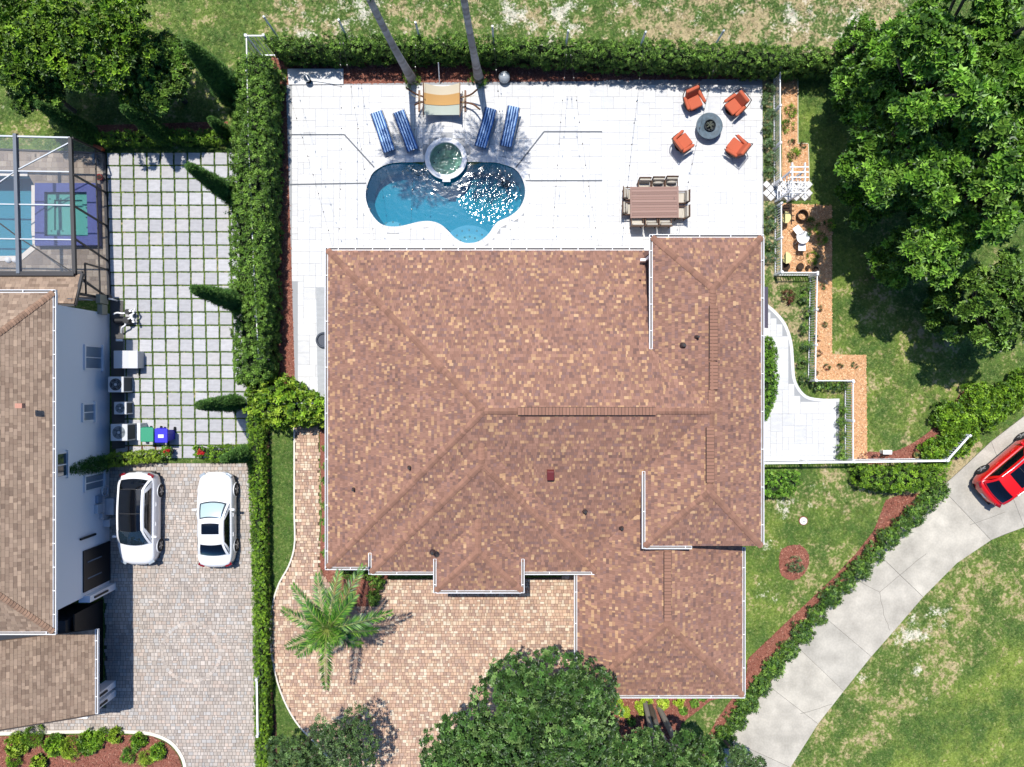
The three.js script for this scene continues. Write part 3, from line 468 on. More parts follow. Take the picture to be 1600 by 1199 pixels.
  // grey fabric awning over the east door
  const aw = new GB(), ax = wr - ov; aw.color(lin('#5c5663')); { const a = at(1190.5, 447, 2.7), b = at(1190.5, 512, 2.7), n = 6; for (let i = 0; i < n; i++) { const t = (k) => { const s = k / n * Math.PI / 2; return [ax + 0.05 + Math.sin(s) * 1.78, 2.75 - (1 - Math.cos(s)) * 0.62]; }; const [x0, y0] = t(i), [x1, y1] = t(i + 1); aw.quad(V(x0, y0, a.z), V(x0, y0, b.z), V(x1, y1, b.z), V(x1, y1, a.z)); } }
  aw.build('awning', std(0xffffff, 0.9, { vertexColors: true, side: THREE.DoubleSide }), house);
  // ridge vents: low boxes under cap shingles, dark slots at both sides
  const vent = (a, b, roof, wid = 0.36) => { const g1 = new GB(), d = b.clone().sub(a).normalize(), s = V(-d.z, 0, d.x); const lift = V(0, 0.05, 0); g1.bar(a.clone().add(lift), b.clone().add(lift), wid, 0.05); const m = g1.build('ridge_vent', std(lin('#2a2220'), 0.8), roof); const g2 = new GB(), L = a.distanceTo(b); for (let t = 0; t < L; t += 0.15) { g2.color(capTone()); const c = a.clone().addScaledVector(d, t + 0.07).add(V(0, 0.088, 0)); g2.bar(c.clone().addScaledVector(d, -0.066), c.clone().addScaledVector(d, 0.066), wid - 0.03, 0.022); } g2.build('vent_caps', M.vcRough, house).userData.kind = 'stuff'; };
  const rAt = (u0, v0, y) => at(u0, v0, y);
  vent(V(at(809, 643, R).x, R, rz), V(at(1024, 643, R).x, R, rz), main); vent(V(wx, WR, at(1110, 478, WR).z), V(wx, WR, at(1110, 560, WR).z), wing, 0.38); vent(V(wx + 0.01, WR, at(1110, 566, WR).z), V(wx, WR, at(1110, 609, WR).z), wing, 0.38); vent(V(wx2, WR2, at(1107, 668, WR2).z), V(wx2, WR2, at(1107, 754, WR2).z), wing, 0.36); vent(V(gx, gR, at(1040, 862, gR).z), V(gx, gR, at(1040, 966, gR).z), gar, 0.34);
  // pipe vents and the red box vent
  const surf = (x, z, kind) => { const f = { back: E + (z - mB) * PITCH, front: E + (mF - z) * PITCH, west: E + (x - mL) * PITCH, wingW: W + (x - wl) * PITCH, bay: B + (bf - z) * PITCH, bayW: B + (x - bl) * PITCH, bayE: B + (br - x) * PITCH }; return f[kind]; };
  const pipe = (u0, v0, kind, r = 0.055, hh = 0.35) => { let y = 4; for (let i = 0; i < 4; i++) { const q = at(u0, v0, y); y = surf(q.x, q.z, kind); } const q = at(u0, v0, y), g1 = new GB(); g1.cyl(q.x, y + hh / 2 - 0.06, q.z, r, r, hh, 12); g1.cyl(q.x, y + 0.03, q.z, r * 2.1, r * 1.2, 0.12, 12); const m = g1.build('vent_pipe', std(lin('#3a2a28'), 0.6), house); const g2 = new GB(); g2.cyl(q.x, y + hh - 0.05, q.z, r * 0.75, r * 0.75, 0.025, 12); g2.build('pipe_mouth', M.black, m); };
  pipe(640, 731, 'west'); pipe(553, 765, 'west'); pipe(676, 863.5, 'bayW', 0.07, 0.25); pipe(914, 799, 'front', 0.07); pipe(971, 825, 'front', 0.07); pipe(971, 836, 'front', 0.03, 0.2); pipe(1068, 540, 'wingW', 0.08, 0.25); pipe(1089, 527, 'wingW'); pipe(1000, 438, 'back', 0.03, 0.2);
  { let y = 4; for (let i = 0; i < 4; i++) { const q = at(860, 742, y); y = surf(q.x, q.z, 'front'); } const q = at(860, 742, y), g1 = new GB(); g1.rbox(q.x, y + 0.12, q.z, 0.32, 0.22, 0.46, 0.03, 0, Math.atan(PITCH)); const m = g1.build('box_vent', std(lin('#6e3030'), 0.5), house); const g2 = new GB(); g2.box(q.x, y + 0.06, q.z + 0.235, 0.3, 0.1, 0.02, 0, Math.atan(PITCH)); g2.build('vent_grille', M.black, m); }
  { const q = at(1012, 404, 4.0), g1 = new GB(); g1.box(q.x, 4.3, q.z, 0.09, 1.3, 0.12); g1.box(q.x - 0.12, 3.62, q.z, 0.3, 0.1, 0.12); g1.build('downspout', gutterMat, house); }
}
// ---------------------------------------------------------------- neighbour house: two storeys, white walls
const nHouse = thing('white_house', 'two storey white neighbour house with greyish brown roof', 'house');
{
  const E = 5.45, e = at(82, 720, E).x, zB = at(40, 458, E).z, zF = at(40, 987, E).z, half = (zF - zB) / 2, R = E + half * PITCH, rz = (zF + zB) / 2, far = e - 2 * half - 8;
  const O = { tab: greyTab, cap: () => tone('#a08069', 0.72).multiplyScalar(rr(0.9, 1.1)), slab: std(tone('#6d5c50', 0.6), 0.95), widths: [0.16, 0.22, 0.3], expo: 0.15 };
  const clipX = -29.5;                     // tabs are laid as far as the roof is seen
  const xr = e - half;
  const cut = (P) => P;
  const eastTop = V(xr, R, rz);
  const roof = hipRoof(nHouse, 'main_roof', [
    [V(e, E, zF), V(e, E, zB), eastTop],
    [V(e, E, zB), V(e - 6, E, zB), V(e - 6, E + 6 * PITCH, zB + 6)],
    [V(e - 6, E, zF), V(e, E, zF), V(e - 6, E + 6 * PITCH, zF - 6)],
  ], [[V(e, E, zB), V(e - 6, E + 6 * PITCH, zB + 6)], [V(e, E, zF), V(e - 6, E + 6 * PITCH, zF - 6)]], O);
  const X = V(1, 0, 0);
  gutter(roof, V(e, E, zB), V(e, E, zF), X, 1.05); gutter(roof, V(e - 6, E, zB), V(e + 0.13, E, zB), V(0, 0, -1), 1.3); gutter(roof, V(e - 6, E, zF), V(e + 0.13, E, zF), V(0, 0, 1), 2.2);
  // garage roof, one storey, gable toward the street
  const gE = 2.75, gx = at(148, 1050, gE).x, gzB = at(148, 984, 2.75).z, gzF = at(148, 1116, gE).z, depth = 4.4;
  const gr = hipRoof(nHouse, 'garage_roof', [[V(gx, gE, gzF), V(gx, gE, gzB), V(gx - depth, gE + depth * 0.45, gzB), V(gx - depth, gE + depth * 0.45, gzF)]], [], O);
  gutter(gr, V(gx, gE, gzB), V(gx, gE, gzF), X, 0.9);
  const rake = new GB(); rake.bar(V(gx, gE - 0.06, gzF + 0.03), V(gx - depth, gE - 0.06 + depth * 0.45, gzF + 0.03), 0.05, 0.2); rake.build('rake_board', std(lin('#4a403a'), 0.7), gr);
  // lanai roof at the back, one storey
  const lE = 2.75, lz0 = at(60, 428, lE).z, lx = at(127, 452, lE).x;
  const lan = hipRoof(nHouse, 'lanai_roof', [[V(lx, lE, lz0), V(lx - 6, lE, lz0), V(lx - 6, lE + 0.5, lz0 + 1.3), V(at(117, 476, lE + 0.5).x, lE + 0.5, at(117, 476, lE + 0.5).z)]], [], O);
  const lg = new GB(); lg.bar(V(lx + 0.05, lE - 0.02, lz0 - 0.06), V(lx - 6, lE - 0.02, lz0 - 0.06), 0.13, 0.16); { const a = V(lx + 0.05, lE, lz0), b = at(117, 477, lE + 0.45); lg.bar(a, b, 0.12, 0.14); lg.bar(b, b.clone().add(V(-1.2, 0, 0)), 0.12, 0.12); } lg.build('gutter', M.bronze, lan);
  // walls
  const wx = at(171.5, 700, 0).x, zc = at(175, 913, 0).z, wMat = std(lin('#fbfcfd', 0.86), 0.85), dark = std(lin('#2b3038'), 0.7);
  const w = new GB(); w.box(wx - 3, E / 2, (zB + 0.4 + zc) / 2, 6, E - 0.04, zc - zB - 0.4); w.build('wall', wMat, nHouse);
  const w2 = new GB(); w2.box(wx - 3.6, E / 2, (zc + zF - 0.4) / 2, 6, E - 0.06, zF - 0.4 - zc - 0.01); w2.box(wx - 3.6, gE / 2, (zc + gzF - 0.3) / 2 + 0.5, 6, gE - 0.05, gzF - 0.3 - zc - 1.02); w2.build('dark_wall', dark, nHouse);
  const P = (u0, v0) => { const q = at(u0, v0); const t = wx / q.x; return { y: CAM_H * (1 - t), z: q.z * t }; };   // point of the wall plane seen at a survey mark
  const fr = M.white;
  const win = (u0, v0, u1, v1, glassMat) => { const a = P(u0, (v0 + v1) / 2), b = P(u1, (v0 + v1) / 2), y0 = b.y, y1 = a.y, c = P((u0 + u1) / 2, v0), d = P((u0 + u1) / 2, v1), z0 = c.z, z1 = d.z, g = new GB(), t = 0.09; g.box(wx + 0.02, y1, (z0 + z1) / 2, 0.12, t, z1 - z0 + t); g.box(wx + 0.04, y0, (z0 + z1) / 2, 0.18, t, z1 - z0 + 0.2); g.box(wx + 0.02, (y0 + y1) / 2, z0, 0.115, y1 - y0, t); g.box(wx + 0.02, (y0 + y1) / 2, z1, 0.115, y1 - y0, t); g.box(wx + 0.02, (y0 + y1) / 2, (z0 + z1) / 2, 0.09, y1 - y0, 0.05); const m = g.build('window', fr, nHouse); const q = new GB(); q.box(wx + 0.006, (y0 + y1) / 2, (z0 + z1) / 2, 0.03, y1 - y0, z1 - z0); q.build('pane', glassMat, m); };
  const paleGlass = phys(lin('#9fb3c6', 0.6), 0.08, { clearcoat: 1 }), tealGlass = phys(lin('#2c4250', 0.8), 0.08, { clearcoat: 1 });
  win(131, 541, 158, 577, paleGlass); win(128, 631, 146, 658, paleGlass); win(84, 708, 103, 746, tealGlass); win(131, 741, 161, 765, paleGlass);
  // garage doors (black) with slim vertical lights, white piers and long black wall lamps
  const dz = (v0) => P(160, v0).z, door = (z0, z1, x, y1) => { const g = new GB(); g.box(x, y1 / 2, (z0 + z1) / 2, 0.08, y1, z1 - z0); const m = g.build('garage_door', std(lin('#141519'), 0.5), nHouse); for (const f of [0.3, 0.7]) { const s = new GB(); s.box(x + 0.045, y1 * 0.62, z0 + (z1 - z0) * f, 0.02, y1 * 0.5, 0.06); s.build('glass_slit', phys(lin('#6b7785'), 0.1), m); } };
  door(at(172, 845).z, at(172, 906).z, wx + 0.02, 2.35); door(at(172, 937).z, at(172, 1063).z, wx - 0.4, 2.4);
  const pier = (v0, top) => { const z = at(178, v0).z, g = new GB(); g.box(wx + 0.05, top / 2, z, 0.55, top, 0.32); const m = g.build('pier', wMat, nHouse); const l = new GB(); l.box(wx + 0.36, top * 0.6, z, 0.06, top * 0.5, 0.09); l.build('wall_lamp', M.black, m); };
  pier(916, 2.3); pier(1068, 2.5); pier(1083, 2.5);
  const lamp = new GB(); lamp.box(wx + 0.06, 2.0, at(170, 826).z, 0.08, 1.25, 0.1); lamp.build('wall_lamp', M.black, nHouse);
  // meter boxes and cables on the wall
  const bx = (u0, v0, sx, sy, sz, m, nm) => { const q = P(u0, v0), g = new GB(); g.rbox(wx + sx / 2, q.y, q.z, sx, sy, sz, 0.02); g.build(nm, m, nHouse); };
  const beige = std(lin('#a8a692', 0.75), 0.6), pale = std(lin('#d7dde2', 0.75), 0.6);
  bx(156, 468, 0.22, 0.75, 0.45, beige, 'meter_box'); bx(156, 484, 0.25, 0.5, 0.5, beige, 'meter_box'); bx(163, 465, 0.3, 0.3, 0.25, M.black, 'meter_glass');
  bx(170, 790, 0.45, 0.75, 0.85, pale, 'pump_cover'); bx(151, 795, 0.2, 0.5, 0.45, pale, 'switch_box'); bx(152, 780, 0.15, 0.4, 0.4, std(lin('#8797a8'), 0.6), 'switch_box'); bx(156, 806, 0.18, 0.2, 0.25, pale, 'switch_box'); bx(170, 815, 0.35, 1.1, 0.35, pale, 'pump_cover');
  { const q = P(160, 768), g = new GB(); g.add(new THREE.TorusGeometry(0.25, 0.05, 8, 20), new THREE.Matrix4().makeRotationY(Math.PI / 2).setPosition(wx + 0.12, q.y, q.z)); g.cyl(wx + 0.08, q.y, q.z, 0.12, 0.12, 0.14, 12, 0, Math.PI / 2); g.build('hose_reel', pale, nHouse); }
  { const q = at(35, 634, 6.6), g = new GB(); g.box(q.x, 6.75, q.z, 0.3, 0.22, 0.2); g.build('box_vent', std(lin('#c98f78', 0.8), 0.6), nHouse); }
  const cb = new GB(); cb.tube([V(wx + 0.03, 3.6, P(120, 470).z), V(wx + 0.03, 2.5, P(140, 470).z), V(wx + 0.03, 1.6, P(156, 472).z)], 0.018, 12, 5); cb.build('conduit', std(lin('#8fa0b0'), 0.6), nHouse);
}

// ================================================================ POOLS
const waterColor = lin('#bfe6f0', 1);
function rippleTex(w, h, f) { return dataTex(w, h, (x, y) => { const v = f(x, y); return [v, v, v]; }, false); }
{
  const pool = thing('swimming_pool', 'freeform blue swimming pool with lobed lower edge', 'swimming pool');
  const plaster = new THREE.MeshStandardMaterial({ color: lin('#45acc0', 0.85), roughness: 0.8, map: dataTex(256, 256, (x, y) => { const s = 0.9 + 0.1 * fbm(x * 30, y * 30, 3); return [s, s, s]; }) });
  const g = new GB(), n = poolOutline.length, rim = offsetPoly(poolOutline, 0.02), D = -1.55;
  const inner = offsetPoly(poolOutline, -0.22);
  for (let i = 0; i < n; i++) { const j = (i + 1) % n, a = rim[i], b = rim[j], c = inner[i], d = inner[j]; g.quad(V(a[0], 0.04, a[1]), V(c[0], D + 0.15, c[1]), V(d[0], D + 0.15, d[1]), V(b[0], 0.04, b[1])); }
  g.slab(offsetPoly(poolOutline, -0.1), D - 0.1, D + 0.16);
  g.build('basin', plaster, pool);
  const tl = new GB(), band = offsetPoly(poolOutline, 0.005); for (let i = 0; i < n; i++) { const j = (i + 1) % n, a = band[i], b = band[j]; tl.quad(V(a[0], 0.035, a[1]), V(a[0], -0.16, a[1]), V(b[0], -0.16, b[1]), V(b[0], 0.035, b[1])); } tl.build('waterline_tile', std(lin('#16405c'), 0.3), pool);
  // entry steps and bench with dark tile markers
  const dots = (list, y, parent) => { const d = new GB(); for (const [u, v] of list) { const q = at(u, v, y); d.box(q.x, y + 0.006, q.z, 0.085, 0.012, 0.085, 0.78); } d.build('marker_tiles', std(lin('#0d2030'), 0.4), parent).userData.kind = 'stuff'; };
  const disc = (u, v, r, y, mat, name) => { const q = at(u, v, y), s = new GB(); s.cyl(q.x, (y + D) / 2, q.z, r, r, y - D, 36); return s.build(name, mat, pool); };
  const stepMat = std(lin('#8fb6c6', 0.85), 0.8);
  const s1 = disc(733, 398, 1.55, -0.42, stepMat, 'entry_step'), s2 = disc(733, 397, 1.05, -0.2, std(lin('#a9c3cd', 0.85), 0.8), 'entry_step');
  dots([[714, 368], [722, 361], [733, 359.5], [745, 361], [753, 367]], -0.42, s1); dots([[719, 376], [726, 371], [734, 370], [742, 372], [748, 377]], -0.2, s2);
  const s3 = disc(614, 364.5, 0.62, -0.25, std(lin('#a9c3cd', 0.85), 0.8), 'bench_step'); dots([[601, 351.5], [603, 348.5], [614, 347], [624.5, 351]], -0.25, s3);
  const wl = poolOutline, cx = at(700, 310).x, cz = at(700, 310).z;
  const tex = rippleTex(1024, 768, (x, y) => {          // ripples; livelier where the returns stir the eastern half
    const X = x * 10, Z = y * 6.4, e = Math.max(0, 1 - Math.hypot((X - 7.1) / 1.7, (Z - 3.35) / 1.55)), l = 0.06 + 1.05 * Math.min(1, Math.max(0, e * 2.4 + 0.45 * noise2(X * 1.3 + 4, Z * 1.3) * (e > 0 ? 1 : 0))) + 0.5 * Math.max(0, noise2(X * 0.9 + 4, Z * 0.9) - 0.5);
    const f = noise2(X * 2.5, Z * 2.5) * 0.62 + noise2(X * 5.6, Z * 5.6) * 0.26;
    return 0.5 + 0.26 * f * l;
  });
  tex.wrapS = tex.wrapT = THREE.ClampToEdgeWrapping;
  tex.repeat.set(1 / 10, 1 / 6.4); tex.offset.set(0.5 - cx / 10, 0.5 + cz / 6.4);
  const w = new GB(); w.add(slabTop(offsetPoly(poolOutline, 0.0), -0.07));
  w.build('water', phys(lin('#b4e4ee', 0.97), 0.065, { transmission: 1, thickness: 0, ior: 1.33, bumpMap: tex, bumpScale: 0.07 }), pool);
  const cl = new GB(), q = at(790, 285, -1.0); cl.add(new THREE.SphereGeometry(0.24, 16, 8), new THREE.Matrix4().makeScale(1.1, 0.5, 0.9).setPosition(q.x, D + 0.28, q.z)); cl.cyl(q.x + 0.12, D + 0.36, q.z + 0.05, 0.05, 0.05, 0.3, 8, 0.6); cl.color(lin('#10161c'));
  const clm = cl.build('pool_cleaner', std(lin('#10161c'), 0.5)); tag(clm, 'small black pool cleaner on the pool floor', 'pool cleaner');
}
function slabTop(pts, y) { const s = new THREE.ShapeGeometry(new THREE.Shape(pts.map(([x, z]) => new THREE.Vector2(x, -z)))); s.rotateX(-Math.PI / 2); s.translate(0, y, 0); return s; }
{
  const spa = thing('round_spa', 'round raised spa with white stone rim at the pool edge', 'spa', null, V(spaC.x, 0, spaC.z));
  const T = 0.30, ring = new GB(), pr = [[SPA_IN, T - 0.35], [SPA_IN, T - 0.02], [SPA_IN + 0.02, T], [SPA_R - 0.02, T], [SPA_R, T - 0.02], [SPA_R, T - 0.06]].map(([x, y]) => new THREE.Vector2(x, y));
  ring.add(new THREE.LatheGeometry(pr, 56)); ring.build('rim', new THREE.MeshStandardMaterial({ color: lin('#ffffff', 0.8), map: stoneTex, roughness: 0.55 }), spa);
  const wall = new GB(); wall.add(new THREE.LatheGeometry([[SPA_R - 0.06, -1.4], [SPA_R - 0.06, T - 0.05]].map(([x, y]) => new THREE.Vector2(x, y)), 56)); wall.build('outer_wall', std(lin('#2d6f8a'), 0.4), spa);
  const bowl = new GB(); bowl.add(new THREE.LatheGeometry([[0, -0.75], [0.42, -0.72], [0.44, -0.32], [0.80, -0.28], [SPA_IN + 0.005, T - 0.1]].map(([x, y]) => new THREE.Vector2(x, y)), 48)); bowl.build('basin', new THREE.MeshStandardMaterial({ color: lin('#c8dfd2', 0.88), roughness: 0.8, side: THREE.DoubleSide, map: dataTex(128, 128, (x, y) => { const s = 0.85 + 0.2 * fbm(x * 8, y * 8, 3); return [s, s, s]; }) }), spa);
  for (let i = 0; i < 7; i++) { const a = i / 7 * 6.283 + 0.4, j = new GB(); j.cyl(Math.cos(a) * 0.66, -0.29, Math.sin(a) * 0.66, 0.035, 0.035, 0.03, 10); j.build('jet', M.black, spa); }
  const tex = rippleTex(256, 256, (x, y) => 0.5 + 0.3 * fbm(x * 9, y * 9, 3)); tex.repeat.set(0.5, 0.5);
  const w = new GB(); w.add(new THREE.CircleGeometry(SPA_IN + 0.003, 48).rotateX(-Math.PI / 2), new THREE.Matrix4().makeTranslation(0, T - 0.12, 0)); w.build('water', phys(lin('#cfe8e0'), 0.05, { transmission: 1, thickness: 0, ior: 1.33, bumpMap: tex, bumpScale: 0.09 }), spa);
  const sp = new GB(); sp.rbox(0.03, T - 0.015, SPA_R - 0.05, 0.42, 0.05, 0.36, 0.015); sp.build('spillway', stoneMats[1], spa);
}
// ---------------------------------------------------------------- neighbour pool, tiled spa and screen cage
{
  const deck = new GB(); deck.slab(poly([[-200, 232], [163, 238], [172, 470], [-200, 470]]), 0.002, 0.03, [nPoolOutline]); const d = deck.build('lanai_floor', new THREE.MeshStandardMaterial({ color: tone('#a8998a', 0.7), map: stoneTex, roughness: 0.9 })); tag(d, 'taupe paved floor inside the screened pool cage', null, null, 'structure');
  for (const c of [poly([[56, 240], [163, 240], [167, 285], [56, 285]]), poly([[-20, 240], [56, 240], [56, 264], [-20, 264]]), poly([[-20, 412], [34, 412], [60, 390], [60, 285], [168, 285], [171, 462], [-20, 462]])]) cobbles(d, c, ['#a99a8b', '#b3a595', '#9c8e81', '#bcae9d'].map((h) => tone(h, 0.66)), 0.04, 0.3);
  const pool = thing('neighbour_pool', 'pale turquoise neighbour pool partly out of view under the screen cage', 'swimming pool');
  const g = new GB(); g.slab(nPoolOutline, -1.3, -1.2); for (let i = 0; i < nPoolOutline.length; i++) { const a = nPoolOutline[i], b = nPoolOutline[(i + 1) % nPoolOutline.length]; g.quad(V(a[0], 0.03, a[1]), V(a[0], -1.25, a[1]), V(b[0], -1.25, b[1]), V(b[0], 0.03, b[1])); } g.build('basin', std(lin('#79b9c9', 0.85), 0.8, { side: THREE.DoubleSide }), pool);
  const w = new GB(); w.add(slabTop(nPoolOutline, -0.06)); w.build('water', phys(lin('#b9e2ea', 0.95), 0.06, { transmission: 1, thickness: 0, ior: 1.33 }), pool);
  const cp = new GB(), ring = nPoolOutline.slice(0); for (let i = 3; i + 1 < ring.length; i++) cp.bar(V(ring[i][0], 0.045, ring[i][1]), V(ring[i + 1][0], 0.045, ring[i + 1][1]), 0.26, 0.05); cp.bar(V(ring[0][0], 0.045, ring[0][1]), V(ring[2][0], 0.045, ring[2][1]), 0.26, 0.05); cp.build('coping', std(tone('#e8dfd2'), 0.7), pool);
  const ball = (u, v) => { const q = at(u, v, 0.15), b = new GB(); b.sph(0, 0, 0, 0.16, 1, 16); const m = b.build('pool_float', std(lin('#f2f2f2', 0.8), 0.5)); m.position.copy(q).setY(0.05); return m; };
  tag(ball(11, 406), 'white ball float at the pool corner nearer the picture edge', 'float', 'white pool floats'); tag(ball(22, 406), 'white ball float beside the cage beam in the neighbour pool', 'float', 'white pool floats');
  const spa = thing('tiled_spa', 'square raised spa tiled purple blue in the neighbour cage', 'spa'); const T = 0.42;
  const o = poly([[54, 286], [151, 286], [153, 383], [54, 384]], T), inn = poly([[69, 300], [135, 300], [137, 369], [69, 369]], T);
  const s = new GB(); s.slab(o, 0.0, T, [inn]); s.build('tiled_rim', new THREE.MeshStandardMaterial({ color: tone('#5b67b8', 0.8), roughness: 0.35, map: dataTex(256, 256, (x, y) => { const k = 0.8 + 0.25 * noise2(Math.floor(x * 64) * 3.1, Math.floor(y * 64) * 5.7); return [k, k, k]; }) }), spa);
  const b = new GB(); b.slab(inn, 0.044, 0.062); const seat = offsetPoly(inn, -0.5); b.slab(inn, 0.05, 0.2, [seat]); b.build('basin', std(lin('#9fc9c6', 0.85), 0.7), spa);
  for (const [u, v] of [[78, 311], [95, 311], [135, 325], [135, 340], [136, 356], [80, 361], [98, 361]]) { const q = at(u, v, 0.2), j = new GB(); j.cyl(q.x, 0.206, q.z, 0.035, 0.035, 0.02, 8); j.build('jet', M.black, spa); }
  const w2 = new GB(); w2.add(slabTop(inn, T - 0.12)); w2.build('water', phys(lin('#bfe3de'), 0.06, { transmission: 1, thickness: 0, ior: 1.33 }), spa);
  // cage
  const cage = thing('screen_enclosure', 'dark framed screen cage over the neighbour pool', 'screen enclosure'), h = 2.85;
  const cr = [at(110, 215.5, h), at(116.5, 428, h)], base = [at(164, 240), at(172, 468)], x0 = -32;
  const beam = (a, b2, name = 'beam', wd = 0.1, hg = 0.14, m = M.bronze) => { const q = new GB(); q.bar(a, b2, wd, hg); return q.build(name, m, cage); };
  const zB = cr[0].z, zF = cr[1].z, xe = (cr[0].x + cr[1].x) / 2, topL = (z) => V(x0, h, z);
  const pale = std(lin('#c9ced2', 0.8), 0.45, { metalness: 0.3 });
  const y2 = h;
  beam(V(cr[0].x, h, zB), V(cr[1].x, h, zF), 'eave_beam', 0.16, 0.16); beam(topL(at(0, 207, h).z), V(cr[0].x, h, zB), 'roof_beam', 0.07, 0.12, pale); beam(topL(zF), V(cr[1].x, h, zF), 'roof_beam', 0.2, 0.2);
  for (const v of [266, 318, 372]) beam(V(x0, h + 0.02, at(60, v - 2, h).z), V(xe, h + 0.02, at(60, v + 3, h).z), 'roof_beam', 0.055, 0.08, pale);
  beam(V(at(25, 210, h).x, h + 0.04, at(25, 210, h).z), V(at(30.5, 428, h).x, h + 0.04, zF), 'roof_beam', 0.16, 0.2, std(lin('#6d757f', 0.8), 0.45));
  beam(V(at(28, 265, h).x, h, at(28, 265, h).z), V(cr[0].x, h, zB + 0.2), 'roof_brace', 0.05, 0.06, pale); beam(V(at(30, 372, h).x, h, at(30, 372, h).z), V(cr[1].x, h, zF), 'roof_brace', 0.05, 0.06); beam(V(at(28, 265, h).x, h, at(28, 265, h).z), V(at(-40, 312, h).x, h, at(-40, 312, h).z), 'roof_brace', 0.05, 0.06, pale); beam(V(at(30, 372, h).x, h, at(30, 372, h).z), V(at(-40, 320, h).x, h, at(-40, 320, h).z), 'roof_brace', 0.05, 0.06);
  const xb = (t) => base[0].x + (base[1].x - base[0].x) * t, zb = (t) => base[0].z + (base[1].z - base[0].z) * t;
  for (const t of [0, 0.27, 0.5, 0.74, 1]) beam(V(xb(t), 0, zb(t)), V(xe + (xb(t) - xb(0)) * 0.4, h, zB + (zF - zB) * t), 'post', 0.06, 0.09);
  beam(V(base[0].x, 0.06, base[0].z), V(base[1].x, 0.06, base[1].z), 'sill_beam', 0.16, 0.12); beam(V(xb(0) + 0.01, 0.9, zb(0)), V(xb(1), 0.9, zb(1)), 'chair_rail', 0.05, 0.07);
  beam(V(base[0].x - 0.02, 0.05, base[0].z), V(x0, 0.05, base[0].z - 0.4), 'sill_beam', 0.08, 0.1);
  beam(V(xb(0.8), 2.1, zb(0.8)), V(xb(1), 2.1, zb(1)), 'door_head', 0.06, 0.08); beam(V(xb(0.8), 0.05, zb(0.8)), V(xb(0.8), 2.1, zb(0.8)), 'door_post', 0.06, 0.08); beam(V(xb(1), 0.1, zb(1)), V(at(117, 470, 2.6).x, 2.6, zb(1)), 'post', 0.12, 0.12);
  const scr = new THREE.MeshStandardMaterial({ color: lin('#8a929c'), roughness: 0.9, transparent: true, opacity: 0.2, side: THREE.DoubleSide });
  const pane = (P, name) => { const q = new GB(); q.quad(...P); q.build(name, scr, cage); };
  const zs = [zB, at(60, 266, h).z, at(60, 318, h).z, at(60, 372, h).z, zF];
  for (let i = 0; i < 4; i++) pane([V(x0, h - 0.02, zs[i + 1]), V(xe, h - 0.02, zs[i + 1]), V(xe, h - 0.02, zs[i]), V(x0, h - 0.02, zs[i])], 'roof_screen');
  pane([V(base[0].x, 0.1, base[0].z), V(base[1].x, 0.1, base[1].z), V(cr[1].x, h, zF), V(cr[0].x, h, zB)], 'wall_screen');
}

// ================================================================ FURNITURE ON THE POOL DECK
const navy = lin('#234a86', 0.9), skyBlue = lin('#b4d4f5', 0.9), midBlue = lin('#3c6fb4', 0.85);
function lounger(headL, headR, footL, footR, label) {
  const c = (a, b) => [(a[0] + b[0]) / 2, (a[1] + b[1]) / 2], hd = at(...c(headL, headR), 0.42), ft = at(...c(footL, footR), 0.38), dir = ft.clone().sub(hd).setY(0), L = dir.length(), mid = hd.clone().add(ft).multiplyScalar(0.5).setY(DY), turn = Math.atan2(dir.x, dir.z);
  const o = thing('sun_lounger', label, 'sun lounger', 'striped loungers by the spa', mid, turn), W = 0.58;   // local +z toward the feet
  const prof = [[-L / 2, 0.60], [-L * 0.36, 0.50], [-L * 0.2, 0.385], [0.0, 0.36], [L * 0.25, 0.375], [L / 2 - 0.03, 0.36], [L / 2, 0.30]];
  const cv = new THREE.CatmullRomCurve3(prof.map(([z, y]) => V(0, y, z))), pts = cv.getPoints(26), tw = new GB(), N = 9, cols = [navy, skyBlue, navy, skyBlue, navy, skyBlue, navy, skyBlue, midBlue];
  for (let s = 0; s < N; s++) { const x0 = -W / 2 + W * s / N, x1 = -W / 2 + W * (s + 1) / N; tw.color(cols[s]); for (let i = 0; i + 1 < pts.length; i++) { const a = pts[i], b = pts[i + 1], w = (p, x) => V(x + 0.008 * noise2(p.z * 4, x * 9), p.y + 0.045 + 0.006 * noise2(p.z * 6 + 3, x * 12), p.z); tw.quad(w(a, x0), w(b, x0), w(b, x1), w(a, x1)); } }
  tw.color(navy); for (const x of [-W / 2, W / 2]) for (let i = 0; i + 1 < pts.length; i++) { const a = pts[i], b = pts[i + 1]; tw.quad(V(x, a.y + 0.045, a.z), V(x, a.y - 0.02, a.z), V(x, b.y - 0.02, b.z), V(x, b.y + 0.045, b.z)); }
  tw.build('towel', std(0xffffff, 0.95, { vertexColors: true, side: THREE.DoubleSide }), o);
  const fr = new GB(); for (const x of [-W / 2 - 0.03, W / 2 + 0.03]) fr.tube(prof.map(([z, y]) => V(x, y - 0.02, z)), 0.02, 20, 6); fr.build('frame', M.greyMetal, o);
  for (const x of [-1, 1]) for (const z of [-L * 0.3, L * 0.38]) { const l = new GB(); l.rod(V(x * (W / 2 + 0.03), 0, z), V(x * (W / 2 + 0.02), 0.36, z), 0.018); l.build('leg', M.greyMetal, o); }
  const sl = new GB(); for (let i = 1; i < 25; i += 1.5) { const p = pts[Math.floor(i)]; sl.box(0, p.y - 0.01, p.z, W, 0.012, 0.05); } sl.build('sling', std(lin('#38414e'), 0.8), o);
}
lounger([580.6, 180], [597.5, 175.7], [600, 239.5], [617, 234.8], 'blue striped lounger farthest from the spa on the hammock post side, first from the left');
lounger([616, 179.4], [631.3, 174.7], [637, 237.6], [653.8, 233], 'blue striped lounger between the outer left lounger and the round spa');
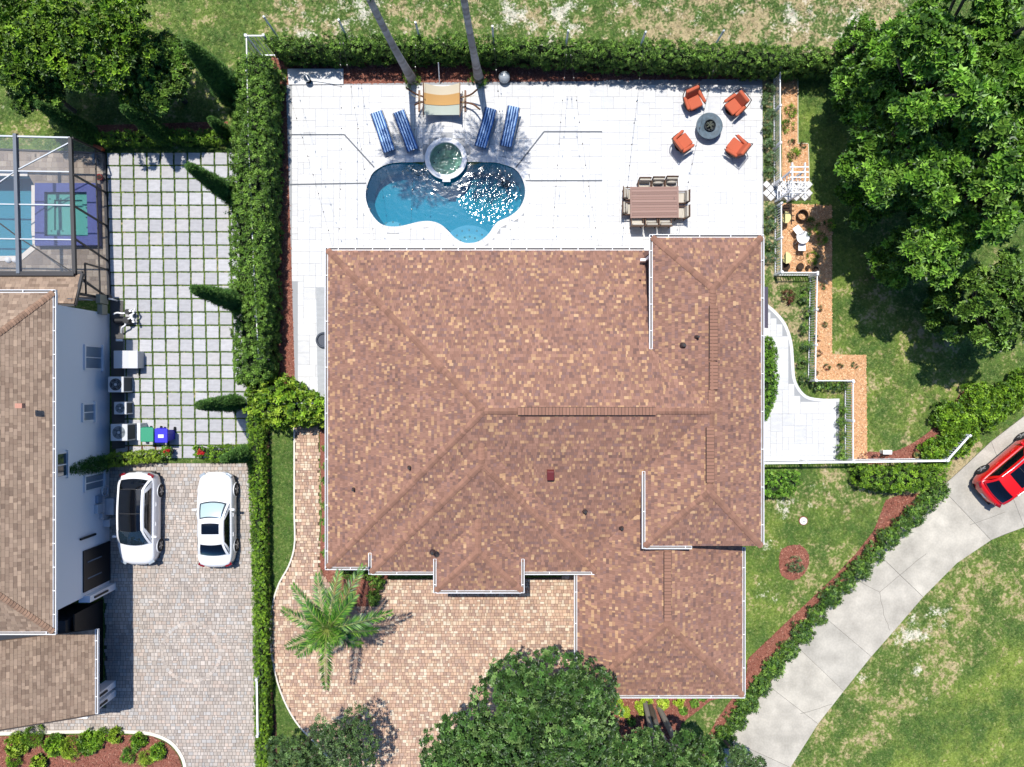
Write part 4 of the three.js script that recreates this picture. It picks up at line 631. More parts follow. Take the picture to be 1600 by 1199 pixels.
lounger([759, 170], [775.8, 174.7], [742, 228], [759, 233], 'blue striped lounger just right of the round spa');
lounger([794.5, 168], [811.4, 171], [781.4, 228], [799.2, 231], 'blue striped lounger farthest right, nearest the angled drain');
{ // hammock on curved timber arms
  const o = thing('hammock', 'wide cloth hammock with spreader bars on curved wooden stand', 'hammock', null, at(691, 158, 0.5).setY(DY));
  const c0 = o.position, loc = (u, v, h) => at(u, v, h).sub(c0).setY(h - DY);
  const arm = (a, b, c) => { const g = new GB(); g.tube([loc(...a), loc(...b), loc(...c)], 0.045, 18, 8); g.build('stand_arm', M.tanWood, o); };
  arm([635, 137.5, 1.15], [652, 148, 0.55], [690, 158, 0.12]); arm([648, 164, 0.9], [658, 160, 0.5], [690, 158, 0.12]); arm([745.5, 140, 1.15], [733, 149, 0.6], [690, 158, 0.12]); arm([750, 171, 1.0], [736, 162, 0.55], [690, 158, 0.12]);
  const ft = new GB(); for (const [u, v] of [[655, 158], [727, 158]]) { const p = loc(u, v, 0.07); ft.box(p.x, 0.03, p.z, 0.1, 0.08, 1.1); } ft.build('foot_beam', M.tanWood, o);
  const cloth = new GB(), nx = 16, nz = 14; cloth.color(tone('#d9c9a6', 0.7)); const S = (i, j, lift = 0) => { const t = i / nx, s = j / nz, w = 1 - 0.1 * Math.sin(Math.PI * t), p0 = loc(662 + 57 * t, 156.5 + (s - 0.5) * 50 * w, 0.6); return V(p0.x, 0.72 - 0.24 * Math.sin(Math.PI * t) - 0.12 * Math.sin(Math.PI * s) + lift, p0.z); };
  const bandCol = [tone('#dccfb4', 0.78), tone('#d2a465', 0.72), tone('#b9c2b6', 0.75)];
  for (let j = 0; j < nz; j++) { cloth.color(bandCol[j < 4 ? 0 : j < 9 ? 1 : 2]); const lf = j >= 4 && j < 9 ? 0.03 : 0; for (let i = 0; i < nx; i++) cloth.quad(S(i, j + 1, lf), S(i + 1, j + 1, lf), S(i + 1, j, lf), S(i, j, lf)); }
  cloth.build('cloth', std(0xffffff, 0.95, { vertexColors: true, side: THREE.DoubleSide }), o);
  for (const i of [0, nx]) { const g = new GB(); g.rod(S(i, -1), S(i, nz + 1), 0.022); g.build('spreader_bar', M.tanWood, o); const r = new GB(), e = i ? loc(744, 148, 1.05) : loc(638, 146, 1.05); for (let j = 0; j <= nz; j += 2) r.rod(S(i, j), V(S(i, 7).x + (i ? 0.25 : -0.25), 0.8, S(i, 7).z), 0.006, 0.006, 4); r.rod(V(S(i, 7).x + (i ? 0.25 : -0.25), 0.8, S(i, 7).z), e, 0.012, 0.012, 5); r.build('cords', std(lin('#c9b48e'), 0.9), o); }
}
// ---------------------------------------------------------------- fire table and swivel chairs
const rust = tone('#e5734f', 0.72), rustMat = new THREE.MeshStandardMaterial({ color: rust, roughness: 0.9, map: dataTex(128, 128, (x, y) => { const s = 0.92 + 0.08 * fbm(x * 20, y * 20, 3); return [s, s, s]; }) });
const fire = at(1108.5, 197, 0.5);
{
  const o = thing('fire_table', 'round slate grey fire table between four orange chairs', 'fire table', null, fire.clone().setY(DY));
  const sl = new THREE.MeshStandardMaterial({ color: tone('#67808f', 0.62), roughness: 0.6, map: dataTex(128, 128, (x, y) => { const s = 0.85 + 0.2 * fbm(x * 9, y * 9, 4); return [s, s, s]; }) });
  const g = new GB(); g.add(new THREE.LatheGeometry([[0.26, 0.40], [0.66, 0.42], [0.68, 0.44], [0.68, 0.475], [0.66, 0.49], [0.26, 0.49], [0.26, 0.40]].map(([a, b]) => new THREE.Vector2(a, b)), 48)); g.build('table_top', sl, o);
  const b = new GB(); b.add(new THREE.LatheGeometry([[0, 0], [0.42, 0], [0.42, 0.05], [0.34, 0.1], [0.34, 0.42], [0, 0.42]].map(([x, y]) => new THREE.Vector2(x, y)), 32)); b.build('base', std(lin('#39424a'), 0.7), o);
  const w = new GB(); w.add(new THREE.LatheGeometry([[0, 0.44], [0.2, 0.44], [0.24, 0.50], [0.27, 0.60], [0.29, 0.61], [0.30, 0.59], [0.27, 0.49]].map(([x, y]) => new THREE.Vector2(x, y)), 32)); const bw = w.build('fire_bowl', std(lin('#23292c'), 0.6, { side: THREE.DoubleSide }), o);
  for (let i = 0; i < 5; i++) { const l = new GB(), a = i * 1.3; l.rod(V(Math.cos(a) * 0.2, 0.56 + i * 0.012, Math.sin(a) * 0.2), V(-Math.cos(a + 0.3) * 0.19, 0.58 + i * 0.012, -Math.sin(a + 0.3) * 0.19), 0.035, 0.028, 7); l.build('log', std(lin('#4c5044'), 0.9), bw); }
}
function swivelChair(u, v, label, dTurn = 0) {
  const p = at(u, v, 0.45), dir = fire.clone().sub(p), turn = Math.atan2(dir.x, dir.z) + dTurn, o = thing('swivel_chair', label, 'chair', 'orange chairs round the fire table', p.setY(DY), turn); o.scale.set(1.14, 1.05, 1.14);
  const s = new GB(); s.rbox(0, 0.42, 0.02, 0.60, 0.17, 0.64, 0.06, 0, 0, 0, 4); s.build('seat_cushion', rustMat, o);
  const b = new GB(); b.rbox(0, 0.70, -0.34, 0.64, 0.58, 0.17, 0.075, 0, -0.28, 0, 4); b.build('back_cushion', rustMat, o);
  for (const x of [-1, 1]) { const a = new GB(); a.rbox(x * 0.37, 0.55, -0.02, 0.15, 0.15, 0.62, 0.07, x * 0.1, 0, 0, 4); a.build('arm_cushion', rustMat, o); }
  const f = new GB(); for (const x of [-1, 1]) { f.tube([V(x * 0.40, 0.46, 0.34), V(x * 0.45, 0.50, 0), V(x * 0.42, 0.58, -0.34), V(x * 0.34, 1.0, -0.50)], 0.022, 14, 6); f.tube([V(x * 0.4, 0.46, 0.34), V(x * 0.42, 0.3, 0.1), V(x * 0.36, 0.28, -0.3)], 0.018, 12, 6); } f.rod(V(-0.34, 1.0, -0.5), V(0.34, 1.0, -0.5), 0.02); f.box(0, 0.31, -0.02, 0.66, 0.05, 0.62); f.build('frame', std(lin('#3d2a22'), 0.5, { metalness: 0.3 }), o);
  const k = new GB(); k.cyl(0, 0.16, 0, 0.05, 0.05, 0.28); k.cyl(0, 0.025, 0, 0.30, 0.28, 0.05, 24); k.build('swivel_base', std(lin('#33241e'), 0.5, { metalness: 0.3 }), o);
}
swivelChair(1084, 159, 'orange cushioned chair above the fire table, touching the hedge shadow', -0.12);
swivelChair(1147, 166, 'orange cushioned chair at the upper right of the fire table');
swivelChair(1067, 223, 'orange cushioned chair at the lower left of the fire table', 0.1);
swivelChair(1149, 230, 'orange cushioned chair at the lower right of the fire table');
// ---------------------------------------------------------------- dining table and ten chairs
const dtC = at(1022.5, 316.5, 0.74);
{
  const o = thing('dining_table', 'brown slatted outdoor dining table ringed by ten chairs', 'dining table', null, dtC.clone().setY(DY), 0.01), L = 2.46, W = 1.60, y = 0.72;
  const mats = ['#a58173', '#b08d7f', '#9a786b', '#ab887a'].map((h) => std(tone(h, 0.7), 0.7));
  const n = 12, geo = new RoundedBoxGeometry(L - 0.14, 0.03, W / n - 0.008, 1, 0.004);
  for (let i = 0; i < n; i++) { const m = mesh('slat', geo, mats[i % 4], o); m.position.set(0, y, -W / 2 + W * (i + 0.5) / n); }
  for (const x of [-1, 1]) { const g = new GB(); g.rbox(x * (L / 2 - 0.03), y, 0, 0.07, 0.036, W + 0.01, 0.005); g.build('end_rail', mats[1], o); for (const z of [-1, 1]) { const l = new GB(); l.box(x * (L / 2 - 0.16), y / 2 - 0.01, z * (W / 2 - 0.16), 0.09, y - 0.03, 0.09); l.build('leg', mats[2], o); } }
  const a = new GB(); for (const z of [-1, 1]) a.box(0, y - 0.07, z * (W / 2 - 0.12), L - 0.3, 0.09, 0.03); a.build('apron', mats[2], o);
  const k = new GB(); k.box(1.0, y + 0.022, -0.18, 0.02, 0.012, 0.14); k.build('latch', M.black, o);
}
const wicker = std(lin('#5a4334', 0.95), 0.8), cushionMat = new THREE.MeshStandardMaterial({ color: tone('#d3cab9', 0.75), roughness: 0.95 }), pillowMat = std(tone('#c9c0b0', 0.72), 0.95);
function diningChair(u, v, turn, label, pillow) {
  const p = at(u, v, 0.5), o = thing('dining_chair', label, 'chair', 'dining chairs round the slatted table', p.setY(DY), turn);   // local +z faces the table
  const s = new GB(); s.rbox(0, 0.44, 0, 0.54, 0.1, 0.52, 0.035, 0, 0, 0, 3); s.build('seat_cushion', cushionMat, o);
  const b = new GB(); b.rbox(0, 0.68, -0.22, 0.56, 0.5, 0.1, 0.045, 0, -0.14, 0, 3); b.build('back_cushion', pillow ? pillowMat : cushionMat, o);
  if (pillow) { const q = new GB(); q.add(new THREE.SphereGeometry(0.25, 16, 10), new THREE.Matrix4().makeScale(1.05, 0.62, 0.34).setPosition(0, 0.66, -0.10)); q.build('pillow', pillowMat, o); }
  const f = new GB(); f.box(0, 0.66, -0.30, 0.62, 0.62, 0.045, 0, -0.14); for (const x of [-1, 1]) { f.rbox(x * 0.305, 0.62, -0.03, 0.055, 0.045, 0.52, 0.015); f.box(x * 0.305, 0.48, 0.19, 0.045, 0.28, 0.045); } f.box(0, 0.37, 0, 0.6, 0.06, 0.54); f.build('frame', wicker, o);
  for (const x of [-1, 1]) for (const z of [-1, 1]) { const l = new GB(); l.box(x * 0.28, 0.18, z * 0.24, 0.045, 0.36, 0.045); l.build('leg', wicker, o); }
}
const dirs = { top: 0, bottom: Math.PI, left: Math.PI / 2, right: -Math.PI / 2 };
[[1006, 292], [1027, 291], [1048, 290]].forEach(([u, v], i) => diningChair(u, v, dirs.top, 'cream cushioned chair on the hedge side of the dining table, ' + ['nearest the pool', 'the middle one', 'nearest the fire table'][i], i > 0));
[[995, 346], [1017, 346], [1038.5, 346]].forEach(([u, v], i) => diningChair(u, v, dirs.bottom, 'cream cushioned chair on the house side of the dining table, ' + ['nearest the pool', 'the middle one', 'nearest the wing roof'][i], i > 0));
[[982, 304], [981, 327]].forEach(([u, v], i) => diningChair(u, v, dirs.left, 'cream cushioned chair at the pool end of the dining table, ' + ['hedge side', 'house side'][i], true));
[[1064, 309.5], [1064, 333]].forEach(([u, v], i) => diningChair(u, v, dirs.right, 'cream cushioned chair at the far end of the dining table from the pool, ' + ['hedge side', 'house side'][i], false));
// ---------------------------------------------------------------- small things at the back edge
{
  const g = new GB(); g.slab(poly([[450, 109], [537, 109], [537, 133], [452, 133.5]]), 0.02, 0.12); const m = g.build('equipment_pad', stoneMats[1]); tag(m, 'raised white slab in the back corner of the deck', 'slab');
  const o = thing('round_stand', 'round black and white disc standing on the raised corner slab', 'stand', null, at(480, 123, 0.4).setY(0.12));
  const d = new GB(); d.cyl(0, 0.36, 0, 0.17, 0.17, 0.03, 24, 0.25); d.build('disc', phys(lin('#2a3640'), 0.15, { clearcoat: 1 }), o); const r = new GB(); r.add(new THREE.TorusGeometry(0.175, 0.018, 8, 28).rotateX(Math.PI / 2 + 0.25), new THREE.Matrix4().makeTranslation(0, 0.365, 0)); r.build('rim', M.greyMetal, o); const w = new GB(); w.box(0.03, 0.39, 0, 0.05, 0.012, 0.26, 0.5, 0.25); w.build('stripe', M.white, o); const s = new GB(); s.cyl(0, 0.18, 0, 0.03, 0.03, 0.36); s.cyl(0, 0.02, 0, 0.13, 0.11, 0.04, 16); s.build('stem', M.black, o);
  const h = new GB(); h.rod(at(484, 126, 0.14), at(531, 133, 0.14), 0.012, 0.012, 6); tag(h.build('hose', std(lin('#52606c'), 0.7)), 'thin dark hose lying across the raised slab', 'hose');
  const gl = thing('globe_lamp', 'frosted white globe lamp under the back hedge', 'lamp', null, at(788, 121, 0.3).setY(0)); const b = new GB(); b.sph(0, 0.32, 0, 0.3, 1, 24); b.build('globe', phys(lin('#d5dde2', 0.85), 0.25, { transmission: 0.35, thickness: 0 }), gl); const bs = new GB(); bs.cyl(0, 0.03, 0, 0.14, 0.12, 0.07, 16); bs.build('base', M.greyMetal, gl);
  const pt = thing('clay_pot', 'small orange clay pot in the hedge shadow', 'pot', null, at(920, 122, 0.15).setY(0.02)); const pb = new GB(); pb.add(new THREE.LatheGeometry([[0, 0], [0.09, 0], [0.13, 0.2], [0.15, 0.21], [0.15, 0.25], [0.125, 0.25], [0.11, 0.12], [0, 0.12]].map(([x, y]) => new THREE.Vector2(x, y)), 20)); pb.build('body', std(tone('#c9764e'), 0.8, { side: THREE.DoubleSide }), pt); const so = new GB(); so.cyl(0, 0.16, 0, 0.115, 0.115, 0.03, 16); so.build('soil', std(lin('#4c3527'), 0.95), pt);
  const rd = new GB(); rd.rod(at(687, 132), at(685, 98, 1.2), 0.03, 0.03); tag(rd.build('white_post', M.white), 'slim white post beside the hammock', 'post');
  const tr = new GB(); tr.add(new THREE.TorusGeometry(0.36, 0.06, 10, 32).rotateX(Math.PI / 2), new THREE.Matrix4().makeTranslation(at(507, 532).x, DY + 0.12, at(507, 532).z)); tr.cyl(at(507, 532).x, DY + 0.05, at(507, 532).z, 0.34, 0.34, 0.1, 24); tag(tr.build('round_planter', std(lin('#39404c'), 0.6)), 'dark round planter peeking out under the west eave', 'planter');
}
// ---------------------------------------------------------------- light poles and string lights
const poleAt = [[412, 26], [529, 31], [649, 35], [769.5, 41], [888, 48], [1009, 50], [1131, 48]], poleH = 3.2, poleTop = [];
poleAt.forEach(([u, v], i) => { const p = at(u, v, poleH), o = thing('light_pole', 'slim pale light pole behind the back hedge, ' + ordinal[i] + ' from the left', 'light pole', 'poles along the back hedge', V(p.x, 0, p.z)), g = new GB(); g.cyl(0, poleH / 2, 0, 0.055, 0.05, poleH, 10); g.build('shaft', std(lin('#dfe4e6', 0.85), 0.5), o); const c = new GB(); c.cyl(0, poleH + 0.015, 0, 0.05, 0.05, 0.03, 10); c.add(new THREE.TorusGeometry(0.035, 0.008, 6, 12), new THREE.Matrix4().makeTranslation(0, poleH - 0.1, 0.05)); c.build('cap', M.greyMetal, o); poleTop.push(V(p.x, poleH - 0.1, p.z)); });
const bulbGeo = (() => { const g = new GB(); g.sph(0, -0.08, 0, 0.032, 1.3, 8); g.cyl(0, -0.02, 0, 0.022, 0.02, 0.06, 8); return g.geo(); })();
const bulbMat = std(lin('#4b463c'), 0.3);
[[0, 520, 'leftmost, ending at the house corner'], [1, 528, 'second from the left, nearly straight down'], [1, 586, 'from the second pole toward the small pool bench'], [2, 640, 'from the third pole over the first lounger'], [3, 800, 'from the middle pole over the right pool lobe'], [4, 862, 'from the fifth pole toward the right pool lobe'], [4, 936, 'from the fifth pole along the terrace joint'], [5, 972, 'from the sixth pole past the dining table'], [6, 1060, 'from the last pole over the dining table']].forEach(([k, u, txt]) => {
  const a = poleTop[k], b = at(u, u > 1016 ? 369 : 388, u > 1016 ? 4.9 : 2.95), o = thing('string_light', 'string of dark bulbs over the deck, ' + txt, 'string lights', 'string lights over the pool deck'), L = a.distanceTo(b), n = 24, pts = []; for (let i = 0; i <= n; i++) { const t = i / n, p = a.clone().lerp(b, t); p.y -= 4 * t * (1 - t) * 0.045 * L; pts.push(p); }
  const g = new GB(); g.tube(pts, 0.0045, 40, 4); g.build('wire', M.black, o);
  const cv = new THREE.CatmullRomCurve3(pts), nb = Math.floor(L / 0.95); for (let i = 1; i < nb; i++) { const m = mesh('bulb', bulbGeo, bulbMat, o); m.position.copy(cv.getPointAt(i / nb)); }
});

// ================================================================ PLANTS
const leafMat = phys(0xffffff, 0.5, { side: THREE.DoubleSide, transmission: 0.12, thickness: 0 });
const hedgeLeafMat = std(0xffffff, 0.55, { side: THREE.DoubleSide });
function leaf(g, base, dir, up, len, wid, fold = 0.25) { const s = dir.clone().cross(up).normalize(), n = s.clone().cross(dir).normalize(), mid = base.clone().addScaledVector(dir, len * 0.5), tip = base.clone().addScaledVector(dir, len).addScaledVector(n, -len * 0.12), l = mid.clone().addScaledVector(s, wid / 2).addScaledVector(n, wid * fold), r = mid.clone().addScaledVector(s, -wid / 2).addScaledVector(n, wid * fold); g.tri(base, l, tip).tri(base, tip, r); }
function rosetteGeo(n, lo, hi, wid, seed) { const q = makeRng(seed), g = new GB(); for (let i = 0; i < n; i++) { const a = i * 2.4 + q() * 0.5, e = lo + (hi - lo) * (i / n), d = V(Math.cos(a) * Math.cos(e), Math.sin(e), Math.sin(a) * Math.cos(e)); leaf(g, d.clone().multiplyScalar(0.08), d, V(0, 1, 0), 0.75 + q() * 0.35, wid * (0.8 + q() * 0.4)); } return g.geo(); }
function sprigGeo(n, len, wid, seed) { const q = makeRng(seed), g = new GB(); for (let i = 0; i < n; i++) { const d = V(q() * 2 - 1, q() * 1.6 - 0.4, q() * 2 - 1).normalize(), b = V(q() * 2 - 1, q() * 1.4 - 0.7, q() * 2 - 1).multiplyScalar(0.6); leaf(g, b, d, Math.abs(d.y) > 0.9 ? V(1, 0, 0) : V(0, 1, 0), len * (0.7 + q() * 0.6), wid); } return g.geo(); }
const LEAF = { rosette: rosetteGeo(9, 1.1, 0.0, 0.5, 3), broad: rosetteGeo(7, 1.0, -0.1, 0.62, 5), sprig: sprigGeo(11, 0.62, 0.34, 8), fine: sprigGeo(16, 0.5, 0.2, 9), spray: sprigGeo(14, 0.62, 0.14, 12), strap: rosetteGeo(11, 1.25, 0.15, 0.16, 21) };
const PAL = {
  bright: ['#86b02a', '#729c22', '#9cc436', '#5f881d', '#4c7219'], hedge: ['#6b9430', '#597f26', '#7ea83c', '#466a1c', '#94bb4c'], lime: ['#9dbb32', '#86a52a', '#b5cf45', '#6f8f22'], deep: ['#71a32e', '#5a8a24', '#86b83a', '#46701c', '#9cca4c'], oak: ['#4a7030', '#3d6024', '#5c853a', '#2f4c1a', '#7fa055'],
  cypress: ['#6b9a44', '#5a8638', '#80ad52', '#48702f'], dusty: ['#6b8a55', '#587746', '#7d9b67', '#486538'], olive: ['#4d6c36', '#5f8044', '#3c5828', '#7a9a58'], palm: ['#4a8222', '#3a6c1b', '#5f972b', '#84ab3a', '#2a5216'], red: ['#6e3b2d', '#8a4a38', '#573023', '#7d5a3a'], yellowgreen: ['#b8d03a', '#cfe35a', '#9dbd2c'],
};
for (const k in PAL) PAL[k] = PAL[k].map((h) => tone(h, 0.74));
const Y = V(0, 1, 0);
function orient(n, jitter) { const d = n.clone().add(V(rr(-1, 1), rr(-1, 1), rr(-1, 1)).multiplyScalar(jitter)).normalize(); return new THREE.Quaternion().setFromUnitVectors(Y, d).multiply(new THREE.Quaternion().setFromAxisAngle(Y, rr(0, 6.28))); }
const shade = (pal, lo = 0.75, hi = 1.25) => pick(pal).clone().multiplyScalar(rr(lo, hi));
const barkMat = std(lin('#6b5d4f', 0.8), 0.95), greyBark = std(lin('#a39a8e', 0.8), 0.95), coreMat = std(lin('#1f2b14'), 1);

function hedge(name, label, top, h, o = {}) {   // clipped hedge: outline of its top face (survey units at height h)
  const { pal = PAL.hedge, geo = LEAF.sprig, size = 0.15, dens = 62, rough = 0.12, y0 = 0.0, group } = o;
  const P = poly(top, h), t = thing(name, label, 'hedge', group), list = [], [x0, z0, x1, z1] = bounds(P);
  const n = Math.floor((x1 - x0) * (z1 - z0) * dens);
  for (let i = 0; i < n; i++) { const x = rr(x0, x1), z = rr(z0, z1); if (!inside(P, x, z)) continue; const y = h + rough * (noise2(x * 1.3, z * 1.3) + 0.6 * noise2(x * 4, z * 4)) - rr(0, 0.14); list.push({ m: xf(V(x, y, z), orient(Y, 0.8), size * rr(0.7, 1.25)), c: shade(pal) }); }
  for (let i = 0; i < P.length; i++) { const a = P[i], b = P[(i + 1) % P.length], L = Math.hypot(b[0] - a[0], b[1] - a[1]), nx = (b[1] - a[1]) / L, nz = -(b[0] - a[0]) / L; const m = Math.floor(L * (h - y0) * dens * 0.8); for (let k = 0; k < m; k++) { const s = rnd(), y = rr(y0 + 0.1, h), x = a[0] + (b[0] - a[0]) * s, z = a[1] + (b[1] - a[1]) * s, off = rough * noise3(x * 1.5, y * 1.5, z * 1.5) + rr(-0.05, 0.05); const out = inside(P, x + nx * 0.05, z + nz * 0.05) ? -1 : 1; list.push({ m: xf(V(x + nx * off * out, y, z + nz * off * out), orient(V(nx * out, 0.5, nz * out), 0.8), size * rr(0.7, 1.2)), c: shade(pal) }); } }
  instances('foliage', geo, hedgeLeafMat, list, t);
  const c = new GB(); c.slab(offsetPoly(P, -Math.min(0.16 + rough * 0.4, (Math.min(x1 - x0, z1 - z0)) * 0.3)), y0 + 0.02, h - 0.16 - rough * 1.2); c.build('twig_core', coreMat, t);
  return t;
}
function bush(name, label, u, v, r, h, o = {}) {   // loose rounded shrub
  const { pal = PAL.hedge, geo = LEAF.sprig, size = 0.12, n = 60, group, cat = 'shrub', hub = true } = o;
  const p = at(u, v, h * 0.6), t = thing(name, label, cat, group, V(p.x, o.y || 0, p.z)), list = [];
  for (let i = 0; i < n; i++) { const a = rr(0, 6.28), e = Math.asin(rr(-0.2, 1)), q = V(Math.cos(a) * Math.cos(e), Math.sin(e), Math.sin(a) * Math.cos(e)), k = rr(0.55, 1) * (1 + 0.18 * noise3(q.x * 2 + u, q.y * 2, q.z * 2 + v)); list.push({ m: xf(V(q.x * r * k, h * 0.45 + q.y * h * 0.55 * k, q.z * r * k), orient(q, 0.6), size * rr(0.7, 1.3)), c: shade(pal) }); }
  instances('foliage', geo, hedgeLeafMat, list, t);
  if (hub) { const g = new GB(); for (let i = 0; i < 4; i++) g.rod(V(0, 0, 0), V(rr(-1, 1) * r * 0.5, h * 0.6, rr(-1, 1) * r * 0.5), 0.014, 0.008, 5); g.build('stem', barkMat, t); }
  return t;
}
function cypress(u, v, h, r, label) {
  const p = at(u, v), t = thing('cypress_tree', label, 'cypress', 'slim cypress trees at the neighbour patio', V(p.x, 0, p.z)), list = [], n = Math.floor(1500 * h * r / 2);
  for (let i = 0; i < n; i++) { const y = h * Math.pow(rnd(), 0.85), f = y / h, a = rr(0, 6.28), rad = r * Math.pow(1 - f, 0.7) * (0.4 + 0.6 * Math.min(1, f * 7)) * (1 + 0.2 * noise3(Math.cos(a) * 2 + u, y * 1.2, Math.sin(a) * 2)) * rr(0.72, 1.02); list.push({ m: xf(V(Math.cos(a) * rad, y + 0.05, Math.sin(a) * rad), orient(V(Math.cos(a), 0.9, Math.sin(a)), 0.5), V(0.15, 0.2, 0.15).multiplyScalar(rr(0.8, 1.25))), c: shade(PAL.cypress) }); }
  instances('crown', LEAF.spray, hedgeLeafMat, list, t);
  const g = new GB(); g.cyl(0, h * 0.45, 0, 0.07, 0.02, h * 0.9, 8); g.build('trunk', barkMat, t);
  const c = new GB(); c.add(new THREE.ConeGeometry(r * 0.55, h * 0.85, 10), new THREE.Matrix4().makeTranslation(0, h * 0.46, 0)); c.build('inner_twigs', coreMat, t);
}
function tree(name, label, u, v, hc, R, o = {}) {   // broad crown with its middle over survey mark (u, v) at height hc
  const { pal = PAL.deep, geo = LEAF.rosette, size = 0.24, n = 2600, flat = 0.62, lobes = 16, group, bark = barkMat, base, seedOff = 0, gap = 0.0 } = o;
  const c = at(u, v, hc), b = base ? at(...base) : V(c.x + rr(-0.4, 0.4), 0, c.z + rr(-0.4, 0.4)), t = thing(name, label, 'tree', group, V(b.x, 0, b.z)), off = V(c.x - b.x, 0, c.z - b.z), list = [], L = [];
  for (let i = 0; i < lobes; i++) { const a = i * 2.4 + rr(-0.4, 0.4), k = Math.sqrt((i + 0.5) / lobes) * 0.74, rl = R * rr(0.26, 0.42) * (1.1 - k * 0.3) * (o.lobeK || 1); L.push({ p: V(Math.cos(a) * R * k, hc + R * flat * (0.42 * (1 - k * k) * rr(0.3, 1.3) - 0.25 * rnd()), Math.sin(a) * R * k).add(off), r: rl }); }
  if (o.skirt) for (let i = 0; i < lobes * 0.8; i++) { const a = i * 2.4 + 1, k = rr(0.35, 0.8), f = rr(0.3, 0.85); L.push({ p: V(Math.cos(a) * R * k * (0.6 + 0.4 * f), hc * f, Math.sin(a) * R * k * (0.6 + 0.4 * f)).add(off), r: R * rr(0.24, 0.36) * (o.lobeK || 1) }); }
  const tot = L.reduce((s, l) => s + l.r * l.r, 0);
  for (const l of L) { const m = Math.floor(n * l.r * l.r / tot), tint = rr(0.85, 1.15); for (let i = 0; i < m; i++) { const a = rr(0, 6.28), e = Math.asin(rr(o.low ?? -0.35, 1)), q = V(Math.cos(a) * Math.cos(e), Math.sin(e), Math.sin(a) * Math.cos(e)), nz = noise3(q.x * 1.8 + l.p.x, q.y * 1.8 + l.p.y, q.z * 1.8 + l.p.z + seedOff); if (nz < -0.35 + gap) continue; const k = (0.78 + 0.3 * nz) * rr(0.85, 1.06); list.push({ m: xf(l.p.clone().add(V(q.x * l.r * k, q.y * l.r * k * 0.8, q.z * l.r * k)), orient(q.clone().add(V(0, 0.7, 0)), 0.5), size * rr(0.7, 1.25)), c: shade(pal, 0.5, 1.3).multiplyScalar(tint) }); } }
  instances('crown', geo, leafMat, list, t);
  const g = new GB(), fork = V(off.x * 0.6, hc * 0.5, off.z * 0.6); g.tube([V(0, -0.05, 0), V(off.x * 0.2, hc * 0.25, off.z * 0.2), fork], R * 0.045 + 0.03, 10, 9); for (const l of L.slice(0, lobes)) { const m = fork.clone().lerp(l.p, 0.5).add(V(0, 0.25, 0)); g.tube([fork, m, l.p], R * 0.014 + 0.012, 8, 5); } g.build('trunk', bark, t);
  return t;
}
// ---------------------------------------------------------------- hedges
hedge('back_hedge', 'long clipped hedge along the back of the pool deck', [[413, 57], [700, 55], [1000, 62], [1200, 70], [1345, 74], [1345, 97], [1200, 96], [1000, 88], [940, 82], [700, 73], [432, 74]], 2.1, { pal: PAL.hedge, rough: 0.16, dens: 66 });
hedge('boundary_hedge', 'tall leafy hedge between the grid patio and the white deck', [[374, 88], [416, 86], [412, 300], [410, 420], [408, 590], [368, 600], [362, 430], [360, 240]], 2.6, { rough: 0.2, size: 0.16, dens: 80 });
hedge('low_boundary_hedge', 'narrow low clipped hedge beside the neighbour driveway', [[385, 650], [407, 650], [410, 800], [413, 1000], [416, 1240], [399, 1240], [396, 1000], [390, 800]], 1.1, { size: 0.11, dens: 110, rough: 0.06, pal: PAL.bright });
hedge('patio_hedge', 'low hedge at the back of the grid patio', [[152, 206], [345, 203], [346, 217], [152, 220]], 1.0, { pal: PAL.bright, size: 0.12, dens: 90 });
hedge('clipped_hedge', 'short clipped hedge with yellow green leaves beside the bins', [[166, 711], [240, 706], [246, 718], [166, 730]], 0.9, { pal: PAL.lime, size: 0.1, dens: 130, rough: 0.05 });
hedge('clipped_hedge', 'short hedge at the patio exit near the sedan', [[322, 700], [392, 697], [394, 716], [322, 720]], 0.8, { pal: PAL.bright, size: 0.1, dens: 120, rough: 0.07 });
hedge('walkway_hedge', 'rounded dense hedge between wing wall and side walkway', [[1190, 530], [1206, 528], [1215, 545], [1216, 590], [1212, 628], [1200, 652], [1190, 662]], 1.0, { pal: PAL.deep, size: 0.11, dens: 130, rough: 0.08 });
hedge('gate_hedge', 'bushy hedge across the path at the west gate', [[385, 592], [440, 596], [470, 624], [512, 628], [512, 652], [462, 660], [420, 664], [392, 648]], 1.9, { pal: PAL.bright.concat(PAL.lime), size: 0.19, geo: LEAF.rosette, dens: 42, rough: 0.35 });
hedge('side_hedge', 'thick hedge below the long white fence', [[1346, 733], [1400, 734], [1482, 730], [1470, 752], [1440, 768], [1380, 766], [1348, 758]], 1.2, { pal: PAL.bright, size: 0.16, dens: 60, rough: 0.18 });
hedge('side_shrub', 'rounded hedge block under the fence next to the wing', [[1194, 740], [1250, 740], [1252, 757], [1235, 775], [1196, 776]], 0.9, { pal: PAL.deep, size: 0.12, dens: 100, rough: 0.12 });
const driveHedge = [[1462, 762], [1425, 800], [1385, 838], [1340, 885], [1295, 928], [1250, 985], [1205, 1040], [1165, 1095], [1128, 1150], [1095, 1195]];
driveHedge.forEach(([u, v], i) => bush('drive_shrub', 'leafy shrub in the row along the concrete drive, ' + ordinal[i] + ' from the top', u + 5, v + 5, 0.62, 0.8, { pal: PAL.oak.concat(PAL.hedge), n: 210, size: 0.14, group: 'shrubs along the concrete drive' }));
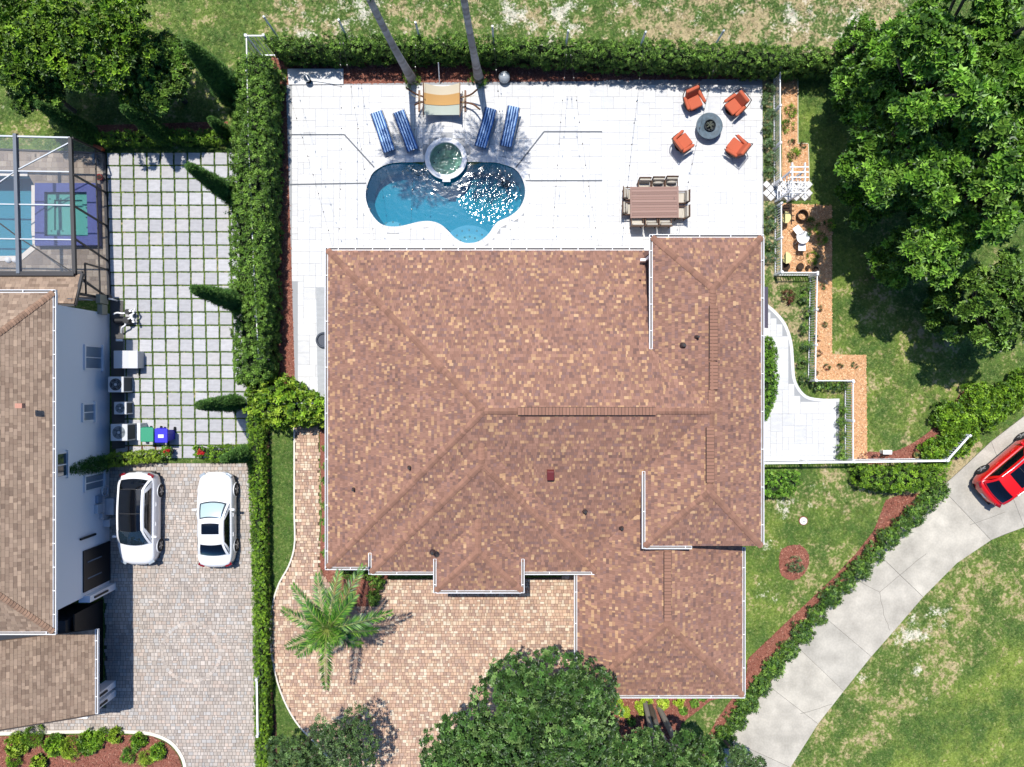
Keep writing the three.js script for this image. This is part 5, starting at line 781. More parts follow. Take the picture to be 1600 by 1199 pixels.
driveHedge.slice(0, -1).forEach(([u, v], i) => { const w = driveHedge[i + 1]; bush('drive_shrub', 'smaller shrub filling the row along the concrete drive, gap number ' + ordinal[i], (u + w[0]) / 2 + 5, (v + w[1]) / 2 + 5, 0.58, 0.7, { pal: PAL.oak.concat(PAL.hedge), n: 170, size: 0.13, group: 'shrubs along the concrete drive' }); });
[[1575, 622], [1545, 645], [1510, 668], [1498, 688], [1485, 650], [1465, 708], [1530, 622], [1600, 600]].forEach(([u, v], i) => bush('corner_shrub', 'glossy green shrub beside the short diagonal fence, ' + ordinal[i] + ' of the cluster above the red car', u, v, 0.85, 0.95, { pal: PAL.bright, n: 250, size: 0.17, geo: LEAF.rosette, group: 'shrubs above the red car' }));
// ---------------------------------------------------------------- cypress trees
cypress(150, 216, 4.5, 0.5, 'cypress at the back corner of the screen cage'); cypress(264, 219, 4.3, 0.46, 'cypress rising from the middle of the patio back hedge'); cypress(378, 158, 6.2, 0.85, 'largest cypress, beside the white fence corner'); cypress(377, 315, 6.0, 0.52, 'cypress in the tall hedge, upper one leaning over the patio'); cypress(391, 478, 6.6, 0.55, 'cypress in the tall hedge, middle one over the patio'); cypress(376, 629, 5.0, 0.42, 'cypress in the tall hedge, lowest one over the patio'); cypress(166, 722, 3.9, 0.56, 'cypress against the white wall above the white crossover'); cypress(393, 706, 3.6, 0.42, 'cypress at the patio exit above the sedan'); cypress(357, 211, 2.2, 0.3, 'small cypress at the end of the patio back hedge');
// ---------------------------------------------------------------- trees
const NW = 'trees behind the neighbour pool', NE = 'big trees along the east lawn', FR = 'trees in the front yard';
tree('round_tree', 'bright leafy tree at the top corner above the screen cage', 45, 55, 4.6, 3.0, { pal: PAL.bright, n: 2600, size: 0.23, group: NW, gap: 0.28, low: 0.0, flat: 1.1, lobes: 22, lobeK: 0.7, skirt: true });
tree('round_tree', 'bright leafy tree between screen cage and back lawn', 160, 62, 4.6, 3.2, { pal: PAL.bright, n: 3000, size: 0.23, group: NW, gap: 0.28, low: 0.0, flat: 1.1, lobes: 22, lobeK: 0.7, skirt: true });
tree('round_tree', 'darker tree next to the tall cypress', 250, 118, 3.0, 2.0, { pal: PAL.hedge, gap: 0.05, n: 2200, size: 0.18, group: NW });
tree('round_tree', 'smaller bright tree just above the cage roof', 60, 128, 3.2, 1.9, { pal: PAL.hedge, gap: 0.05, n: 2000, size: 0.18, group: NW });
const big = (u, v, hc, R, n, label, o = {}) => tree('shade_tree', label, u, v, hc, R, { pal: PAL.deep, n, size: 0.29, group: NE, gap: 0.3, low: 0.05, flat: 1.3, skirt: true, lobes: 24, lobeK: 0.62, ...o });
big(1418, 255, 6.0, 2.9, 3000, 'glossy tree reaching farthest over the wood chip path'); big(1500, 95, 8.0, 4.2, 5200, 'largest glossy tree in the top corner'); big(1575, 270, 7.6, 3.4, 3600, 'glossy tree at the edge below the largest one'); big(1400, 110, 5.0, 2.5, 3000, 'glossy tree at the end of the back hedge'); big(1460, 390, 5.6, 2.0, 1900, 'lower glossy tree above the sunny lawn', { size: 0.25 }); big(1570, 470, 5.0, 2.7, 3000, 'lowest glossy tree beside the red bark curve', { pal: PAL.hedge, size: 0.25 }); big(1345, 55, 3.2, 1.0, 400, 'young glossy tree at the back lawn edge', { size: 0.2 });
tree('oak_tree', 'dense dark oak in front of the garage', 850, 1150, 5.6, 4.3, { pal: PAL.oak, n: 7500, size: 0.18, geo: LEAF.rosette, lobes: 34, lobeK: 0.85, gap: 0.1, group: FR, flat: 0.55 });
tree('oak_tree', 'oak crown at the bottom edge between driveway and garage', 745, 1205, 4.8, 3.0, { pal: PAL.oak, n: 3600, size: 0.17, lobes: 18, group: FR });
tree('small_tree', 'small loose tree on the lower driveway edge', 530, 1165, 3.2, 2.2, { pal: PAL.olive, n: 1500, size: 0.16, geo: LEAF.sprig, lobes: 12, group: FR, gap: 0.08 });
tree('small_tree', 'small loose tree at the bottom left of the driveway', 458, 1190, 2.8, 1.6, { pal: PAL.olive, n: 1000, size: 0.16, geo: LEAF.sprig, lobes: 10, group: FR, gap: 0.1 });
tree('small_tree', 'small tree over the foot of the concrete drive', 1165, 1200, 3.2, 1.1, { pal: PAL.olive, n: 700, size: 0.16, geo: LEAF.sprig, lobes: 8, group: FR });
{ // multi stemmed tree in the garage bed
  const t = tree('leaning_tree', 'pale multi stemmed tree leaning out of the garage bed', 1040, 1205, 5.0, 2.6, { pal: PAL.oak, n: 2600, size: 0.17, lobes: 14, group: FR, base: [1015, 1100] }); const o = t.position, c = at(1040, 1180, 4.6);
  for (let i = 0; i < 5; i++) { const g = new GB(), a = V(rr(-0.35, 0.5), 0, rr(-0.15, 0.35)), e = V(c.x - o.x + rr(-0.5, 0.8), 4.4, c.z - o.z + rr(-0.3, 0.4)); g.tube([a, a.clone().lerp(e, 0.45).add(V(rr(-0.1, 0.1), 0.1, 0)), e], rr(0.08, 0.16), 12, 8); g.build('stem', greyBark, t); }
}
// ---------------------------------------------------------------- palms
function frond(parent, base, tip, arch, o = {}) { const { n = 34, len = 0.42, col = PAL.bright, wid = 0.045, spread = 1 } = o, mid = base.clone().lerp(tip, 0.5).add(V(0, arch, 0)), cv = new THREE.QuadraticBezierCurve3(base, mid, tip), g = new GB(); g.color(tone('#a9b85a', 0.6)); for (let i = 0; i < 12; i++) g.rod(cv.getPoint(i / 12), cv.getPoint((i + 1) / 12), 0.024 * (1 - i / 14), 0.024 * (1 - (i + 1) / 14), 5); for (let i = 0; i < n; i++) { const t = 0.12 + 0.88 * i / n, p = cv.getPoint(t), d = cv.getTangent(t).normalize(), s = d.clone().cross(Y).normalize(), l = len * (Math.sin(Math.PI * Math.min(1, 0.15 + t * 0.8)) * 0.75 + 0.3) * rr(0.85, 1.1); for (const k of [-1, 1]) { g.color(shade(col, 0.7, 1.35)); const dir = s.clone().multiplyScalar(k * rr(0.65, 0.95)).addScaledVector(d, rr(0.45, 0.85) + t * 0.3).add(V(0, rr(-0.5, 0.35), 0)).normalize(), w = d.clone().multiplyScalar(wid / 2), e = p.clone().addScaledVector(dir, l), m = p.clone().addScaledVector(dir, l * 0.5); g.tri(p, m.clone().add(w), e).tri(p, e, m.clone().sub(w)); } } return g.build('frond', std(0xffffff, 0.5, { vertexColors: true, side: THREE.DoubleSide }), parent); }
{
  const h = 4.4, c = at(513, 982, h), b = at(541, 948), t = thing('feather_palm', 'feather palm spreading over the front driveway', 'palm', null, V(c.x, 0, c.z)), C = V(0, h, 0), loc = (u, v, y) => at(u, v, y).sub(V(c.x, 0, c.z)).setY(y);
  const g = new GB(); for (let i = 0; i < 9; i++) { const y0 = h * i / 9, y1 = h * (i + 1) / 9; g.cyl(0, (y0 + y1) / 2, 0, 0.2, 0.165, y1 - y0 + 0.01, 12); } g.build('trunk', greyBark, t); const hd = new GB(); hd.sph(0, h - 0.1, 0, 0.26, 1.2, 12); hd.build('crown_heart', std(tone('#7d8a45', 0.6), 0.9), t);
  for (const [u, v, y, ar] of [[457, 914, 4.1, 0.5], [440, 952, 3.7, 0.55], [446, 1012, 3.7, 0.5], [464, 1025, 4.0, 0.5], [510, 1078, 3.8, 0.6], [612, 957, 3.9, 0.6], [568, 884, 4.0, 0.65], [530, 893, 4.3, 0.6], [496, 897, 4.0, 0.55], [565, 1008, 3.6, 0.5], [556, 930, 4.9, 0.4], [478, 945, 4.9, 0.4], [488, 1006, 5.0, 0.4], [535, 1000, 5.0, 0.3], [590, 985, 3.2, 0.5], [475, 985, 3.4, 0.5]]) frond(t, C.clone().add(V(0, 0.05, 0)), loc(u, v, y), ar, { n: 84, len: 0.5, wid: 0.052, col: PAL.palm });
  for (let i = 0; i < 12; i++) { const a = i * 2.4; frond(t, C.clone().add(V(0, 0.1, 0)), C.clone().add(V(Math.cos(a) * 0.7, 1.0 + 0.2 * (i % 3), Math.sin(a) * 0.7)), 0.2, { n: 14, len: 0.35, col: PAL.deep }); }
}
for (const [bu, bv, tu, R, label] of [[645, 126, 619, 2.0, 'tall bare palm trunk rising beside the hammock, nearer the corner slab'], [748.5, 123, 738, 2.1, 'tall bare palm trunk rising beside the hammock, nearer the globe lamp']]) {
  const b = at(bu, bv), H2 = 11, top = V(at(tu, bv).x - b.x, H2, -0.1), t = thing('tall_palm', label, 'palm', 'tall palms behind the hammock', V(b.x, 0, b.z)), g = new GB(), cv = new THREE.CatmullRomCurve3([V(0, 0, 0), V(top.x * 0.45, H2 * 0.35, 0), V(top.x * 0.8, H2 * 0.7, -0.05), top]), n = 60;
  const bk = ['#c6bfb7', '#b8b0a7', '#d2cbc2', '#a79f96'].map((h) => tone(h, 0.74));
  for (let i = 0; i < n; i++) { const p = cv.getPoint(i / n), q = cv.getPoint((i + 1) / n), r0 = 0.155 + 0.12 * Math.pow(1 - i / n, 6); g.color(pick(bk)); g.rod(p, q, r0, r0 * 0.965, 12); } g.build('trunk', std(0xffffff, 0.95, { vertexColors: true }), t);
  for (let i = 0; i < 26; i++) { const a = i * 2.4, el = 0.7 - 1.3 * (i / 26), k = R * rr(0.85, 1.05); frond(t, top, top.clone().add(V(Math.cos(a) * k * Math.cos(el * 0.6), Math.sin(el) * k * 0.7, Math.sin(a) * k * Math.cos(el * 0.6))), 0.4, { n: 30, len: 0.55, wid: 0.06, col: PAL.deep }); }
  bush('base_fern', 'ring of green fern at the foot of the palm ' + (bu < 700 ? 'left' : 'right') + ' of the hammock', bu, bv - 2, 0.5, 0.35, { pal: PAL.hedge, n: 40, size: 0.16, geo: LEAF.strap, hub: false, group: 'ferns at the palm feet' });
}
// ---------------------------------------------------------------- small planting
[[1236, 173], [1231, 197], [1240, 242], [1297, 352], [1270, 350], [1283, 372], [1270, 404]].forEach(([u, v], i) => bush('path_plant', 'small spiky green plant in the tan chips, ' + ['highest beside the upper fence', 'second from the top', 'just above the arbor', 'at the shaded chip edge', 'right of the planter ring', 'right of the bistro table', 'below the bistro table'][i], u, v, 0.3, 0.3, { pal: PAL.bright, geo: LEAF.strap, size: 0.2, n: 14, hub: false, group: 'spiky plants in the chip path' }));
[[1237, 222], [1256, 226], [1286, 447], [1281, 483], [1290, 507], [1277, 528], [1280, 552], [1293, 574], [1313, 572.5], [1336, 571], [1275, 582]].forEach(([u, v], i) => bush('seedling', 'dark young seedling dotted along the tan path, ' + ordinal[i] + ' counting downward', u, v, 0.13, 0.22, { pal: PAL.red.concat(PAL.olive), geo: LEAF.strap, size: 0.12, n: 10, hub: false, group: 'seedlings in the chip path' }));
[[1203, 140], [1200, 156], [1204, 180], [1200, 200], [1203, 224], [1206, 245], [1205, 268], [1206, 330], [1204, 352], [1205, 380], [1206, 402]].forEach(([u, v], i) => bush('fence_plant', 'leggy plant between white deck and upper picket fence, ' + ordinal[i] + ' downward', u, v, 0.32, 0.7, { pal: PAL.dusty, size: 0.13, n: 34, group: 'plants along the upper picket fence' }));
[[1262, 448], [1256, 465], [1262, 487], [1258, 512], [1263, 540], [1257, 566], [1259, 592], [1278, 601], [1290, 602], [1304, 603], [1318, 603], [1316, 640], [1315, 660], [1316, 680], [1315, 702], [1316, 714]].forEach(([u, v], i) => bush('fence_plant', 'climbing plant on the lower stepped picket fence, ' + (ordinal[i] || 'last') + ' downward', u, v, 0.28, 0.75, { pal: PAL.dusty.concat(PAL.hedge), size: 0.12, n: 32, group: 'plants along the lower picket fence' }));
bush('red_shrub', 'dark red leafless shrub on the side lawn', 1232, 464, 0.42, 0.4, { pal: PAL.red, n: 46, size: 0.12 });
bush('sapling', 'grey green sapling in the bark ring on the front lawn', 1243, 882, 0.4, 0.7, { pal: PAL.dusty, n: 40, size: 0.15, geo: LEAF.strap });
[[1037, 1101], [1061, 1096], [965, 1101], [1002, 1108], [975, 1114], [1010, 1095]].forEach(([u, v], i) => bush('bright_shrub', 'lime green shrub in the garage bed, ' + ordinal[i] + ' of six', u, v, 0.3, 0.4, { pal: PAL.yellowgreen, n: 34, size: 0.14, geo: LEAF.rosette, group: 'lime shrubs in the garage bed' }));
[[1068, 1112], [1086, 1100], [987, 1129], [1098, 1090]].forEach(([u, v], i) => bush('ball_shrub', 'clipped dark ball shrub in the garage bed, ' + ordinal[i] + ' of four', u, v, 0.24, 0.42, { pal: PAL.deep, n: 120, size: 0.07, group: 'ball shrubs in the garage bed' }));
[[545, 895], [575, 896], [583, 935], [590, 912]].forEach(([u, v], i) => bush('bed_shrub', 'dark shrub at the foot of the feather palm, ' + ordinal[i] + ' of four', u, v, 0.4, 0.6, { pal: PAL.hedge, n: 80, size: 0.13, group: 'shrubs under the feather palm' }));
[[512, 700], [512, 728], [510, 752], [511, 790], [511, 815], [511, 840], [510, 865]].forEach(([u, v], i) => bush('eave_shrub', 'small shrub under the west eave beside the brick path, ' + ordinal[i] + ' downward', u, v, 0.28, 0.5, { pal: PAL.hedge, n: 60, size: 0.1, group: 'shrubs under the west eave' }));
[[25, 1165], [50, 1150], [85, 1165], [110, 1170], [140, 1160], [158, 1150], [180, 1150], [200, 1182], [215, 1160], [228, 1185], [245, 1175], [20, 1190], [60, 1192]].forEach(([u, v], i) => bush('flower_bed_plant', 'leafy plant in the neighbour front bark bed, ' + ordinal[i] + ' from the house', u, v, i < 5 ? 0.6 : 0.35, 0.5, { pal: i === 7 ? PAL.deep : i % 3 ? PAL.bright : PAL.lime, n: i < 5 ? 90 : 45, size: 0.18, geo: i % 2 ? LEAF.strap : LEAF.rosette, group: 'plants in the neighbour front bed' }));
// ---------------------------------------------------------------- lawn blades
{
  const q = makeRng(99), g = new GB(); for (let i = 0; i < 7; i++) { const a = i * 0.9 + q(), d = V(Math.cos(a), 0, Math.sin(a)), b = d.clone().multiplyScalar(0.03 * q()), w = V(-d.z, 0, d.x).multiplyScalar(0.008), tip = d.clone().multiplyScalar(0.05 + 0.04 * q()).add(V(0, 0.045 + 0.03 * q(), 0)); g.tri(b.clone().sub(w), b.clone().add(w), tip); }
  const tuft = g.geo(), mat = std(0xffffff, 0.8, { side: THREE.DoubleSide }), list = [];
  for (let i = 0; i < 150000; i++) { const x = rr(-27.5, 27.5), z = rr(-20.6, 20.6); let ok = true; for (const b of blocked) if (inside(b, x, z)) { ok = false; break; } if (!ok) continue; for (const b of beds) if (inside(b, x, z)) { ok = false; break; } if (!ok) continue; const c = lawn(x, z).multiplyScalar(rr(0.8, 1.35)); list.push({ m: xf(V(x, 0, z), new THREE.Quaternion().setFromAxisAngle(Y, rr(0, 6.28)), V(1.2, rr(0.5, 1), 1.2).multiplyScalar(rr(0.8, 1.5))), c }); }
  const im = instances('lawn_grass', tuft, mat, list, scene); tag(im, 'short mown grass of the lawns round the houses', 'grass', null, 'stuff');
  instances('joint_grass', tuft, mat, jointTurf[0], jointTurf[1]);
}

// ================================================================ FENCES, GARDEN THINGS
const fenceMat = std(lin('#ffffff', 0.80), 0.5);
const picketGeo = (() => { const g = new GB(); g.box(0, 0.44, 0, 0.036, 0.84, 0.022); return g.geo(); })();
function picketFence(label, path, h = 0.97, step = 0.125, railW = 0.05, group = 'white picket fences of the side garden') {   // path: survey marks of the top rail
  const P = path.map(([u, v]) => at(u, v, h).setY(0)), o = thing('picket_fence', label, 'fence', group, P[0].clone()), loc = P.map((p) => p.clone().sub(P[0]));
  for (let i = 0; i + 1 < loc.length; i++) { const a = loc[i], b = loc[i + 1], d = b.clone().sub(a), L = d.length(), ry = Math.atan2(-d.z, d.x); for (const [y, w] of [[h, railW], [0.14, 0.045]]) { const g = new GB(); g.bar(a.clone().setY(y), b.clone().setY(y), w, 0.05); g.build('rail', fenceMat, o); } const n = Math.floor(L / step); for (let k = 1; k < n; k++) { const m = mesh('picket', picketGeo, fenceMat, o); m.position.copy(a).lerp(b, k / n).setY(0.08); m.rotation.y = ry; m.scale.y = (h - 0.1) / 0.86; } const posts = Math.max(1, Math.round(L / 1.9)); for (let k = 0; k <= posts; k++) { if (k === posts && i + 2 < loc.length) continue; const q = a.clone().lerp(b, k / posts), g = new GB(); g.box(q.x, (h + 0.1) / 2, q.z, 0.1, h + 0.1, 0.1, ry); g.add(new THREE.ConeGeometry(0.085, 0.07, 4).rotateY(Math.PI / 4), new THREE.Matrix4().makeRotationY(ry).setPosition(q.x, h + 0.13, q.z)); g.build('post', fenceMat, o); } }
  return o;
}
picketFence('upper white picket fence from the back hedge to the arbor', [[1219, 107], [1219.5, 282]]);
picketFence('white picket fence beside the bistro table', [[1221, 318], [1221, 425]]);
picketFence('short white picket fence closing the bistro corner', [[1222, 426], [1277, 426]]);
picketFence('white picket fence along the narrow chip path', [[1277, 429], [1274, 594]]);
picketFence('short white picket fence at the path step', [[1275, 595], [1332, 595]]);
picketFence('lowest white picket fence beside the side walkway', [[1333, 597], [1333, 719]]);
picketFence('long white fence across the bottom of the side garden', [[1192, 724], [1335, 722], [1480, 720]], 1.15, 0.13, 0.10);
picketFence('short diagonal white fence above the red car', [[1481, 719], [1515, 681]], 1.15, 0.13, 0.09);
picketFence('white fence buried in the tall boundary hedge', [[385, 57], [388, 220], [397, 430], [404, 560]], 2.25, 0.3, 0.05);
picketFence('white gate fence across the west path', [[413, 631], [511, 630]], 1.5, 0.16, 0.05);
picketFence('white fence end at the corner of the back lawn', [[384, 56], [412, 56]], 2.2, 0.2, 0.06);
picketFence('white fence panel showing in the low driveway hedge', [[401, 1062], [402.5, 1150]], 1.22, 0.4, 0.09);
{ // diamond paving through the arbor
  const P = poly([[1192, 284], [1266, 283], [1267, 313], [1192, 314]]), g = new GB(); g.slab(P, 0.004, 0.03); const d = g.build('diamond_path', std(lin('#4f4a42'), 0.95)); tag(d, 'white diamond paving through the garden arbor', null, null, 'structure');
  const geo = paverGeo(0.28, 0.28, 0.03, 0.008), [x0, z0, x1, z1] = bounds(P), s = 0.45; for (let j = 0; j < 6; j++) for (let i = 0; i < 9; i++) { const x = x0 + (i + (j % 2) * 0.5 + 0.15) * s * 0.98 - 0.1, z = z0 + 0.06 + j * s / 2 - 0.1; if (!inside(P, x, z)) continue; const m = mesh('diamond_paver', geo, pick(stoneMats), d); m.position.set(x, 0.052, z); m.rotation.y = Math.PI / 4; }
}
{ // arbor
  const h = 2.3, c = at(1239, 288, 1.6), o = thing('garden_arbor', 'white garden arbor with slatted top over the diamond paving', 'arbor', null, V(c.x, 0, c.z)), W = 0.62, D = 0.95;
  for (const x of [-1, 1]) for (const z of [-1, 1]) { const g = new GB(); g.box(x * W / 2, h / 2, z * D / 2, 0.08, h, 0.08); g.build('post', fenceMat, o); }
  for (const x of [-1, 1]) { const g = new GB(); g.box(x * W / 2, h, 0, 0.06, 0.12, D + 0.75); g.build('top_beam', fenceMat, o); for (let k = 0; k < 5; k++) { const r = new GB(); r.box(x * W / 2, 0.4 + k * 0.35, 0, 0.03, 0.03, D); r.build('side_slat', fenceMat, o); } }
  for (let k = 0; k < 6; k++) { const g = new GB(); g.box(0, h + 0.08, -0.62 + k * 0.25, W + 0.3, 0.05, 0.05); g.build('top_slat', fenceMat, o); }
}
{ // bistro set
  const white = std(lin('#ffffff', 0.8), 0.45), brown = std(lin('#5c4330'), 0.7), p = at(1254.5, 371, 0.7).setY(0.03), o = thing('bistro_table', 'small round white bistro table on tan chips', 'table', null, p), g = new GB(); g.cyl(0, 0.70, 0, 0.33, 0.33, 0.025, 32); g.build('table_top', white, o); const s = new GB(); s.cyl(0, 0.35, 0, 0.025, 0.025, 0.7, 8); for (let k = 0; k < 3; k++) s.rod(V(0, 0.2, 0), V(Math.cos(k * 2.1) * 0.24, 0, Math.sin(k * 2.1) * 0.24), 0.014); s.build('pedestal', white, o);
  bush('table_plant', 'small dark plant on the round bistro table', 1254.5, 371, 0.12, 0.2, { pal: PAL.olive, n: 16, size: 0.08, y: 0.74, cat: 'plant' });
  const chair = (u, v, turn, label) => { const q = at(u, v, 0.45).setY(0.03), c = thing('bistro_chair', label, 'chair', 'bistro chairs', q, turn), a = new GB(); a.rbox(0, 0.45, 0, 0.38, 0.03, 0.38, 0.012); a.build('seat', white, c); const b = new GB(); b.tube([V(-0.18, 0.45, -0.18), V(-0.19, 0.75, -0.24), V(0, 0.9, -0.27), V(0.19, 0.75, -0.24), V(0.18, 0.45, -0.18)], 0.014, 20, 6); b.tube([V(-0.09, 0.45, -0.19), V(0, 0.72, -0.24), V(0.09, 0.45, -0.19)], 0.01, 12, 5); b.build('backrest', brown, c); for (const x of [-1, 1]) for (const z of [-1, 1]) { const l = new GB(); l.rod(V(x * 0.16, 0.45, z * 0.16), V(x * 0.2, 0, z * 0.2), 0.012); l.build('leg', brown, c); } };
  chair(1246, 359, -2.5, 'white seated bistro chair above the round table'); chair(1253, 387, Math.PI, 'white seated bistro chair below the round table');
  const rg = new GB(), rp = at(1253, 337, 0.2); rg.add(new THREE.TorusGeometry(0.27, 0.022, 8, 36).rotateX(Math.PI / 2), new THREE.Matrix4().makeTranslation(rp.x, 0.36, rp.z)); rg.add(new THREE.CylinderGeometry(0.27, 0.25, 0.34, 36, 1, true), new THREE.Matrix4().makeTranslation(rp.x, 0.19, rp.z)); tag(rg.build('ring_planter', std(lin('#4b3b2c'), 0.8, { side: THREE.DoubleSide })), 'brown ring planter filled with chips above the bistro table', 'planter');
  const yel = std(tone('#eadf9c', 0.76), 0.7); [[1225, 341, 'upper'], [1226, 404, 'lower']].forEach(([u, v, w]) => { const q = at(u, v, 0.5).setY(0.02), y = thing('yellow_planter', w + ' pale yellow fan shaped planter on the bistro fence', 'planter', 'yellow planters on the fence', q), a = new GB(); a.add(new THREE.CylinderGeometry(0.3, 0.14, 0.32, 18, 1, false, 0, Math.PI), new THREE.Matrix4().makeTranslation(0, 0.5, 0)); a.build('bowl', yel, y); const b = new GB(); b.rod(V(0.02, 0, 0), V(0.02, 0.4, 0), 0.03); b.build('stand', yel, y); });
  [[1227, 326, 0.2, 'beside the arbor foot'], [1227, 417, 0.22, 'in the bistro corner by the fence'], [1250, 417, 0.18, 'centre of the bistro corner'], [1262, 418, 0.1, 'smallest in the bistro corner'], [1274, 421, 0.14, 'at the end of the short fence']].forEach(([u, v, r, w]) => { const q = at(u, v, 0.2).setY(0.02), y = thing('dark_pot', 'dark round pot ' + w, 'pot', 'dark pots on the tan chips', q), a = new GB(); a.add(new THREE.LatheGeometry([[0, 0], [r * 0.7, 0], [r, 0.28], [r * 0.92, 0.3], [r * 0.85, 0.22], [0, 0.22]].map(([x, z]) => new THREE.Vector2(x, z)), 20)); a.build('body', std(lin('#2f2620'), 0.6, { side: THREE.DoubleSide }), y); const s = new GB(); s.cyl(0, 0.225, 0, r * 0.84, r * 0.84, 0.02, 16); s.build('soil', std(lin('#3a2a1e'), 0.95), y); });
}
{ // things along the long fence and lawn
  const b = thing('garden_bench', 'small white bench seat above the long fence', 'bench', null, at(1387, 707, 0.4).setY(0)), g = new GB(); g.rbox(0, 0.4, 0, 0.46, 0.05, 0.22, 0.015); g.build('seat', fenceMat, b); for (const x of [-1, 1]) { const l = new GB(); l.box(x * 0.18, 0.19, 0, 0.05, 0.38, 0.18); l.build('leg', fenceMat, b); }
  const letters = [[1368, 'hoop shaped'], [1380, 'square']]; letters.forEach(([u, w]) => { const q = at(u, 714, 0.3), t = new GB(); t.add(new THREE.TorusGeometry(0.13, 0.022, 8, 20, w[0] === 'h' ? 4.6 : 6.28).rotateX(-0.9), new THREE.Matrix4().makeTranslation(q.x, 0.24, q.z)); t.rod(V(q.x, 0, q.z), V(q.x, 0.2, q.z + 0.02), 0.014); tag(t.build('garden_ornament', std(lin('#2c1d18'), 0.7)), w === 'square' ? 'dark ring ornament nearest the white bench' : 'dark hoop ornament nearest the chip path end', 'ornament', 'dark ornaments by the fence'); });
  [[1433, 'nearer the bench'], [1447, 'nearer the corner shrubs']].forEach(([u, w]) => { const q = at(u, 711, 0.2).setY(0.02), y = thing('herb_pot', 'round herb pot on red bark above the long fence, ' + w, 'pot', 'herb pots by the fence', q), a = new GB(); a.add(new THREE.LatheGeometry([[0, 0], [0.15, 0], [0.19, 0.2], [0.17, 0.22], [0.16, 0.16], [0, 0.16]].map(([x, z]) => new THREE.Vector2(x, z)), 20)); a.build('body', std(tone('#8a7b45'), 0.7, { side: THREE.DoubleSide }), y); const l = []; for (let k = 0; k < 12; k++) l.push({ m: xf(V(rr(-0.08, 0.08), 0.2, rr(-0.08, 0.08)), orient(Y, 0.8), 0.09), c: shade(PAL.olive) }); instances('foliage', LEAF.sprig, hedgeLeafMat, l, y); });
  const c = thing('cleanout_cover', 'round white cleanout cover on the front lawn', 'cover', null, at(1255, 814).setY(0)), d = new GB(); d.cyl(0, 0.03, 0, 0.2, 0.19, 0.06, 28); d.build('lid', std(lin('#f2f2ee', 0.8), 0.6), c); const k = new GB(); k.cyl(0.02, 0.064, 0.03, 0.03, 0.03, 0.012, 10); k.build('plug', M.black, c); const e = new GB(); e.add(new THREE.TorusGeometry(0.21, 0.03, 8, 28).rotateX(Math.PI / 2), new THREE.Matrix4().makeTranslation(0, 0.02, 0)); e.build('collar', std(tone('#9c5f4d'), 0.9), c);
}
// ---------------------------------------------------------------- beside the neighbour wall
function condenser(u, v, s, hh, label, disc) {
  const o = thing('air_conditioner', label, 'air conditioner', 'condensers along the neighbour wall', at(u, v, hh).setY(0.03)), c = lin('#d9dcde', 0.75), m = std(c, 0.5), g = new GB(); g.rbox(0, hh - 0.03, 0, s, 0.06, s, 0.03); for (const x of [-1, 1]) for (const z of [-1, 1]) g.box(x * (s / 2 - 0.03), hh / 2, z * (s / 2 - 0.03), 0.06, hh - 0.06, 0.06); g.box(0, 0.03, 0, s, 0.06, s); g.build('casing', m, o);
  const f = new GB(); f.box(0, hh / 2, 0, s - 0.07, hh - 0.1, s - 0.07); f.build('coil_fins', std(lin('#3b434a'), 0.7), o);
  const d = new GB(); d.cyl(0, hh + 0.004, 0, s * 0.38, s * 0.38, 0.012, 28); const dm = d.build('fan_opening', disc, o); const b = new GB(); for (let k = 0; k < 5; k++) { const a = k * 1.257; b.box(Math.cos(a) * s * 0.19, hh + 0.013, Math.sin(a) * s * 0.19, s * 0.32, 0.006, s * 0.11, -a + 0.3); } b.build('fan_blades', std(lin('#4a535b'), 0.6), dm); const hb = new GB(); hb.cyl(0, hh + 0.02, 0, s * 0.08, s * 0.08, 0.02, 14); hb.build('fan_hub', m, dm); for (let k = 1; k < 4; k++) { const r = new GB(); r.add(new THREE.TorusGeometry(s * 0.1 * k, 0.006, 5, 28).rotateX(Math.PI / 2), new THREE.Matrix4().makeTranslation(0, hh + 0.028, 0)); r.build('guard_ring', M.greyMetal, dm); }
}
const darkFan = std(lin('#11151b'), 0.6), greyFan = std(lin('#7d878d', 0.8), 0.6);
condenser(181, 601, 0.80, 0.95, 'air conditioner with black fan next to the white equipment box', darkFan); condenser(188, 638, 0.64, 0.7, 'smallest air conditioner, middle of the three', greyFan); condenser(186, 676, 0.86, 0.9, 'air conditioner with grey fan next to the green bin', greyFan);
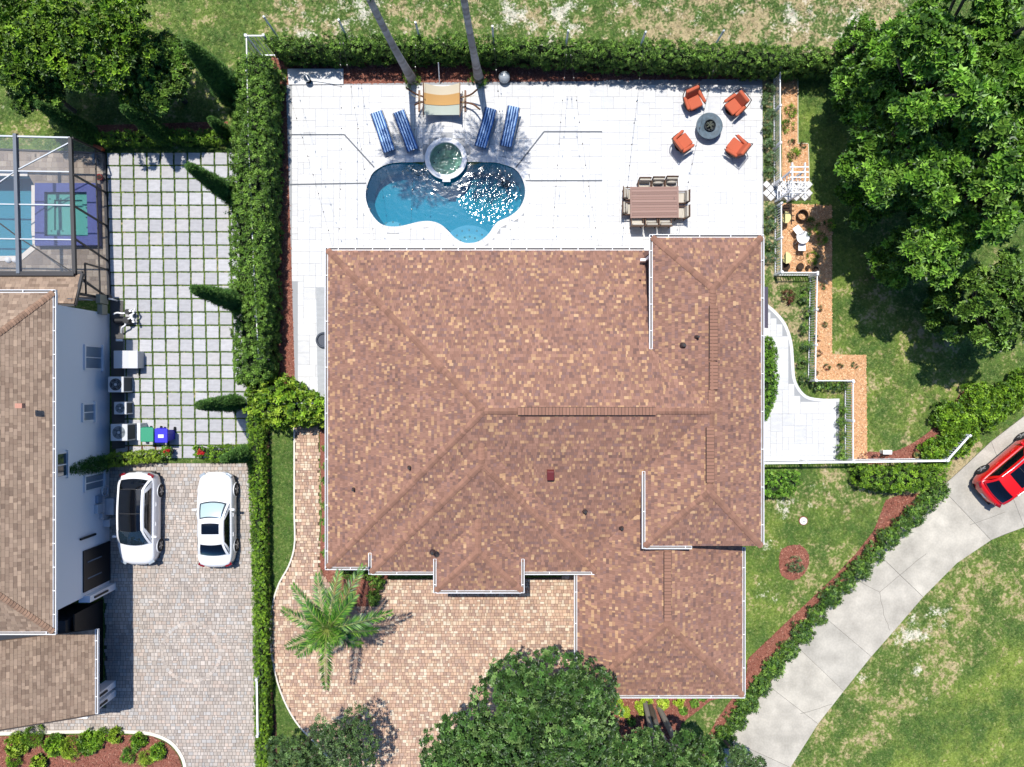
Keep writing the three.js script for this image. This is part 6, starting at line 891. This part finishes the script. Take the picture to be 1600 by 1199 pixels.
{
  const o = thing('generator', 'white metal generator box with folded lid by the wall', 'generator', null, at(196, 562, 0.8).setY(0.03)), m = std(lin('#d7d9dd', 0.76), 0.4), g = new GB(); g.rbox(0, 0.38, 0, 1.15, 0.76, 0.86, 0.03); g.build('housing', m, o); const l = new GB(); l.rbox(-0.38, 0.80, 0, 0.46, 0.05, 0.9, 0.015, 0, 0, 0.22); l.rbox(0.02, 0.85, 0, 0.4, 0.05, 0.9, 0.015); l.rbox(0.40, 0.80, 0, 0.44, 0.05, 0.9, 0.015, 0, 0, -0.25); l.build('lid', m, o); const p = new GB(); p.tube([V(0.2, 0.1, 0.45), V(0.25, 0.15, 0.6), V(0.3, 0.05, 0.9)], 0.04, 10, 6); p.build('pipe', std(lin('#cfc9ba', 0.75), 0.6), o);
  const pp = thing('pool_pump', 'pool pump with a tangle of white pipes by the wall', 'pool pump', null, at(196, 497, 0.4).setY(0.03)), w = std(lin('#ffffff', 0.8), 0.4), P = (u, v, h) => at(u, v, h).sub(pp.position).setY(h); const b = new GB(); b.add(new THREE.CapsuleGeometry(0.15, 0.5, 6, 14).rotateZ(Math.PI / 2), new THREE.Matrix4().makeTranslation(-0.3, 0.3, 0.13)); b.cyl(0.12, 0.32, 0.13, 0.2, 0.17, 0.55, 16); b.build('pump_body', M.black, pp);
  const pipe = (pts) => { const q = new GB(); q.tube(pts.map((a) => P(...a)), 0.045, 22, 8); q.build('pipe', w, pp); }; pipe([[178, 491, 0.4], [184, 489, 0.55], [192, 490, 0.55], [203, 488, 0.5], [207, 484, 0.2]]); pipe([[196, 502, 0.5], [196, 508, 0.5], [191, 512, 0.45], [190, 520, 0.2]]); pipe([[200, 499, 0.55], [206, 497, 0.6], [211, 499, 0.4]]); pipe([[203, 493, 0.6], [209, 490, 0.6], [211, 483, 0.3]]); pipe([[170, 467, 0.8], [176, 468, 0.6], [183, 470, 0.1]]);
  [[204, 486], [209, 487], [206, 494], [208, 499], [209, 503]].forEach(([u, v]) => { const q = P(u, v, 0.62), f = new GB(); f.cyl(q.x, 0.62, q.z, 0.06, 0.06, 0.1, 12); f.build('valve', w, pp); }); const tk = new GB(); tk.cyl(0.2, 0.3, -0.3, 0.14, 0.14, 0.6, 16); tk.build('filter_tank', M.black, pp);
  const st = new GB(); const sp = at(187, 532, 0.05); st.rbox(sp.x, 0.08, sp.z, 0.36, 0.1, 0.11, 0.02); tag(st.build('white_block', w), 'small white block on the ground between pump and generator', 'block');
  const pad = new GB(); pad.slab(poly([[173, 470], [193, 470], [196, 700], [176, 702]]), 0.02, 0.055); tag(pad.build('equipment_strip', std(tone('#6d6a68', 0.6), 0.9)), 'grey service strip under the air conditioners', null, null, 'structure');
  const bin = (u, v, col, label, lid) => { const q = at(u, v, 1.0).setY(0.05), t = thing('wheelie_bin', label, 'bin', 'bins beside the condensers', q), body = std(lin(col, 0.85), 0.5), a = new GB(); const c = new THREE.CylinderGeometry(0.42, 0.34, 0.95, 4, 1).rotateY(Math.PI / 4); a.add(c, new THREE.Matrix4().makeTranslation(0, 0.5, 0)); a.build('body', body, t); const l = new GB(); l.rbox(0, 1.0, 0, 0.66, 0.07, 0.72, 0.06, 0, 0, 0, 3); const lm = l.build('lid', body, t); if (lid) { const s = new GB(); s.box(0, 1.04, 0.02, 0.28, 0.008, 0.17); s.build('sticker', std(lin('#e9ecf2', 0.8), 0.6), lm); } for (const x of [-1, 1]) { const w2 = new GB(); w2.cyl(x * 0.26, 0.1, -0.3, 0.1, 0.1, 0.05, 14, 0, Math.PI / 2); w2.build('wheel', M.rubber, t); } const h2 = new GB(); h2.rod(V(-0.25, 0.98, -0.38), V(0.25, 0.98, -0.38), 0.018); h2.build('handle', body, t); };
  bin(230.5, 679.5, '#2a9670', 'green wheelie bin beside the condensers'); bin(252.5, 681, '#2a22c8', 'blue wheelie bin with white sticker', true);
  const bd = new GB(), bp = at(216, 675, 0.8); bd.rbox(bp.x, 0.42, bp.z, 0.16, 0.8, 0.86, 0.02, 0, 0, -0.06); tag(bd.build('white_board', std(lin('#eceff2', 0.8), 0.6)), 'white board standing between condenser and green bin', 'board');
  [[262, 706, 'beside the blue bin'], [314, 705, 'across the patio exit from the bins']].forEach(([u, v, w2]) => { const q = at(u, v, 0.4).setY(0.05), t = thing('flower_pot', 'dark pot of red flowers ' + w2, 'flower pot', 'pots of red flowers', q), a = new GB(); a.add(new THREE.LatheGeometry([[0, 0], [0.17, 0], [0.24, 0.42], [0.22, 0.44], [0.2, 0.36], [0, 0.36]].map(([x, y]) => new THREE.Vector2(x, y)), 20)); a.build('pot', std(lin('#23252b'), 0.6, { side: THREE.DoubleSide }), t); const l = [], f = []; for (let k = 0; k < 40; k++) l.push({ m: xf(V(rr(-0.28, 0.2), 0.45 + rr(0, 0.2), rr(-0.25, 0.25)), orient(Y, 0.9), 0.12 * rr(0.8, 1.3)), c: shade(PAL.hedge) }); for (let k = 0; k < 9; k++) f.push({ m: xf(V(rr(-0.02, 0.26), 0.62 + rr(0, 0.08), rr(-0.12, 0.14)), orient(Y, 0.4), 0.085), c: lin('#d3202a', 0.75) }); instances('foliage', LEAF.rosette, hedgeLeafMat, l, t); instances('red_blossoms', LEAF.broad, hedgeLeafMat, f, t); });
  const ot = thing('orange_stool', 'orange stool in the corner of the screen cage', 'stool', null, at(154, 232, 0.3).setY(0.04)), os = std(tone('#cf6238'), 0.6), a = new GB(); a.rbox(0, 0.36, 0, 0.5, 0.06, 0.26, 0.02, -0.35); a.build('seat', os, ot); for (const x of [-1, 1]) { const g2 = new GB(); g2.box(x * 0.16, 0.17, x * 0.06, 0.04, 0.34, 0.2, -0.35); g2.build('leg', os, ot); }
  [[148, 244, 'upper'], [149, 252, 'lower']].forEach(([u, v, w2]) => { const q = at(u, v, 0.2), b2 = new GB(); b2.sph(0, 0, 0, 0.17, 0.9, 16); const mm = b2.build('stone_ball', std(lin('#4b5e6c'), 0.5)); mm.position.set(q.x, 0.18, q.z); tag(mm, w2 + ' dark grey ball in the cage corner', 'ball', 'dark balls in the cage corner'); });
  const rp = thing('red_planter', 'red round planter by the cage wall', 'planter', null, at(155, 277, 0.3).setY(0.04)), r2 = new GB(); r2.add(new THREE.LatheGeometry([[0, 0], [0.12, 0], [0.17, 0.3], [0.15, 0.32], [0.13, 0.26], [0, 0.26]].map(([x, y]) => new THREE.Vector2(x, y)), 18)); r2.build('body', std(tone('#c23c2a'), 0.5, { side: THREE.DoubleSide }), rp); const r3 = new GB(); r3.cyl(0, 0.265, 0, 0.125, 0.125, 0.02, 14); r3.build('soil', std(lin('#3a2a1e'), 0.95), rp);
}
// ================================================================ CARS (local +z is the nose)
function car(name, label, p, turn, o) {
  const t = thing(name, label, 'car', null, p, turn), { L, W, hood, belt, roof, trunk, paint, zw0, zw1, zr1, zr0 } = o, hw = W / 2;
  const paintMat = phys(paint, 0.32, { clearcoat: 1, clearcoatRoughness: 0.04 }), trim = std(lin('#1a1b1e'), 0.6);
  // lofted shell
  const N = 30, sec = [];
  for (let i = 0; i <= N; i++) { const s = -1 + 2 * i / N, z = s * L / 2, taper = Math.pow(Math.max(0, 1 - Math.pow(Math.abs(s), s > 0 ? 5.5 : 7)), s > 0 ? 0.42 : 0.36), w = hw * (0.52 + 0.48 * taper) * (Math.abs(s) === 1 ? 0.92 : 1), e = Math.abs(s); let top = z > zw0 ? belt + (hood - belt) * THREE.MathUtils.smoothstep(z, zw0, L / 2 - 0.15) : z < zr0 ? belt + (trunk - belt) * THREE.MathUtils.smoothstep(-z, -zr0, L / 2 - 0.05) : belt; const drop = Math.pow(e, 14) * 0.16; top -= drop; const low = 0.2 + Math.pow(e, 10) * 0.12; sec.push([[w * 0.90, low], [w * 0.985, low + 0.1], [w, 0.5], [w * 0.995, Math.min(0.66, top - 0.12)], [w * 0.965, top - 0.09], [w * 0.90, top - 0.025], [w * 0.72, top + 0.012], [w * 0.36, top + 0.03], [0, top + 0.036]].map(([x, y]) => V(x, y, z))); }
  const ring = (s) => [...s, ...s.slice(0, -1).reverse().map((q) => V(-q.x, q.y, q.z))], R = sec.map(ring), pos = [], idx = [], m = R[0].length; R.forEach((r) => r.forEach((q) => pos.push(q.x, q.y, q.z))); for (let i = 0; i < N; i++) for (let j = 0; j + 1 < m; j++) { const a = i * m + j, b = a + 1, c = a + m, d = c + 1; idx.push(a, b, c, b, d, c); }
  for (const e of [0, N]) { const c0 = pos.length / 3; pos.push(0, 0.5, R[e][0].z); for (let j = 0; j + 1 < m; j++) e ? idx.push(c0, e * m + j, e * m + j + 1) : idx.push(c0, j + 1, j); }
  const bg = new THREE.BufferGeometry(); bg.setAttribute('position', new THREE.Float32BufferAttribute(pos, 3)); bg.setIndex(idx); bg.computeVertexNormals(); bg.setAttribute('uv', new THREE.Float32BufferAttribute(new Array(pos.length / 3 * 2).fill(0), 2)); mesh('body', bg, Object.assign(paintMat, { side: THREE.DoubleSide }), t);
  const un = new GB(); un.box(0, 0.24, 0, W * 0.86, 0.14, L * 0.9); un.build('underbody', trim, t);
  // greenhouse: patches between belt line and roof
  const wb = hw * 0.875, wr = hw * o.roofW, B = (z, x) => V(x * wb, belt + 0.02, z), top = (z, x, y = roof) => V(x * wr, y - 0.03 * x * x, z), bow = 0.16;
  const surf = (f, nu, nv, out) => { const g = new GB(); const P2 = []; for (let i = 0; i <= nu; i++) { P2.push([]); for (let j = 0; j <= nv; j++) P2[i].push(f(i / nu, j / nv)); } for (let i = 0; i < nu; i++) for (let j = 0; j < nv; j++) { const a = P2[i][j], b = P2[i + 1][j], c = P2[i + 1][j + 1], d = P2[i][j + 1]; out ? g.quad(a, d, c, b) : g.quad(a, b, c, d); } const q = g.geo(); return q; };
  const zAt = { ws: (u, v) => { const x = -1 + 2 * u, bz = zw0 + bow * (1 - x * x), tz = zw1 + bow * 0.6 * (1 - x * x), a = V(x * wb, belt + 0.02 + 0.02 * (1 - x * x), bz), b = V(x * wr, roof - 0.03 * x * x, tz); return a.lerp(b, v).add(V(0, 0.05 * Math.sin(Math.PI * v), 0)); }, rw: (u, v) => { const x = -1 + 2 * u, bz = zr0 - bow * 0.7 * (1 - x * x), tz = zr1 - bow * 0.4 * (1 - x * x), a = V(x * wb * 0.97, belt + 0.03 + (trunk - belt) * 0.4, bz), b = V(x * wr, roof - 0.05 - 0.03 * x * x, tz); return a.lerp(b, v).add(V(0, 0.05 * Math.sin(Math.PI * v), 0)); }, rf: (u, v) => { const x = -1 + 2 * u, z0 = zw1 + bow * 0.6 * (1 - x * x), z1 = zr1 - bow * 0.4 * (1 - x * x), z = z0 + (z1 - z0) * v; return V(x * wr, roof - 0.05 * v * v - 0.03 * x * x + 0.045 * Math.sin(Math.PI * v), z); }, sd: (s) => (u, v) => { const z0 = zw0 + (zw1 - zw0) * v, z1 = zr0 + (zr1 - zr0) * v, z = z0 + (z1 - z0) * u, rfy = roof - 0.05 * u * u - 0.03 + 0.045 * Math.sin(Math.PI * u); return V(s * (wb + (wr - wb) * v + 0.03 * Math.sin(Math.PI * v)), belt + 0.02 + (rfy - belt - 0.02) * v, z); } };
  const patch = (name, f, u0, u1, v0, v1, lift, mat2, nu = 10, nv = 6, parent = t) => { const g = surf((a, b) => { const u = u0 + (u1 - u0) * a, v = v0 + (v1 - v0) * b, p0 = f(u, v), e = 0.01, du = f(Math.min(1, u + e), v).sub(f(Math.max(0, u - e), v)), dv = f(u, Math.min(1, v + e)).sub(f(u, Math.max(0, v - e))), n = du.cross(dv).normalize(), c = V(0, 0.6, 0); if (n.dot(p0.clone().sub(c)) < 0) n.negate(); return p0.addScaledVector(n, lift); }, nu, nv, false); g.computeVertexNormals(); return mesh(name, g, mat2, parent); };
  const body2 = new THREE.MeshPhysicalMaterial().copy(paintMat), gl = Object.assign(M.darkGlass, { side: THREE.DoubleSide });
  patch('windshield_frame', zAt.ws, 0, 1, 0, 1, 0, body2); patch('rear_frame', zAt.rw, 0, 1, 0, 1, 0, body2); const rf = patch('roof_panel', zAt.rf, 0, 1, 0, 1, 0, body2, 12, 10); for (const s of [-1, 1]) { patch('side_frame', zAt.sd(s), 0, 1, 0, 1, 0, body2, 14, 5); patch('side_window', zAt.sd(s), 0.10, 0.90, 0.10, 0.86, 0.008, gl, 14, 5); }
  patch('windshield', zAt.ws, 0.07, 0.93, 0.06, o.bars && !o.rails ? 1 : 0.97, 0.01, phys(lin('#22303a'), 0.05, { clearcoat: 1, side: THREE.DoubleSide }), 12, 6); if (o.shade) patch('sunshade', zAt.ws, 0.12, 0.88, 0.14, 0.9, 0.018, std(lin('#c3dcdc', 0.7), 0.35, { side: THREE.DoubleSide }), 12, 6); patch('rear_window', zAt.rw, 0.08, 0.92, 0.08, o.bars && !o.rails ? 1 : 0.95, 0.01, gl, 12, 6);
  if (o.sunroof) { const [a, b, c, d] = o.sunroof; patch('sunroof', zAt.rf, a, b, c, d, 0.012, gl, 12, 8, rf); if (o.bars) for (const f of o.bars) patch('roof_bar', zAt.rf, a, b, f, f + 0.015, 0.018, trim, 10, 1, rf); }
  if (o.rails) for (const s of [-1, 1]) { const g = new GB(); g.tube([V(s * wr * 0.96, roof + 0.03, zw1 - 0.1), V(s * wr * 0.97, roof + 0.075, (zw1 + zr1) / 2), V(s * wr * 0.96, roof - 0.01, zr1 + 0.15)], 0.022, 16, 6); g.build('roof_rail', std(lin('#d5d8dc', 0.85), 0.3, { metalness: 0.6 }), t); }
  // wheels
  for (const s of [-1, 1]) for (const z of [L * 0.305, -L * 0.29]) { const g = new GB(); g.cyl(0, 0, 0, 0.335, 0.335, 0.22, 28, 0, Math.PI / 2); const w = g.build('wheel', M.rubber, t); w.position.set(s * (hw - 0.1), 0.335, z); const r = new GB(); r.cyl(s * 0.112, 0, 0, 0.22, 0.22, 0.012, 24, 0, Math.PI / 2); r.build('rim', std(lin('#3a3d42'), 0.4, { metalness: 0.6 }), w); for (let k = 0; k < 5; k++) { const sp = new GB(), a = k * 1.257; sp.box(s * 0.122, Math.sin(a) * 0.12, Math.cos(a) * 0.12, 0.02, 0.05, 0.2, 0, -a); sp.build('spoke', std(lin('#c4c8cc', 0.8), 0.35, { metalness: 0.7 }), w); } const ar = new GB(); ar.add(new THREE.TorusGeometry(0.36, 0.03, 6, 20, Math.PI), new THREE.Matrix4().makeRotationY(Math.PI / 2).setPosition(s * (hw - 0.015), 0.335, z)); ar.build('wheel_arch', o.arch || body2, t); }
  for (const s of [-1, 1]) { const g = new GB(); g.rbox(s * (hw + 0.05), belt + 0.04, zw0 - 0.32, 0.24, 0.13, 0.13, 0.05); g.box(s * (hw - 0.08), belt - 0.01, zw0 - 0.3, 0.18, 0.05, 0.08); g.build('mirror', paintMat, t); const h1 = new GB(); h1.rbox(s * hw * 0.7, hood - 0.12, L / 2 - 0.2, 0.34, 0.1, 0.3, 0.04, s * 0.5); h1.build('headlight', phys(lin('#b9c4cc', 0.7), 0.1, { clearcoat: 1 }), t); const h2 = new GB(); h2.rbox(s * hw * 0.74, trunk - 0.16, -L / 2 + 0.13, 0.34, 0.1, 0.18, 0.04, -s * 0.4); h2.build('tail_light', phys(lin('#7d1016'), 0.15, { clearcoat: 1 }), t); for (const z of [0.25, -0.75]) { const d = new GB(); d.rbox(s * (hw + 0.004), belt - 0.16, z, 0.03, 0.03, 0.2, 0.012); d.build('door_handle', paintMat, t); } }
  const gr = new GB(); gr.rbox(0, 0.45, L / 2 - 0.05, W * 0.55, 0.16, 0.08, 0.03); gr.build('grille', trim, t); const pl = new GB(); pl.box(0, 0.62, -L / 2 - 0.005, 0.32, 0.16, 0.02); pl.build('number_plate', M.white, t);
  const bump = new GB(); bump.rbox(0, 0.36, -L / 2 + 0.06, W * 0.74, 0.16, 0.16, 0.05); bump.build('bumper', o.bumper || trim, t);
  return t;
}
const carWhite = lin('#ffffff', 0.8);
car('crossover_car', 'white crossover with full black glass roof beside the neighbour wall', at(228, 806).setY(0.045), -0.01, { L: 4.7, W: 1.92, hood: 0.86, belt: 1.02, roof: 1.58, trunk: 1.08, paint: carWhite, zw0: 1.18, zw1: 0.42, zr1: -1.55, zr0: -2.0, roofW: 0.68, sunroof: [0.08, 0.92, 0, 1], bars: [0.42] });
car('sedan_car', 'white sedan with small sunroof and sunshade beside the low hedge', at(346.5, 807.5).setY(0.045), Math.PI + 0.005, { L: 4.8, W: 1.84, hood: 0.82, belt: 0.95, roof: 1.40, trunk: 0.98, paint: carWhite, zw0: 0.86, zw1: 0.08, zr1: -1.08, zr0: -1.72, roofW: 0.68, shade: true, sunroof: [0.15, 0.85, 0.18, 0.6] });
car('red_car', 'bright red car with roof rails parked on the concrete drive', at(1575, 728).setY(0.05), Math.PI / 2 + 0.70, { L: 4.5, W: 1.84, hood: 0.9, belt: 1.0, roof: 1.55, trunk: 1.06, paint: lin('#e01414', 0.85), zw0: 1.1, zw1: 0.35, zr1: -1.45, zr0: -1.95, roofW: 0.70, rails: true, sunroof: [0.14, 0.86, 0.12, 0.7], bars: [0.4], arch: M.rubber });

scene.traverse((o) => { if (o.isMesh) { o.castShadow = true; o.receiveShadow = true; } });
sky.castShadow = sky.receiveShadow = false;
renderer.render(scene, camera);
